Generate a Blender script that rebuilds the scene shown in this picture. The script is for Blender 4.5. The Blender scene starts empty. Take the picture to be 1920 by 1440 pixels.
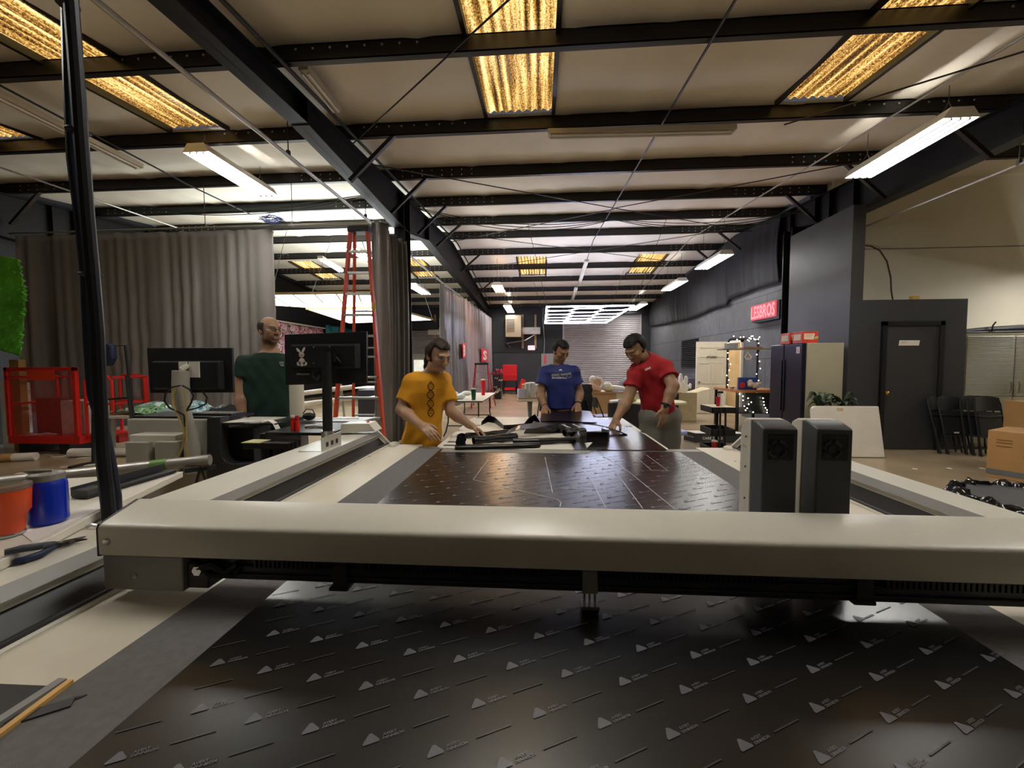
import bpy, math, random
import numpy as np
from mathutils import Vector, Matrix
from mathutils.bvhtree import BVHTree
PI = math.pi
random.seed(7)
C = bpy.context.scene.collection
SC = bpy.context.scene
# ------------------------------------------------------------ camera, world, exposure
FPX, YAW, PITCH, ROLL, ZC = 762., .0704, -.0503, -.0032, 1.456
fw = Vector((-math.sin(YAW)*math.cos(PITCH), math.cos(YAW)*math.cos(PITCH), math.sin(PITCH)))
r0 = Vector((math.cos(YAW), math.sin(YAW), 0)); u0 = r0.cross(fw)
rt = r0*math.cos(ROLL)+u0*math.sin(ROLL); up = -r0*math.sin(ROLL)+u0*math.cos(ROLL)
cam = bpy.data.cameras.new('camera'); cam.sensor_fit = 'HORIZONTAL'; cam.sensor_width = 36.; cam.lens = FPX/1920*36.
cam.clip_start = .02
co = bpy.data.objects.new('camera', cam); C.objects.link(co); SC.camera = co
co.matrix_world = Matrix(((rt.x, up.x, -fw.x, 0), (rt.y, up.y, -fw.y, 0), (rt.z, up.z, -fw.z, ZC), (0, 0, 0, 1)))
wd = bpy.data.worlds.new('world'); SC.world = wd; wd.use_nodes = True
wd.node_tree.nodes['Background'].inputs[0].default_value = (.55, .6, .7, 1)
wd.node_tree.nodes['Background'].inputs[1].default_value = .05
SC.view_settings.view_transform = 'Standard'; SC.view_settings.look = 'None'
SC.view_settings.gamma = 1; SC.view_settings.use_curve_mapping = False
SC.view_settings.exposure = 1.35
LAMP = 24.      # radiance of the fluorescent tubes
SKYL = .52      # radiance of the yellowed skylights

# ------------------------------------------------------------ pixel of the photograph -> point in the room
def ray(x, y): return fw+rt*((x-960)/FPX)+up*((720-y)/FPX)
def gz(x, y, Z): d = ray(x, y); t = (Z-ZC)/d.z; return Vector((d.x*t, d.y*t, Z))
def gy(x, y, Y): d = ray(x, y); t = Y/d.y; return Vector((d.x*t, Y, ZC+d.z*t))
def gx(x, y, X): d = ray(x, y); t = X/d.x; return Vector((X, d.y*t, ZC+d.z*t))
V = Vector

# ------------------------------------------------------------ materials
def hexc(h, a=1.):
    h = h.lstrip('#'); c = [int(h[i:i+2], 16)/255 for i in (0, 2, 4)]
    return tuple((x/12.92 if x <= .04045 else ((x+.055)/1.055)**2.4) for x in c)+(a,)
def mat(name, color, rough=.5, metal=0., var=.12, scale=6., bump=0., bscale=40., emit=None, estr=0., coat=0., alpha=None, trans=0., spec=None, obj=True):
    m = bpy.data.materials.new(name); m.use_nodes = True
    nt = m.node_tree; b = nt.nodes['Principled BSDF']
    c = hexc(color) if isinstance(color, str) else tuple(color)+(1,)*(4-len(color))
    tc = nt.nodes.new('ShaderNodeTexCoord')
    if var > 0:
        n = nt.nodes.new('ShaderNodeTexNoise'); n.inputs['Scale'].default_value = scale; n.inputs['Detail'].default_value = 5
        nt.links.new(tc.outputs['Object'], n.inputs['Vector'])
        r = nt.nodes.new('ShaderNodeValToRGB')
        r.color_ramp.elements[0].position = .3; r.color_ramp.elements[1].position = .7
        r.color_ramp.elements[0].color = tuple(x*(1-var) for x in c[:3])+(1,)
        r.color_ramp.elements[1].color = tuple(min(1, x*(1+var)) for x in c[:3])+(1,)
        nt.links.new(n.outputs['Fac'], r.inputs['Fac']); nt.links.new(r.outputs['Color'], b.inputs['Base Color'])
    else:
        b.inputs['Base Color'].default_value = c
    b.inputs['Roughness'].default_value = rough; b.inputs['Metallic'].default_value = metal
    if spec is not None: b.inputs['Specular IOR Level'].default_value = spec
    if coat: b.inputs['Coat Weight'].default_value = coat; b.inputs['Coat Roughness'].default_value = .1
    if trans: b.inputs['Transmission Weight'].default_value = trans
    if alpha is not None: b.inputs['Alpha'].default_value = alpha
    if emit:
        b.inputs['Emission Color'].default_value = hexc(emit) if isinstance(emit, str) else tuple(emit)+(1,)
        b.inputs['Emission Strength'].default_value = estr
    if bump:
        n2 = nt.nodes.new('ShaderNodeTexNoise'); n2.inputs['Scale'].default_value = bscale; n2.inputs['Detail'].default_value = 4
        nt.links.new(tc.outputs['Object'], n2.inputs['Vector'])
        bp = nt.nodes.new('ShaderNodeBump'); bp.inputs['Strength'].default_value = bump; bp.inputs['Distance'].default_value = .01
        nt.links.new(n2.outputs['Fac'], bp.inputs['Height']); nt.links.new(bp.outputs['Normal'], b.inputs['Normal'])
    return m
def bsdf(m): return m.node_tree.nodes['Principled BSDF']

# ------------------------------------------------------------ mesh builder
class MB:
    def __init__(s): s.v = []; s.f = []; s.m = []; s.k = 0
    def add(s, vs, fs):
        o = len(s.v); s.v += [tuple(p) for p in vs]
        for f in fs: s.f.append([i+o for i in f]); s.m.append(s.k)
        return s
    def box(s, lo, hi):
        x0, y0, z0 = lo; x1, y1, z1 = hi
        return s.add([(x0,y0,z0),(x1,y0,z0),(x1,y1,z0),(x0,y1,z0),(x0,y0,z1),(x1,y0,z1),(x1,y1,z1),(x0,y1,z1)],
                     [(0,3,2,1),(4,5,6,7),(0,1,5,4),(1,2,6,5),(2,3,7,6),(3,0,4,7)])
    def cbox(s, c, size, rz=0, R=None):
        c = V(c); hx, hy, hz = [a/2 for a in size]
        R = R if R is not None else Matrix.Rotation(rz, 3, 'Z')
        p = [c+R@V((sx*hx, sy*hy, sz*hz)) for sz in (-1,1) for sx, sy in ((-1,-1),(1,-1),(1,1),(-1,1))]
        return s.add(p, [(0,3,2,1),(4,5,6,7),(0,1,5,4),(1,2,6,5),(2,3,7,6),(3,0,4,7)])
    def bar(s, p, q, w, h, upv=(0,0,1)):
        p = V(p); q = V(q); d = (q-p).normalized(); u = V(upv)
        a = d.cross(u)
        if a.length < 1e-4: a = d.cross(V((1,0,0)))
        a.normalize(); b = a.cross(d)
        vs = []
        for e in (p, q):
            for sa, sb in ((-1,-1),(1,-1),(1,1),(-1,1)): vs.append(e+a*(sa*w/2)+b*(sb*h/2))
        return s.add(vs, [(0,1,2,3),(7,6,5,4),(0,4,5,1),(1,5,6,2),(2,6,7,3),(3,7,4,0)])
    def tube(s, pts, r, n=8, cap=True, closed=False):
        pts = [V(p) for p in pts]; N = len(pts); rs = r if isinstance(r, (list, tuple)) else [r]*N
        rings = []; prev = None
        for i, p in enumerate(pts):
            if closed: d = (pts[(i+1) % N]-pts[i-1])
            else: d = (pts[min(i+1, N-1)]-pts[max(i-1, 0)])
            d = d.normalized() if d.length > 1e-9 else V((0,0,1))
            if prev is None:
                a = d.cross(V((0,0,1)))
                if a.length < 1e-3: a = d.cross(V((1,0,0)))
            else:
                a = prev-d*prev.dot(d)
                if a.length < 1e-6: a = d.cross(V((1,0,0)))
            a.normalize(); b = d.cross(a); prev = a
            rings.append([p+(a*math.cos(t*2*PI/n)+b*math.sin(t*2*PI/n))*rs[i] for t in range(n)])
        vs = [q for g in rings for q in g]; fs = []
        for i in range(N if closed else N-1):
            j = (i+1) % N
            for t in range(n): fs.append((i*n+t, i*n+(t+1) % n, j*n+(t+1) % n, j*n+t))
        if cap and not closed: fs.append(tuple(range(n))[::-1]); fs.append(tuple((N-1)*n+t for t in range(n)))
        return s.add(vs, fs)
    def lathe(s, c, prof, n=24, M=None):
        c = V(c); M = M if M is not None else Matrix.Identity(3); vs = []; fs = []
        for r, z in prof:
            for t in range(n): a = 2*PI*t/n; vs.append(c+M@V((r*math.cos(a), r*math.sin(a), z)))
        for i in range(len(prof)-1):
            for t in range(n): fs.append((i*n+t, i*n+(t+1) % n, (i+1)*n+(t+1) % n, (i+1)*n+t))
        if prof[0][0] > 1e-4: fs.append(tuple(range(n))[::-1])
        if prof[-1][0] > 1e-4: k = (len(prof)-1)*n; fs.append(tuple(k+t for t in range(n)))
        return s.add(vs, fs)
    def prism(s, poly, fn0, fn1):
        """closed polygon poly of 2-D points; fn0/fn1 map a 2-D point to the two end faces"""
        n = len(poly); vs = [fn0(*p) for p in poly]+[fn1(*p) for p in poly]
        fs = [tuple(range(n))[::-1], tuple(range(n, 2*n))]
        for i in range(n): j = (i+1) % n; fs.append((i, j, n+j, n+i))
        return s.add(vs, fs)
    def grid(s, fn, nu, nv, closed_u=False):
        vs = [fn(i/nu, j/nv) for j in range(nv+1) for i in range(nu+1)]; w = nu+1
        return s.add(vs, [(j*w+i, j*w+i+1, (j+1)*w+i+1, (j+1)*w+i) for j in range(nv) for i in range(nu)])
    def sheet(s, fn, nu, nv, t):
        """a sheet with thickness t (down its own normal by finite differences)"""
        P = [[V(fn(i/nu, j/nv)) for i in range(nu+1)] for j in range(nv+1)]
        top = []; bot = []
        for j in range(nv+1):
            for i in range(nu+1):
                du = P[j][min(i+1, nu)]-P[j][max(i-1, 0)]; dv = P[min(j+1, nv)][i]-P[max(j-1, 0)][i]
                n = du.cross(dv); n = n.normalized() if n.length > 1e-12 else V((0,0,1))
                top.append(P[j][i]+n*t/2); bot.append(P[j][i]-n*t/2)
        w = nu+1; K = len(top); fs = []
        for j in range(nv):
            for i in range(nu):
                a = j*w+i; fs.append((a, a+1, a+w+1, a+w)); fs.append((K+a+w, K+a+w+1, K+a+1, K+a))
        for i in range(nu): fs.append((i+1, i, K+i, K+i+1)); a = nv*w+i; fs.append((a, a+1, K+a+1, K+a))
        for j in range(nv): a = j*w; fs.append((a, a+w, K+a+w, K+a)); b = a+nu; fs.append((b+w, b, K+b, K+b+w))
        return s.add(top+bot, fs)
    def sph(s, c, r, nu=16, nv=10, R=None):
        c = V(c); r = r if isinstance(r, (tuple, list)) else (r, r, r); R = R if R is not None else Matrix.Identity(3)
        vs = [c+R@V((0,0,r[2]))]
        for j in range(1, nv):
            th = PI*j/nv
            for i in range(nu): ph = 2*PI*i/nu; vs.append(c+R@V((r[0]*math.sin(th)*math.cos(ph), r[1]*math.sin(th)*math.sin(ph), r[2]*math.cos(th))))
        vs.append(c+R@V((0,0,-r[2]))); L = len(vs)-1; fs = []
        for i in range(nu): fs.append((0, 1+i, 1+(i+1) % nu)); b = 1+(nv-2)*nu; fs.append((L, b+(i+1) % nu, b+i))
        for j in range(nv-2):
            for i in range(nu): a = 1+j*nu; fs.append((a+i, a+nu+i, a+nu+(i+1) % nu, a+(i+1) % nu))
        return s.add(vs, fs)
    def build(s, name, mats, parent=None, ang=35, bev=0., seg=2):
        return mesh_obj(name, s.v, s.f, mats, s.m, parent, ang, bev, seg)
WL = {}
def wl(o): return WL.get(o.name, V((0,0,0)))
def mesh_obj(name, v, f, mats, mi=None, parent=None, ang=35, bev=0., seg=2):
    off = wl(parent) if parent else V((0,0,0))
    me = bpy.data.meshes.new(name)
    me.from_pydata([(p[0]-off.x, p[1]-off.y, p[2]-off.z) for p in v], [], f)
    for m in (mats if isinstance(mats, (list, tuple)) else [mats]): me.materials.append(m)
    if mi is not None and len(set(mi)) > 1: me.polygons.foreach_set('material_index', mi)
    me.validate()
    if ang: me.shade_smooth(); me.set_sharp_from_angle(angle=math.radians(ang))
    o = bpy.data.objects.new(name, me); C.objects.link(o)
    if parent: o.parent = parent; WL[o.name] = off.copy()
    else: WL[o.name] = V((0,0,0))
    if bev:
        b = o.modifiers.new('bevel', 'BEVEL'); b.width = bev; b.segments = seg; b.limit_method = 'ANGLE'; b.angle_limit = math.radians(30)
        b.harden_normals = False
    return o
def tag(o, label=None, cat=None, group=None, kind=None):
    if label: o['label'] = label
    if cat: o['category'] = cat
    if group: o['group'] = group
    if kind: o['kind'] = kind
    return o
def thing(name, label, cat, loc=(0,0,0), group=None):
    o = bpy.data.objects.new(name, None); C.objects.link(o); o.location = loc; o.empty_display_size = .05
    WL[o.name] = V(loc); return tag(o, label, cat, group)
def struct(o, label=None, cat=None): return tag(o, label, cat, kind='structure')
def dup(root, loc=None, rz=None, label=None, group=None, scale=None):
    r = root.copy(); C.objects.link(r)
    if loc is not None: r.location = loc
    if rz is not None: r.rotation_euler = (0, 0, rz)
    if scale is not None: r.scale = (scale,)*3 if not isinstance(scale, (tuple, list)) else scale
    if label: r['label'] = label
    if group: r['group'] = group
    WL[r.name] = V(r.location)
    for ch in list(root.children):
        c = ch.copy(); C.objects.link(c); c.parent = r
        for g in list(ch.children):
            d = g.copy(); C.objects.link(d); d.parent = c
    return r
TXT = {}
def text_geo(s, size=1., align='CENTER', res=2, shear=0., bold=0., spacing=1.):
    """flat outlines of a string: (points 2-D, faces), centred on its own box"""
    key = (s, size, align, res, shear, bold, spacing)
    if key in TXT: return TXT[key]
    cu = bpy.data.curves.new('lettering', 'FONT'); cu.body = s; cu.size = size; cu.resolution_u = res; cu.shear = shear; cu.offset = bold; cu.space_character = spacing
    ob = bpy.data.objects.new('lettering', cu); C.objects.link(ob)
    dg = bpy.context.evaluated_depsgraph_get(); dg.update()
    me = bpy.data.meshes.new_from_object(ob.evaluated_get(dg))
    v = [(p.co.x, p.co.y) for p in me.vertices]; f = [tuple(p.vertices) for p in me.polygons]
    bpy.data.objects.remove(ob); bpy.data.curves.remove(cu); bpy.data.meshes.remove(me)
    if v:
        xs = [p[0] for p in v]; ys = [p[1] for p in v]
        cx, cy = (min(xs)+max(xs))/2, (min(ys)+max(ys))/2
        v = [(a-cx, b-cy) for a, b in v]
    TXT[key] = (v, f, (max(xs)-min(xs), max(ys)-min(ys)) if v else (0, 0)); return TXT[key]
def put_text(mb, s, c, ux, uy, width=None, height=None, **k):
    v, f, (w, h) = text_geo(s, **k); c = V(c); ux = V(ux).normalized(); uy = V(uy).normalized()
    sx = (width/w) if width else None; sy = (height/h) if height else None
    sx = sx or sy; sy = sy or sx
    return mb.add([c+ux*(a*sx)+uy*(b*sy) for a, b in v], f)
def shadow_free(o): return o
# ============================================================ the room
PUR_Y = [3.917+1.524*i for i in range(-4, 12)]
def roof_b(Y): return ZC+3.5433-abs(Y-11.966)/12        # underside of the purlins
XL, XR, YF, YB = -9.9, 11.2, -3.2, 20.9
M_floor = mat('polished_concrete', '#a18e72', .26, var=.22, scale=1.1, bump=.08, bscale=9)
M_ceil = mat('cream_insulation', '#e6ddca', .75, var=.05, scale=1.5, bump=.25, bscale=7)
M_steel = mat('dark_primer_steel', '#1c1716', .42, var=.25, scale=4)
M_steel2 = mat('black_painted_steel', '#17171a', .45, var=.2, scale=4)
M_bolt = mat('zinc_bolt', '#d8d4cc', .35, .6, var=0)
M_beam = mat('black_beam_paint', '#100e0e', .5, var=.2, scale=4, spec=.35)
M_black = mat('black_wall_paint', '#1c1d22', .55, var=.15, scale=2.5)
M_dark = mat('charcoal_wall_paint', '#37383b', .6, var=.1, scale=2)
M_white_wall = mat('off_white_wall', '#e3dcc8', .65, var=.04, scale=1.5)
M_closet = mat('closet_grey_paint', '#3b3b3d', .55, var=.06, scale=3)

# floor
b = MB(); b.box((XL-.2, YF, -.1), (XR, YB+.2, 0)); struct(b.build('floor', M_floor, ang=0), 'polished tan concrete floor', 'floor')
# skylight openings (x0, x1, y0, y1)
SKY = [(-5.02, -4.2, 2.55, 5.36), (-.7, .16, 2.5, 5.36), (2.88, 3.68, 2.5, 5.36), (-7.85, -7.0, 2.55, 5.4),
       (-8.75, -7.9, 13.75, 15.95), (-.8, .2, 13.75, 15.95), (3.23, 4.18, 13.75, 15.95), (-4.85, -4.0, 13.75, 15.95)]
def ceil_z(x, y):
    z = roof_b(y)+.205
    t = ((y-PUR_Y[0])/1.524) % 1.0
    z -= .035*math.sin(PI*t)**2*(1+.5*math.sin(1.7*x+y))
    s = ((x+.45) % 1.45)/1.45
    z -= .02*math.exp(-((s-.5)/.05)**2)+.012*math.exp(-((s-.1)/.03)**2)
    return z
xs = sorted(set([round(XL+.165*i, 4) for i in range(int((XR-XL)/.165)+1)]+[XR]+[s[k] for s in SKY for k in (0, 1)]))
ys = sorted(set([round(YF+.2*i, 4) for i in range(int((YB-YF)/.2)+1)]+[YB+.1, 11.966]+[s[k] for s in SKY for k in (2, 3)]))
b = MB(); W = len(xs); b.v = [(x, y, ceil_z(x, y)) for y in ys for x in xs]
for j in range(len(ys)-1):
    for i in range(W-1):
        cx, cy = (xs[i]+xs[i+1])/2, (ys[j]+ys[j+1])/2
        if any(s[0] < cx < s[1] and s[2] < cy < s[3] for s in SKY): continue
        a = j*W+i; b.f.append([a+W, a+W+1, a+1, a]); b.m.append(0)
struct(b.build('ceiling', M_ceil, ang=60), 'cream insulated metal roof seen from below', 'ceiling')

# yellowed fibreglass skylights
m = bpy.data.materials.new('yellowed_fibreglass'); m.use_nodes = True; nt = m.node_tree; bs = bsdf(m)
tc = nt.nodes.new('ShaderNodeTexCoord'); mp = nt.nodes.new('ShaderNodeMapping'); mp.inputs['Scale'].default_value = (1.6, .8, 1)
nt.links.new(tc.outputs['Object'], mp.inputs['Vector'])
n1 = nt.nodes.new('ShaderNodeTexNoise'); n1.inputs['Scale'].default_value = 60; n1.inputs['Detail'].default_value = 3; n1.inputs['Roughness'].default_value = .7
nt.links.new(mp.outputs[0], n1.inputs['Vector'])
mp2 = nt.nodes.new('ShaderNodeMapping'); mp2.inputs['Scale'].default_value = (9, .35, 1); nt.links.new(tc.outputs['Object'], mp2.inputs['Vector'])
n2 = nt.nodes.new('ShaderNodeTexNoise'); n2.inputs['Scale'].default_value = 2.2; n2.inputs['Detail'].default_value = 2; nt.links.new(mp2.outputs[0], n2.inputs['Vector'])
mx = nt.nodes.new('ShaderNodeMath'); mx.operation = 'MULTIPLY_ADD'; mx.inputs[1].default_value = .55
nt.links.new(n1.outputs['Fac'], mx.inputs[0])
m3 = nt.nodes.new('ShaderNodeMath'); m3.operation = 'MULTIPLY'; m3.inputs[1].default_value = .5; nt.links.new(n2.outputs['Fac'], m3.inputs[0]); nt.links.new(m3.outputs[0], mx.inputs[2])
rp = nt.nodes.new('ShaderNodeValToRGB'); e = rp.color_ramp.elements
e[0].position = .40; e[0].color = hexc('#2e1c08'); e[1].position = .68; e[1].color = hexc('#ffeebb')
k = rp.color_ramp.elements.new(.49); k.color = hexc('#94682c'); k = rp.color_ramp.elements.new(.57); k.color = hexc('#ecc272')
sx_ = nt.nodes.new('ShaderNodeSeparateXYZ'); nt.links.new(tc.outputs['Object'], sx_.inputs[0])
wv = nt.nodes.new('ShaderNodeMath'); wv.operation = 'MULTIPLY'; wv.inputs[1].default_value = 2*PI/.105; nt.links.new(sx_.outputs['X'], wv.inputs[0])
sn = nt.nodes.new('ShaderNodeMath'); sn.operation = 'SINE'; nt.links.new(wv.outputs[0], sn.inputs[0])
ad = nt.nodes.new('ShaderNodeMath'); ad.operation = 'MULTIPLY_ADD'; ad.inputs[1].default_value = .055; nt.links.new(sn.outputs[0], ad.inputs[0]); nt.links.new(mx.outputs[0], ad.inputs[2])
nt.links.new(ad.outputs[0], rp.inputs['Fac'])
nt.links.new(rp.outputs['Color'], bs.inputs['Emission Color']); bs.inputs['Emission Strength'].default_value = SKYL
nt.links.new(rp.outputs['Color'], bs.inputs['Base Color']); bs.inputs['Roughness'].default_value = .4
M_sky = m
SKN = ['left of the main roof beam', 'in the middle above the cutting table', 'right of centre above the cutting table', 'at the far left edge',
       'deep in the hall on the left side', 'deep in the hall in the middle', 'deep in the hall on the right', 'deep in the hall behind the tall ladder']
for i, (x0, x1, y0, y1) in enumerate(SKY):
    b = MB(); n = max(10, int((x1-x0)/.0155)); zz = lambda x, y: roof_b(y)+.235+.016*math.cos((x-x0)/(.105)*2*PI)
    ny = 14
    b.grid(lambda u, v: (x0+(x1-x0)*u, y1-(y1-y0)*v, zz(x0+(x1-x0)*u, y1-(y1-y0)*v)), n, ny)
    w = b.build('window_%d' % (i+1), M_sky, ang=60); struct(w, 'yellowed corrugated skylight panel '+SKN[i], 'skylight')
    b = MB()
    for x in (x0, x1): b.bar((x, y0, roof_b(y0)+.2), (x, y1, roof_b(y1)+.2), .045, .09)
    b.build('window_frame', M_steel, w)

# purlins: Z sections, bolted laps next to the beams
RX = [-9.8, -2.65, 5.5]
for i, y in enumerate(PUR_Y):
    zb = roof_b(y); b = MB(); x0, x1 = XL, XR
    b.box((x0, y-.006, zb+.01), (x1, y+.006, zb+.2)); b.box((x0, y-.062, zb), (x1, y+.006, zb+.012)); b.box((x0, y-.006, zb+.188), (x1, y+.062, zb+.2))
    b.box((x0, y-.062, zb), (x1, y-.056, zb+.03))
    b.k = 1
    if y > 1.5:
        for rx in RX:
            for sgn in (-1, 1):
                for q in range(9 if i % 2 else 8):
                    for hz in ((.15,) if i < 6 else (.07, .15)):
                        x = rx+sgn*(.3+.17*q)
                        if XL < x < XR: b.cbox((x, y-.008, zb+hz), (.018, .01, .018))
    o = b.build('roof_purlin', [M_steel, M_bolt], ang=0)
    struct(o, 'dark steel roof purlin, number %d from the near end, spanning the hall' % (i+1), 'roof beam')

# rafters (tapered I beams) and columns
def rafter(X, prof, name, label, m=M_beam, tw=.2):
    """prof: list of (y, bottom z); the top follows the purlins"""
    b = MB()
    for (ya, za), (yb, zb) in zip(prof[:-1], prof[1:]):
        n = max(1, int((yb-ya)/1.2))
        for k in range(n):
            p = ya+(yb-ya)*k/n; q = ya+(yb-ya)*(k+1)/n; zp = za+(zb-za)*k/n; zq = za+(zb-za)*(k+1)/n
            tp, tq = roof_b(p)-.002, roof_b(q)-.002
            b.add([(X-.006,p,zp),(X+.006,p,zp),(X+.006,p,tp),(X-.006,p,tp),(X-.006,q,zq),(X+.006,q,zq),(X+.006,q,tq),(X-.006,q,tq)],
                  [(0,1,2,3),(7,6,5,4),(0,4,5,1),(1,5,6,2),(2,6,7,3),(3,7,4,0)])
            for z0, z1 in ((zp, zq), (tp-.012, tq-.012)):
                b.add([(X-tw/2,p,z0),(X+tw/2,p,z0),(X+tw/2,p,z0+.012),(X-tw/2,p,z0+.012),(X-tw/2,q,z1),(X+tw/2,q,z1),(X+tw/2,q,z1+.012),(X-tw/2,q,z1+.012)],
                      [(0,1,2,3),(7,6,5,4),(0,4,5,1),(1,5,6,2),(2,6,7,3),(3,7,4,0)])
    for y, z in prof[1:-1]: b.box((X-tw/2+.005, y-.006, z), (X+tw/2-.005, y+.006, roof_b(y)-.01))
    o = b.build(name, m, ang=30); struct(o, label, 'roof beam'); return o
rafter(-2.65, [(YF, 3.66), (4.45, 4.40-.30), (4.46, 4.09), (7.6, 4.0), (7.95, 4.0), (9.35, 4.28), (YB, 3.86)], 'roof_rafter', 'main dark steel beam running away over the cutting table')
rafter(5.5, [(YF, 3.5), (5.1, 4.0), (7.6, 4.02), (8.2, 4.05), (8.6, 4.2), (9.4, 4.3), (YB, 3.86)], 'roof_rafter', 'dark steel beam along the right wall')
rafter(-9.8, [(YF, 3.4), (4.5, 3.9), (7.6, 3.75), (8.0, 3.75), (9.6, 4.2), (YB, 3.86)], 'roof_rafter', 'dark steel beam along the left wall')
def column(X, y, zt, label, m=M_steel2, w=.2, d=.34):
    b = MB(); b.box((X-.006, y-d/2, 0), (X+.006, y+d/2, zt))
    for yy in (y-d/2, y+d/2-.012): b.box((X-w/2, yy, 0), (X+w/2, yy+.012, zt))
    b.box((X-w/2-.05, y-d/2-.05, 0), (X+w/2+.05, y+d/2+.05, .02))
    return struct(b.build('steel_column', m, ang=0), label, 'column')
column(-2.65, 7.78, 4.0, 'black steel column behind the bundled grey curtain')
column(5.31, 9.06, 4.25, 'black steel column on the right wall beside the red lit sign', w=.28, d=.3)
column(-9.75, 7.8, 3.75, 'black steel column at the left end of the grey curtain')
# knee braces from the beams to the purlins
kb = [(-2.65, 6.96, 1), (-2.65, 8.49, 1), (-2.65, 10.0, 1), (-2.65, 5.44, 1), (5.5, 6.96, -1), (5.5, 8.49, -1), (5.5, 11.54, -1), (5.5, 13.06, -1), (5.5, 5.44, -1), (-9.8, 6.96, 1), (-2.65, 13.06, 1), (-2.65, 16.1, 1)]
KL = ['over the curtain bundle', 'just beyond the column', 'second beyond the column', 'nearest the camera']
for i, (x, y, s) in enumerate(kb):
    b = MB(); z0 = roof_b(y)-.55 if y < 9 else roof_b(y)-.5
    b.bar((x+s*.1, y-.03, z0), (x+s*.72, y-.03, roof_b(y)+.02), .05, .05)
    struct(b.build('knee_brace', M_steel, ang=0), 'short dark diagonal brace from roof beam to purlin, %s' % ['over the grey curtain bundle','first one beyond the curtain bundle','second one beyond the curtain bundle','nearest on the main beam','above the long lamp on the right','right wall, second from the camera','right wall, third from the camera','right wall, farthest','right wall, nearest','at the left wall','main beam, far part','main beam, farthest'][i], 'brace')
# round bracing rods under the roof
M_rod = mat('thin_steel_rod', '#3a3532', .4, .5, var=0)
rods = [((-2.55, 5.5, roof_b(5.5)-.03), (.4, 2.6, roof_b(2.6)-.05)), ((-2.5, 6.0, roof_b(6)-.1), (1.5, 8.6, roof_b(8.6)-.1)), ((1.5, 8.6, roof_b(8.6)-.1), (5.4, 6.2, roof_b(6.2)-.1)),
        ((-2.5, 11.3, roof_b(11.3)-.12), (1.5, 8.6, roof_b(8.6)-.12)), ((1.5, 8.6, roof_b(8.6)-.1), (5.4, 11, roof_b(11)-.1)),
        ((-2.5, 10.2, roof_b(10.2)-.1), (5.4, 14.2, roof_b(14.2)-.1)), ((-2.5, 14.2, roof_b(14.2)-.1), (5.4, 10.2, roof_b(10.2)-.1)), ((5.4, 3.2, roof_b(3.2)-.1), (3.0, 5.4, roof_b(5.4)-.06))]
for i, (p, q) in enumerate(rods):
    b = MB(); b.tube([p, q], .009, 6)
    struct(b.build('bracing_rod', M_rod), 'thin dark diagonal bracing rod under the roof, %s' % ['crossing the middle skylight','from main beam to roof centre','from roof centre to the right beam','from beyond the column to roof centre','from roof centre back to the right wall','far crossing, left to right','far crossing, right to left','short one at upper right'][i], 'rod')

# walls
def brick_mat(name, c, w, h, mortar, dark=.55):
    m = mat(name, c, .7, var=.15, scale=5, bump=.3, bscale=60); nt = m.node_tree; bs = bsdf(m)
    tc = nt.nodes.new('ShaderNodeTexCoord'); sp = nt.nodes.new('ShaderNodeSeparateXYZ'); cb = nt.nodes.new('ShaderNodeCombineXYZ')
    nt.links.new(tc.outputs['Object'], sp.inputs[0]); nt.links.new(sp.outputs['Y'], cb.inputs['X']); nt.links.new(sp.outputs['Z'], cb.inputs['Y'])
    br = nt.nodes.new('ShaderNodeTexBrick'); br.inputs['Scale'].default_value = 1; br.inputs['Brick Width'].default_value = w; br.inputs['Row Height'].default_value = h
    br.inputs['Mortar Size'].default_value = mortar; br.inputs['Mortar Smooth'].default_value = .2
    nt.links.new(cb.outputs[0], br.inputs['Vector'])
    src = bs.inputs['Base Color'].links[0].from_socket
    mx = nt.nodes.new('ShaderNodeMix'); mx.data_type = 'RGBA'; mx.blend_type = 'MIX'
    nt.links.new(br.outputs['Fac'], mx.inputs['Factor']); nt.links.new(src, mx.inputs['A']); mx.inputs['B'].default_value = tuple(x*dark for x in hexc(c)[:3])+(1,)
    nt.links.new(mx.outputs['Result'], bs.inputs['Base Color'])
    return m
M_block = brick_mat('painted_concrete_panels', '#55565a', 2.6, .78, .012, .35)
b = MB(); b.box((5.5, 8.9, 0), (5.75, YB, 4.9)); struct(b.build('wall_right', M_block, ang=0), 'dark grey painted block wall on the right', 'wall')
M_panel = mat('satin_charcoal_panel', '#3b3937', .5, var=.06, scale=2)
b = MB(); b.box((5.14, 7.206, 0), (5.34, 8.9, 4.05)); struct(b.build('wall_divider', M_panel, ang=0), 'plain charcoal wall panel behind the fridge', 'wall')
b = MB(); b.box((5.55, 8.3, 0), (XR, 8.5, 5.0)); b.k = 1; b.box((5.55, 8.285, 3.6), (XR, 8.3, 3.606))
struct(b.build('wall_far_right', [M_white_wall, M_dark], ang=0), 'off-white wall above the grey closet', 'wall')
b = MB(); b.box((XR, YF, 0), (XR+.2, 8.5, 4.9)); struct(b.build('wall_near_right', M_white_wall, ang=0), 'off-white side wall', 'wall')
b = MB(); b.box((XL-.2, YF, 0), (XL, YB, 5.0)); struct(b.build('wall_left', M_black, ang=0), 'black left side wall', 'wall')
b = MB(); b.box((XL, YF-.2, 0), (XR, YF, 4.9)); struct(b.build('wall_front', mat('mid_grey_wall', '#77736a', .7), ang=0), 'grey wall behind the camera', 'wall')
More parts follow.
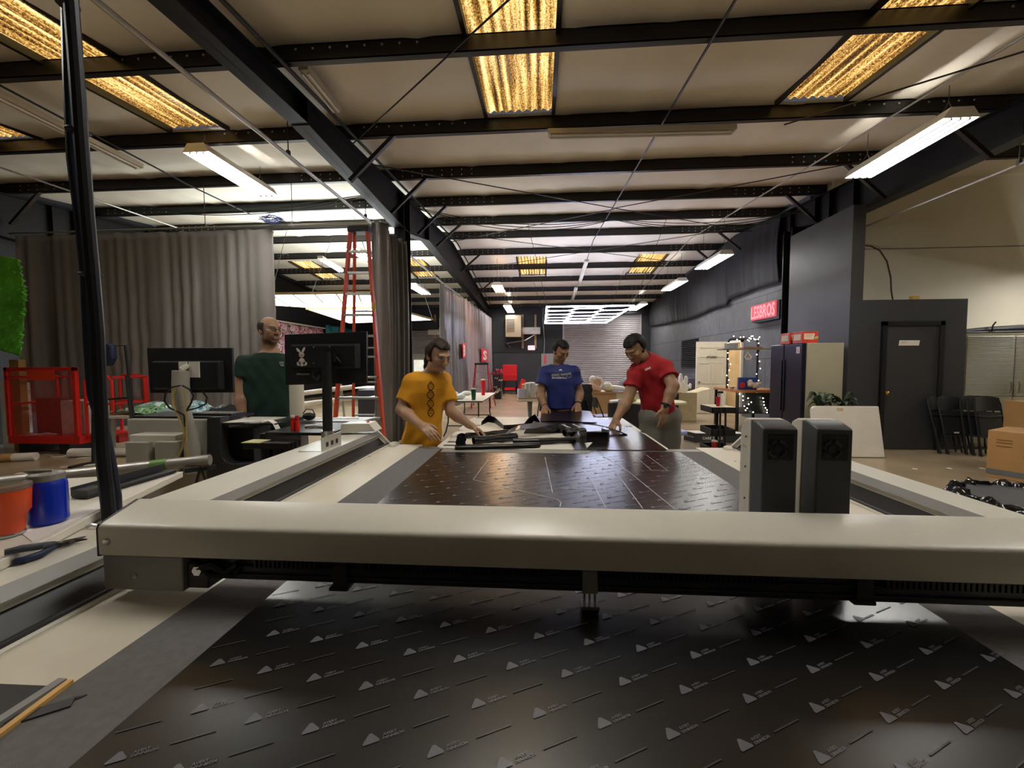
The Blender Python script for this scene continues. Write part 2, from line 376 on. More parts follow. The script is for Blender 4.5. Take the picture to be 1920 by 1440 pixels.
# back wall with two roller doors
b = MB(); b.box((XL, YB, 0), (5.7, YB+.2, 4.9)); b.k = 1
b.box((-2.4, YB-.02, 0), (1.08, YB, 2.02)); b.k = 2; b.box((-2.4, YB-.06, 2.02), (1.08, YB, 2.09))
struct(b.build('wall_back', [M_black, M_dark, M_steel2], ang=0), 'black rear wall of the hall', 'wall')
M_roll = mat('galvanised_slats', '#a8a2a4', .45, .35, var=.06, scale=3)
def roller(x0, x1, z1, name, label):
    b = MB(); n = int(z1/.095)
    pts = []
    for k in range(n*6+1):
        z = z1*k/(n*6); pts.append((YB-.03-.034*abs(math.sin(PI*k/6))**.6, z))
    P = [(y, z) for y, z in pts]
    vs = [(x, y, z) for (y, z) in P for x in (x0, x1)]
    b.add(vs, [(2*i, 2*i+1, 2*i+3, 2*i+2) for i in range(len(P)-1)])
    o = b.build(name, M_roll, ang=40); struct(o, label, 'roller door')
    b = MB()
    for x in (x0, x1): b.box((x-.04, YB-.1, 0), (x+.04, YB, z1))
    b.build('guide_rail', M_roll, o, ang=0)
    b = MB(); b.box((x0-.1, YB-.45, z1), (x1+.1, YB, z1+.4)); b.build('drum_housing', M_steel2, o, ang=0)
roller(1.15, 4.98, 3.9, 'door_1', 'large grey slatted roller door in the rear wall behind the people')
roller(-6.95, -5.3, 3.2, 'door_2', 'grey slatted roller door seen left of the curtain bundle')
b = MB(); b.box((-7.4, YB-.06, 0), (-5.0, YB, 1.95)); struct(b.build('trim_1', mat('beige_panel', '#c5c2b4', .6), ang=0), 'pale panel below the left roller door', 'panel')
# ============================================================ lamps
M_tube = mat('lit_tube', '#ffffff', .4, var=0, emit=(1, .985, .945), estr=LAMP)
M_tubew = mat('lit_warm_tube', '#ffffff', .4, var=0, emit=(1, .55, .22), estr=LAMP*1.1)
M_led = mat('lit_led_bar', '#ffffff', .4, var=0, emit=(.68, .73, 1.), estr=LAMP*.6)
M_soft = mat('lit_diffuser', '#ffffff', .4, var=0, emit=(.86, .95, 1.), estr=3.2)
M_refl = mat('white_lamp_housing', '#e8e4d8', .4, var=0)
M_gapshade = mat('tube_gap_shade', '#0a0a0a', .6, var=0)
M_wire = mat('thin_wire', '#4b4844', .4, .6, var=0)
def lamp(x, y0, y1, z, label, tube=M_tube, n=4, w=.36, fill=.86):
    t = thing('high_bay_lamp', label, 'ceiling lamp', (x, (y0+y1)/2, z), 'hanging tube lamps')
    b = MB(); h = .11          # reflector: two wings and slats with gaps shaped to throw light up, closed ends
    for sx in (-1, 1): b.prism([(sx*w/2, 0), (sx*(w/2-.07), h), (sx*(w/2-.075), h-.006), (sx*(w/2-.008), 0)], lambda a, c: (x+a, y0, z+c), lambda a, c: (x+a, y1, z+c))
    W2 = w-.14
    for q in range(3): xa = x-W2/2+W2*(q+.5-fill/2)/3; b.box((xa, y0, z+h-.006), (xa+W2/3*fill, y1, z+h))
    for yy in (y0, y1): b.prism([(-w/2, 0), (-w/2+.07, h), (w/2-.07, h), (w/2, 0)], lambda a, c: (x+a, yy-.003, z+c), lambda a, c: (x+a, yy+.003, z+c))
    b.build('housing', M_refl, t, ang=20)
    for k in range(n):
        xx = x-w/2+w*(k+.5)/n; b = MB(); b.tube([(xx, y0+.03, z+.012), (xx, y1-.03, z+.012)], .024, 8)
        b.build('tube', tube, t)
    for k in range(1, n):
        xx = x-w/2+w*k/n; b = MB(); b.box((xx-.009, y0+.01, z-.016), (xx+.009, y1-.01, z+.06)); b.build('gap_shade_bar', M_gapshade, t, ang=0)  # added near-black bars paint the darker lines between the lit tubes
    for yy in (y0+.15, y1-.15):
        b = MB(); zt = roof_b(yy)+.02
        b.tube([(x-.08, yy, z+h), (x, yy, z+h+.14), (x, yy, zt)], .004, 5); b.tube([(x+.08, yy, z+h), (x, yy, z+h+.14)], .004, 5)
        b.build('hanger_wire', M_wire, t)
    return t
pn, pf = gz(1806, 220, 4.0), gz(1607, 334, 4.0); lamp((pn.x+pf.x)/2, pn.y, pf.y, 4.0, 'long bright four-tube lamp hanging at upper right of the photo')
pn, pf = gz(364, 285, 4.15), gz(503, 367, 4.15); lamp((pn.x+pf.x)/2, pn.y, pf.y, 4.15, 'bright four-tube lamp hanging left of the main roof beam')
for (a, c, lab) in (((1357, 477), (1319, 505), 'bright tube lamp along the right wall, first one beyond the black column'), ((1276, 527), (1252, 545), 'bright tube lamp along the right wall, second beyond the black column'), ((1204, 570), (1189, 582), 'small bright tube lamp at the far end of the right wall')):
    pn, pf = gz(*a, 4.0), gz(*c, 4.0); lamp((pn.x+pf.x)/2, pn.y, pf.y, 4.0, lab)
pn, pf = gz(935, 535, 4.0), gz(937, 551, 4.0); lamp((pn.x+pf.x)/2, pn.y, pf.y-.3, 4.0, 'warm orange-white tube lamp hanging left of the honeycomb light', M_tubew)
pn, pf = gz(953, 573, 4.0), gz(956, 586, 4.0); lamp((pn.x+pf.x)/2, pn.y, pf.y, 4.0, 'small tube lamp above the wall heater at the far end')
pn, pf = gz(666, 468, 4.25), gz(686, 486, 4.25); lamp((pn.x+pf.x)/2, pn.y-.1, pn.y+1.1, 4.25, 'tube lamp seen through the top of the tall orange ladder')
pn, pf = gz(778, 537, 4.0), gz(796, 552, 4.0); lamp((pn.x+pf.x)/2, pn.y, pf.y, 4.0, 'tube lamp just right of the curtain bundle above the far area')
# unlit battens
M_batten = mat('unlit_lamp_batten', '#b9b1a0', .5, var=.05)
def batten(p, q, label, w=.12):
    t = thing('unlit_tube_lamp', label, 'ceiling lamp', (V(p)+V(q))/2, 'unlit tube lamps')
    b = MB(); b.bar(p, q, w, .06); b.build('body', M_batten, t, bev=.004)
    d = (V(q)-V(p)).normalized(); s = d.cross(V((0, 0, 1)))
    for k in (-.03, .03):
        b = MB(); b.tube([V(p)+s*k+V((0, 0, -.045))+d*.03, V(q)+s*k+V((0, 0, -.045))-d*.03], .013, 8); b.build('tube', mat_unlit, t)
mat_unlit = mat('unlit_glass_tube', '#e6e1d2', .25, var=0)
batten(gy(1027, 250, 5.3), gy(1378, 242, 5.3)+V((0, 0, .0)), 'long unlit tube lamp under the purlin in the middle of the roof')
batten(V(gx(-60, 150, -5.6)), V(gx(262, 312, -5.6)), 'unlit tube lamp at upper left behind the black hose')
batten(V(gx(568, 125, -2.35)), V(gx(632, 205, -2.35)), 'unlit tube lamp alongside the main roof beam', .1)
batten(V(gz(1100, 488, 4.5)), V(gz(1085, 535, 4.5)), 'unlit tube lamp in the roof centre, nearer of two')
batten(V(gz(1080, 540, 4.2)), V(gz(1073, 563, 4.2)), 'unlit tube lamp in the roof centre, farther of two')
batten(V(gy(600, 482, 8.6)), V(gy(640, 507, 9.6)), 'unlit tube lamp seen left of the tall ladder')

# honeycomb LED light over the work area
c = [gz(1024, 577, 2.95), gz(1183, 571, 2.95), gz(1145, 605, 2.95), gz(1022, 607, 2.95)]
hx0, hx1 = .16, 2.42; hy0, hy1 = 10.85, 15.35; HZ = 2.95
t = thing('honeycomb_light', 'large white honeycomb light frame hanging over the far work area', 'ceiling lamp', ((hx0+hx1)/2, (hy0+hy1)/2, HZ))
b = MB(); R_ = .014
for p, q in (((hx0, hy0), (hx1, hy0)), ((hx1, hy0), (hx1, hy1)), ((hx1, hy1), (hx0, hy1)), ((hx0, hy1), (hx0, hy0))): b.tube([(p[0], p[1], HZ), (q[0], q[1], HZ)], R_*1.3, 6)
b.build('border', M_led, t)
hs = (hx1-hx0)/4.5*1.0
a = (hx1-hx0)/ (1.5*3)      # hexagon side: three columns
edges = set()
def addedge(p, q):
    e = tuple(sorted((tuple(round(c, 3) for c in p), tuple(round(c, 3) for c in q)))); edges.add(e)
hgt = a*math.sqrt(3)
for col_ in range(-1, 5):
    for row in range(-1, 7):
        cx = hx0+a*.75+col_*1.5*a; cy = hy0+hgt*.5+row*hgt+(hgt/2 if col_ % 2 else 0)
        pts = [(cx+a*math.cos(k*PI/3), cy+a*math.sin(k*PI/3)) for k in range(6)]
        for k in range(6): addedge(pts[k], pts[(k+1) % 6])
for p, q in sorted(edges):
    ok = lambda c: hx0-.01 < c[0] < hx1+.01 and hy0-.01 < c[1] < hy1+.01
    p = list(p); q = list(q)
    if not ok(p) and not ok(q): continue
    for A, B in ((p, q), (q, p)):      # clip to the border
        for k, lo, hi in ((0, hx0, hx1), (1, hy0, hy1)):
            if A[k] < lo: t_ = (lo-A[k])/(B[k]-A[k]); A[:] = [A[0]+(B[0]-A[0])*t_, A[1]+(B[1]-A[1])*t_]
            if A[k] > hi: t_ = (hi-A[k])/(B[k]-A[k]); A[:] = [A[0]+(B[0]-A[0])*t_, A[1]+(B[1]-A[1])*t_]
    if math.dist(p, q) > .06:
        b = MB(); b.tube([(p[0], p[1], HZ), (q[0], q[1], HZ)], R_, 5); b.build('led_bar', M_led, t)
for (x, y) in ((hx0, hy0), (hx1, hy0), (hx0, hy1), (hx1, hy1)):
    b = MB(); b.tube([(x, y, HZ+.03), (x-.5*(1 if x < 1 else -1), y-1.2 if y < 12 else y-.6, roof_b(y)+.0)], .006, 5); b.build('hanger_wire', M_wire, t)

# softbox ceiling of the photo corner (far left)
def softbox(corn, z, label, rim):
    cc = sum(corn, V())/4
    t = thing('softbox_panel', label, 'ceiling lamp', cc, 'big softbox panels')
    b = MB(); b.add([(p.x, p.y, z) for p in corn], [(0, 1, 2, 3)]); b.build('diffuser', M_soft, t, ang=0)
    b = MB()
    for k in range(4): p, q = corn[k], corn[(k+1) % 4]; b.bar((p.x, p.y, z+.02), (q.x, q.y, z+.02), .05, .05)
    for k in range(1, 6):
        p = corn[0].lerp(corn[1], k/6); q = corn[3].lerp(corn[2], k/6); b.bar((p.x, p.y, z-.004), (q.x, q.y, z-.004), .03, .006)
    b.build('frame', rim, t, ang=0)
    for p in corn: b = MB(); b.tube([(p.x, p.y, z+.04), (cc.x*.4+p.x*.6, cc.y*.4+p.y*.6, roof_b(p.y)+.05)], .006, 5); b.build('hanger_wire', M_wire, t)
M_rim = mat('pale_wood_rim', '#b89a62', .5)
softbox([gz(470, 553, 2.95), gz(712, 550, 2.95), gz(716, 586, 2.95), gz(505, 572, 2.95)], 2.95, 'huge white softbox ceiling panel behind the bearded man', M_rim)
softbox([gz(575, 580, 2.85), gz(730, 578, 2.85), gz(811, 600, 2.85), gz(655, 606, 2.85)], 2.85, 'second softbox panel, lower, reaching right past the curtain bundle', M_rim)
# one more lamp of the room's right wing, beyond the frame
for x, y, z, lab in ((-4.4, 1.0, 4.1, 'tube lamp of the left row, above and behind the left edge of the photo'), (4.24, .9, 4.0, 'tube lamp of the right row, behind the right edge of the photo'), (-.1, 1.5, 3.95, 'tube lamp high above the cutting table, over the top edge of the photo')): lamp(x, y, y+1.25, z, lab, n=3 if x > -1 and x < 1 else 4, fill=.55)
lamp(8.95, 6.1, 7.35, 3.15, 'tube lamp of the right wing, beyond the right edge of the photo')
# ============================================================ the cutting table (foreground)
M_mw = mat('machine_white', '#d9d4c6', .34, var=.03, scale=5, spec=.5)
M_mg = mat('machine_grey', '#8d8c89', .4, var=.05, scale=8)
M_md = mat('machine_dark_grey', '#343437', .45, var=.08, scale=10)
M_mb = mat('machine_black', '#151517', .45, var=.1, scale=10)
M_felt = mat('grey_felt_belt', '#6c6967', .92, var=.1, scale=60, bump=.25, bscale=400)
M_strip = mat('cream_strip', '#d6cdb9', .45, var=.04, scale=8)
M_steelb = mat('bright_steel', '#c9c9c9', .25, .9, var=0)
M_vinyl = mat('black_vinyl_film', '#120f0e', .27, var=.08, scale=2, spec=.85)
M_vtop = mat('dark_brown_vinyl', '#1d1715', .3, var=.08, scale=2, spec=.6)
M_print = mat('pale_grey_print', '#626166', .35, var=0)
TZ = .9; Y0, Y1 = -.6, 2.745
t = thing('cutting_table', 'big flatbed cutting machine with pale rails and a moving bridge in the foreground', 'cutting machine', (.1, 1.1, 0))
b = MB(); b.box((-1.03, Y0, .70), (1.23, 2.70, .893)); b.k = 1; b.box((-.8, Y0+.1, 0), (1.0, 2.5, .70)); b.build('bed', [M_mg, M_md], t, ang=0)
b = MB(); b.box((-.816, Y0, .88), (1.02, 2.60, TZ)); b.build('felt_belt', M_felt, t, ang=0)
for x0, x1 in ((-1.05, -.816), (1.02, 1.25)):
    b = MB(); b.box((x0, Y0, .88), (x1, 2.735, TZ-.002))
    b.k = 1
    s = -1 if x0 < 0 else 1
    for yy, xx in ((2.18, .05), (2.33, .07), (2.36, .04), (1.98, .1), (1.72, .08)): b.lathe((s*.1+.0+(-.93 if s < 0 else 1.0)+s*(-.02)+s*xx*.5, yy, TZ-.0018), [(.006, 0), (.006, .0006)], 10)
    b.build('side_strip', [M_strip, M_mb], t, ang=0)
def rail(sx, x_in, width, nm):
    X = lambda s_: x_in+sx*s_
    prof = [(.0, .80), (.0, .9), (.006, .906), (.03, .894), (.082, .946), (.066, .966), (.09, .99), (width, .984), (width, .80)]
    b = MB(); b.prism(prof, lambda s_, z: V((X(s_), Y0, z)), lambda s_, z: V((X(s_), Y1-.012, z)))
    r = b.build('side_rail', M_mw, t, ang=20)
    b = MB(); b.prism([(.0, .80), (.0, .903), (.09, .993), (width, .987), (width, .80)], lambda s_, z: V((X(s_), Y1-.012, z)), lambda s_, z: V((X(s_), Y1+.006, z))); b.build('end_cap', M_mw, r, ang=20, bev=.004)
    b = MB()            # grey band, bellows and linear guide
    n = 3
    for k in range(n):
        ya = Y0+(Y1-.02-Y0)*k/n; yb = Y0+(Y1-.02-Y0)*(k+1)/n
        d = 0
        b.add([V((X(.034), y, .899+d)) if q == 0 else V((X(.079), y, .9435+d)) for y, q in ((ya, 0), (ya, 1), (yb, 1), (yb, 0))], [(0, 1, 2, 3) if sx < 0 else (3, 2, 1, 0)])
    b.build('bellows', M_mb, r, ang=0)
    b = MB(); b.bar((X(.012), Y0, .907), (X(.012), Y1-.02, .907), .014, .012); b.build('guide_rail', M_md, r, ang=0)
    b = MB(); b.prism([(.0655, .9675), (.0905, .9925), (.094, .991), (.07, .966)], lambda s_, z: V((X(s_), Y0, z)), lambda s_, z: V((X(s_), Y1-.013, z))); b.build('trim_band', M_mg, r, ang=20)
    b = MB(); b.sph((X(-.03), Y1-.05, TZ), (.03, .04, .022), 14, 8); b.build('corner_knob', M_mw, r)
    return r
rail(-1, -1.04, .33, 'left'); rail(1, 1.24, .25, 'right')
# near left: open tray with wood-coloured edge strips beside the belt
q_ = [gz(x, y, TZ+.001) for x, y in ((-120, 1277), (97, 1286), (-10, 1352), (-120, 1420))]; b = MB(); b.prism([(p.x, p.y) for p in q_][::-1], lambda x, y: V((x, y, TZ-.002)), lambda x, y: V((x, y, TZ+.001))); b.build('dark_cover_plate', M_mb, t, ang=0)
pa, pb_ = gz(132, 1278, TZ+.003), gz(15, 1365, TZ+.003); b = MB(); b.bar(pa, pa+(pb_-pa)*3, .011, .008); b.build('edge_strip', mat('raw_pine_edge', '#d8a963', .6), t)
pa, pb_ = gz(118, 1276, TZ+.004), gz(-5, 1356, TZ+.004); b = MB(); b.bar(pa, pa+(pb_-pa)*3, .016, .009); b.build('edge_strip', M_mg, t)
b = MB(); b.cbox(gz(75, 1335, TZ+.0015), (.022, .075, .003), -.95); b.build('belt_patch', M_md, t)
b = MB()
for k in range(6): b.cbox(gz(124+6*k, 1314-1.5*k, TZ+.0008), (.003, .011, .0012), -.5)
b.build('wear_mark', M_mb, t, ang=0)

# the bridge (gantry)
gx0, gx1 = -1.04, 1.26
def gy_(x): return (x-gx0)*-.002
prof = [(.868, 1.008), (.868, 1.069), (.8695, 1.0745), (.8735, 1.0785), (.879, 1.081), (.966, 1.1075), (.972, 1.1075), (.976, 1.103), (.979, 1.0), (.97, 1.0), (.966, 1.02), (.88, 1.02), (.876, 1.008)]
b = MB(); b.prism(prof, lambda y, z: V((gx0, y, z)), lambda y, z: V((gx1, y, z)))
br = b.build('bridge', M_mw, t, ang=32)
b = MB(); b.prism([(.8685, 1.004), (.8685, 1.0695), (.8735, 1.0795), (.966, 1.109), (.978, 1.104), (.981, .99)], lambda y, z: V((gx0-.006, y, z)), lambda y, z: V((gx0+.0005, y, z))); b.build('end_plate', M_mb, br, ang=20)
b = MB(); b.lathe((gx0+.022, .8685, 1.04), [(.0085, 0), (.0085, .004), (.005, .005)], 16, Matrix(((1, 0, 0), (0, 0, -1), (0, 1, 0)))); b.build('cap_screw', M_steelb, br)
b = MB(); b.box((gx0+.2, .895, .945), (gx1, .962, 1.02)); b.box((gx0+.2, .888, .956), (gx1, .895, .962)); b.box((gx0+.2, .888, .978), (gx1, .895, .983)); b.build('under_rail', M_md, br, ang=0, bev=.002)
b = MB()
for x0, x1 in ((-.66, -.50), (-.40, .02), (.13, .52), (.72, 1.2)):
    n = int((x1-x0)/.011)
    for k in range(n): b.cbox((x0+.011*k, .882, .996), (.006, .016, .022))
    b.bar((x0, .884, 1.005), (x1, .884, 1.005), .018, .006)
b.build('cable_chain', M_mb, br, ang=0)
b = MB(); b.tube([(-.5, .884, .998), (-.46, .882, .992), (-.43, .884, 1.0)], .003, 6); b.tube([(.02, .884, .998), (.05, .882, .99), (.085, .884, 1.0)], .003, 6); b.build('loose_cable', M_mb, br)
# carriage block at the left end
b = MB(); b.prism([(.872, .9225), (.872, 1.006), (.955, 1.006), (.955, .9225)], lambda y, z: V((gx0+.003, y, z)), lambda y, z: V((gx0+.203, y, z)))
blk = b.build('carriage_block', M_mg, br, ang=0, bev=.003)
b = MB(); b.lathe((gx0+.085, .872, .958), [(.006, 0), (.006, .004)], 14, Matrix(((1, 0, 0), (0, 0, -1), (0, 1, 0)))); b.build('screw', M_steelb, blk)
b = MB(); b.box((gx0+.203, .885, .925), (gx0+.255, .95, .985)); b.build('motor_mount', M_md, br, ang=0, bev=.003)
b = MB(); b.tube([(gx0+.215, .90, .985), (gx0+.235, .888, .975), (gx0+.27, .885, .985), (gx0+.3, .888, .965), (gx0+.33, .89, .985)], .011, 8); b.tube([(gx0+.22, .884, .99), (gx0+.26, .882, .96), (gx0+.32, .884, .958), (gx0+.34, .886, .985)], .005, 6); b.build('cable_bundle', M_mb, br)
b = MB(); b.lathe((gx0+.232, .884, .97), [(.012, 0), (.012, .006)], 6, Matrix(((1, 0, 0), (0, 0, -1), (0, 1, 0)))); b.build('hex_nut', M_steelb, br)
# hanging brackets and the sensor foot
for xx, zb in ((-.462, .934), (.682, .946)):
    b = MB(); b.box((xx-.017, .882, zb+.006), (xx+.017, .925, 1.0)); b.box((xx-.024, .878, zb), (xx+.02, .93, zb+.008)); b.build('hanging_bracket', M_md, br, ang=0, bev=.0015)
b = MB(); b.box((.092, .88, .948), (.126, .92, 1.0)); ft = b.build('sensor_foot', M_mg, br, ang=0, bev=.002)
b = MB()
for xx in (.098, .109, .121): b.tube([(xx, .893, .95), (xx, .893, .918)], .0028, 8)
b.build('steel_pin', M_steelb, ft)
b = MB(); b.box((.088, .88, .912), (.13, .91, .919)); b.build('pin_plate', M_steelb, ft, ang=0)
b = MB(); b.box((.091, .882, .9045), (.129, .908, .912)); b.build('rubber_pad', M_mb, ft, ang=0, bev=.001)
# two tool heads on the back of the bridge
M_headtop = mat('head_grey_plastic', '#4a4a4d', .42, var=.04, scale=20)
for k, hx in enumerate((.545, .672)):
    w = .082; zt = 1.296; yf, yb_ = 1.03, 1.088
    prof = [(yf, .93), (yf, zt-.004), (yf+.004, zt), (yf+.038, zt+.012), (yf+.05, zt+.014), (yb_, zt+.014), (yb_, .93)]
    b = MB(); b.prism(prof, lambda y, z: V((hx, y, z)), lambda y, z: V((hx+w, y, z)))
    hd = b.build('tool_head', M_headtop, br, ang=30, bev=.004, seg=3)
    b = MB(); b.prism([(yb_, .945), (yb_, zt+.014), (yb_+.02, zt+.015), (yb_+.042, zt+.004), (yb_+.052, zt-.018), (yb_+.055, .945)], lambda y, z: V((hx-.001, y, z)), lambda y, z: V((hx+w+.001, y, z)))
    b.build('white_back_cover', M_mw, hd, ang=25, bev=.002)
    b = MB()
    for zz in (zt-.035, zt-.115, zt-.2): b.sph((hx-.0015, yb_+.022, zz), .0028, 8, 6)
    put_text(b, 'ZUND', (hx-.0016, yb_+.03, zt-.062), (0, -1, 0), (0, 0, 1), height=.0055)
    b.build('side_screw', M_md, hd)
    b = MB(); b.box((hx+.011, yf-.0008, zt-.078), (hx+w-.011, yf+.001, zt-.014)); b.build('fan_panel', M_mb, hd, ang=0)
    b = MB()
    ring = [V((hx+w/2-.008+.0195*math.cos(a), yf-.0012, zt-.05+.0195*math.sin(a))) for a in [2*PI*q/24 for q in range(24)]]
    for q in (1, 7, 13, 19): b.tube(ring[q:q+5], .004, 6)
    b.lathe((hx+w/2-.008, yf-.0008, zt-.05), [(.009, 0), (.009, .002)], 16, Matrix(((1, 0, 0), (0, 0, -1), (0, 1, 0))))
    for q in (-.026, .0): b.sph((hx+w/2+.02, yf-.001, zt-.052+q), .0022, 6, 5)
    b.bar((hx+.013, yf-.001, zt-.0215), (hx+w-.013, yf-.001, zt-.0215), .001, .006)
    b.build('fan_grille', mat('fan_grey', '#262629', .5, var=0), hd)
b = MB(); b.tube([(.53, 1.11, .97), (.51, 1.09, .955), (.5, 1.06, .96), (.52, 1.04, .95)], .007, 8); b.build('air_fitting', M_steelb, br)

# vinyl sheet on the belt
vs = thing('vinyl_sheet', 'wide black vinyl sheet printed with rows of pale logos lying on the cutting table', 'vinyl sheet', (.1, 1.1, TZ))
b = MB(); b.grid(lambda u, v: (-.648+1.514*u, Y0+.02+(2.575-Y0-.02)*v, TZ+.0022), 2, 6)
b.box((-.648, Y0+.02, TZ+.0003), (.866, 2.575, TZ+.0021)); b.build('film', M_vinyl, vs, ang=0)
b = MB(); b.box((-.63, 2.49, TZ+.0026), (.27, 2.585, TZ+.0034)); b.add([(.27, 2.49, TZ+.0034), (.31, 2.52, TZ+.0034), (.315, 2.585, TZ+.0034), (.27, 2.585, TZ+.0034)], [(0, 1, 2, 3)]); b.build('backing_edge', mat('grey_release_paper', '#8f8c84', .5), vs, ang=0)
b = MB(); ux = V((.099, -.0115, 0)); vx = V((.0485, .0855, 0)); o = V((-.398, .665, TZ+.0032))
dv = (ux+vx).normalized(); pv = V((-dv.y, dv.x, 0))
for i in range(-22, 22):
    for j in range(-16, 24):
        p = o+ux*i+vx*j
        if -.63 < p.x < .845 and .3 < p.y < 2.46:
            near = p.y < .9; b.k = 0
            tri = [p-dv*.012-pv*.007, p+dv*.010-pv*.007, p+dv*.011-pv*.004, p+dv*.001+pv*.010, p-dv*.003+pv*.010, p-dv*.013-pv*.004]
            b.add(tri, [tuple(range(6))])
            if near:
                put_text(b, 'AVERY', p+dv*.026+pv*.0015, dv, pv, width=.02, bold=.02)
                put_text(b, 'DENNISON', p+dv*.031-pv*.0045, dv, pv, width=.031, bold=.03)
            else:
                b.bar(p+dv*.014-pv*.0045, p+dv*.045-pv*.0045, .004, .0002)
        q = p+(ux+vx)*.53; b.k = 0
        if -.62 < q.x < .83 and .3 < q.y < 2.46: b.k = 1; b.bar(q-dv*.028-pv*.003, q+dv*.028-pv*.003, .0022, .0002)
b.build('logo_print', [M_print, mat('dim_grey_print', '#3c3b3e', .35, var=0)], vs, ang=0)
# thin cut lines in the far half
b = MB()
for line in ([(916, 861), (887, 899), (940, 912), (1045, 936), (1052, 942), (1050, 950)], [(1022, 857), (1036, 924)], [(1110, 842), (1180, 885), (1266, 955)], [(1187, 852), (1222, 882), (1252, 882), (1212, 853)], [(1105, 895), (1136, 952)], [(1157, 888), (1205, 953)], [(1050, 915), (1115, 917)]):
    pts = [gz(x, y, TZ+.0036) for x, y in line]
    for p, q in zip(pts[:-1], pts[1:]): b.bar(p, q, .003, .0003)
b.build('cut_line', mat('white_cut_edge', '#cfcac8', .4, var=0), vs, ang=0)

# extension table behind the machine
M_tab = mat('white_tabletop', '#e6e0d2', .4, var=.03, scale=6)
t = thing('extension_table', 'white table with black slots behind the cutting machine under vinyl scraps', 'table', (.07, 3.4, 0))
def rrect(x0, x1, y0, y1, r, n=5):
    P = []
    for cx, cy, a0 in ((x1-r, y1-r, 0), (x0+r, y1-r, PI/2), (x0+r, y0+r, PI), (x1-r, y0+r, 1.5*PI)):
        for k in range(n+1): a = a0+PI/2*k/n; P.append((cx+r*math.cos(a), cy+r*math.sin(a)))
    return P
for ya, yb in ((2.63, 3.325), (3.335, 4.2)):
    b = MB(); b.prism(rrect(-.70, .83, ya, yb, .07), lambda x, y: V((x, y, .865)), lambda x, y: V((x, y, TZ))); pn_ = b.build('table_panel', M_tab, t, ang=30, bev=.003)
    b = MB()
    for x0 in (-.66, .68):
        for yy in ((ya+.06, ya+.18) if ya < 3 else (ya+.25, yb-.1)): b.box((x0, yy, TZ+.0002), (x0+.12, yy+.045, TZ+.001))
    b.build('slot', M_mb, pn_, ang=0)
for x in (-.6, .72):
    for y in (2.8, 4.1): b = MB(); b.box((x-.025, y-.025, 0), (x+.025, y+.025, .865)); b.build('leg', M_mg, t, ang=0, bev=.003)

# hoses from the ceiling to the back of the bridge
M_hose = mat('black_corrugated_hose', '#0b0c0f', .5, var=.1, scale=30, spec=.35)
t = thing('hose_bundle', 'pair of black hoses hanging from the roof down to the left end of the bridge', 'hose', (-1.28, 1.11, 1.0))
pts = [gy(x, y, 1.12) for x, y in ((128, -160), (133, 0), (143, 130), (152, 260), (163, 400), (172, 500), (182, 620), (187, 740), (192, 850), (203, 950), (207, 985))]
pts = [V((pts[0].x-.06, 1.12, 4.2))]+pts
b = MB(); b.tube(pts, .017, 10); b.build('main_hose', M_hose, t)
pts2 = [gy(x, y, 1.15) for x, y in ((125, -160), (126, 0), (130, 150), (137, 300), (150, 400), (163, 520), (168, 640), (175, 740), (193, 800), (207, 870), (217, 930), (219, 965))]
pts2 = [V((pts2[0].x-.06, 1.15, 4.2))]+pts2
b = MB(); b.tube(pts2, .0145, 10); b.build('thin_hose', mat('dark_blue_hose', '#131a2c', .35, var=.1), t)
b = MB()
for (x, y) in ((146, 246), (170, 515), (127, 8)): p = gy(x, y, 1.13); b.lathe((p.x, 1.13, p.z), [(.026, -.004), (.028, 0), (.026, .004)], 14)
b.build('cable_tie', M_mb, t)

# side board with cup, bottle, tray
t = thing('side_board', 'white tabletop board on the far left beside the cutting machine', 'table', (-1.8, 1.2, 0))
P = [gz(343, 884, 1.012), gz(194, 955, 1.012), gz(83, 1013, 1.012), V((-1.12, .45, 1.012)), V((-2.2, .2, 1.012)), V((-2.3, 1.3, 1.012)), gz(278, 888, 1.012)]
b = MB(); b.prism([(p.x, p.y) for p in P], lambda x, y: V((x, y, .9885)), lambda x, y: V((x, y, 1.012))); b.build('board', M_tab, t, ang=20, bev=.002)
for x, y in ((-2.15, .4), (-2.15, 1.2), (-1.62, 1.5)): b = MB(); b.box((x-.02, y-.02, 0), (x+.02, y+.02, .9885)); b.build('leg', M_mg, t, ang=0)
a, c_ = gz(150, 935, 1.014), gz(318, 886, 1.014); d_ = (c_-a).normalized(); s_ = V((-d_.y, d_.x, 0))
t = thing('black_tray', 'black plastic tray holder on the white board behind the blue bottle', 'tray', (a+c_)/2)
b = MB(); b.bar(a+V((0, 0, .006)), c_+V((0, 0, .006)), .06, .01); b.build('base', M_mb, t, ang=0)
b = MB(); b.bar(a+s_*.03+V((0, 0, .022)), c_+s_*.03+V((0, 0, .022)), .006, .03); b.bar(a-s_*.0+V((0, 0, .018)), a+d_*.06+V((0, 0, .018)), .06, .02); b.build('rim', M_md, t, ang=0)
t = thing('paper_sheet', 'loose white paper lying by the blue bottle', 'paper', gz(160, 965, 1.013))
b = MB(); q = [gz(x, y, 1.0135) for x, y in ((38, 998), (118, 962), (194, 938), (194, 952), (120, 985), (60, 1015))]; b.prism([(p.x, p.y) for p in q], lambda x, y: V((x, y, 1.0125)), lambda x, y: V((x, y, 1.0135))); b.build('page', mat('white_paper', '#efe9e2', .8, var=0), t, ang=0)
bp = gz(92, 979, 1.0145)
t = thing('water_bottle', 'translucent blue bottle with a grey lid on the white board', 'bottle', bp)
r = .041; b = MB(); b.lathe((bp.x, bp.y, bp.z), [(.02, 0), (r*.86, .001), (r, .008), (r, .105), (r*.96, .116), (r*.86, .122)], 28)
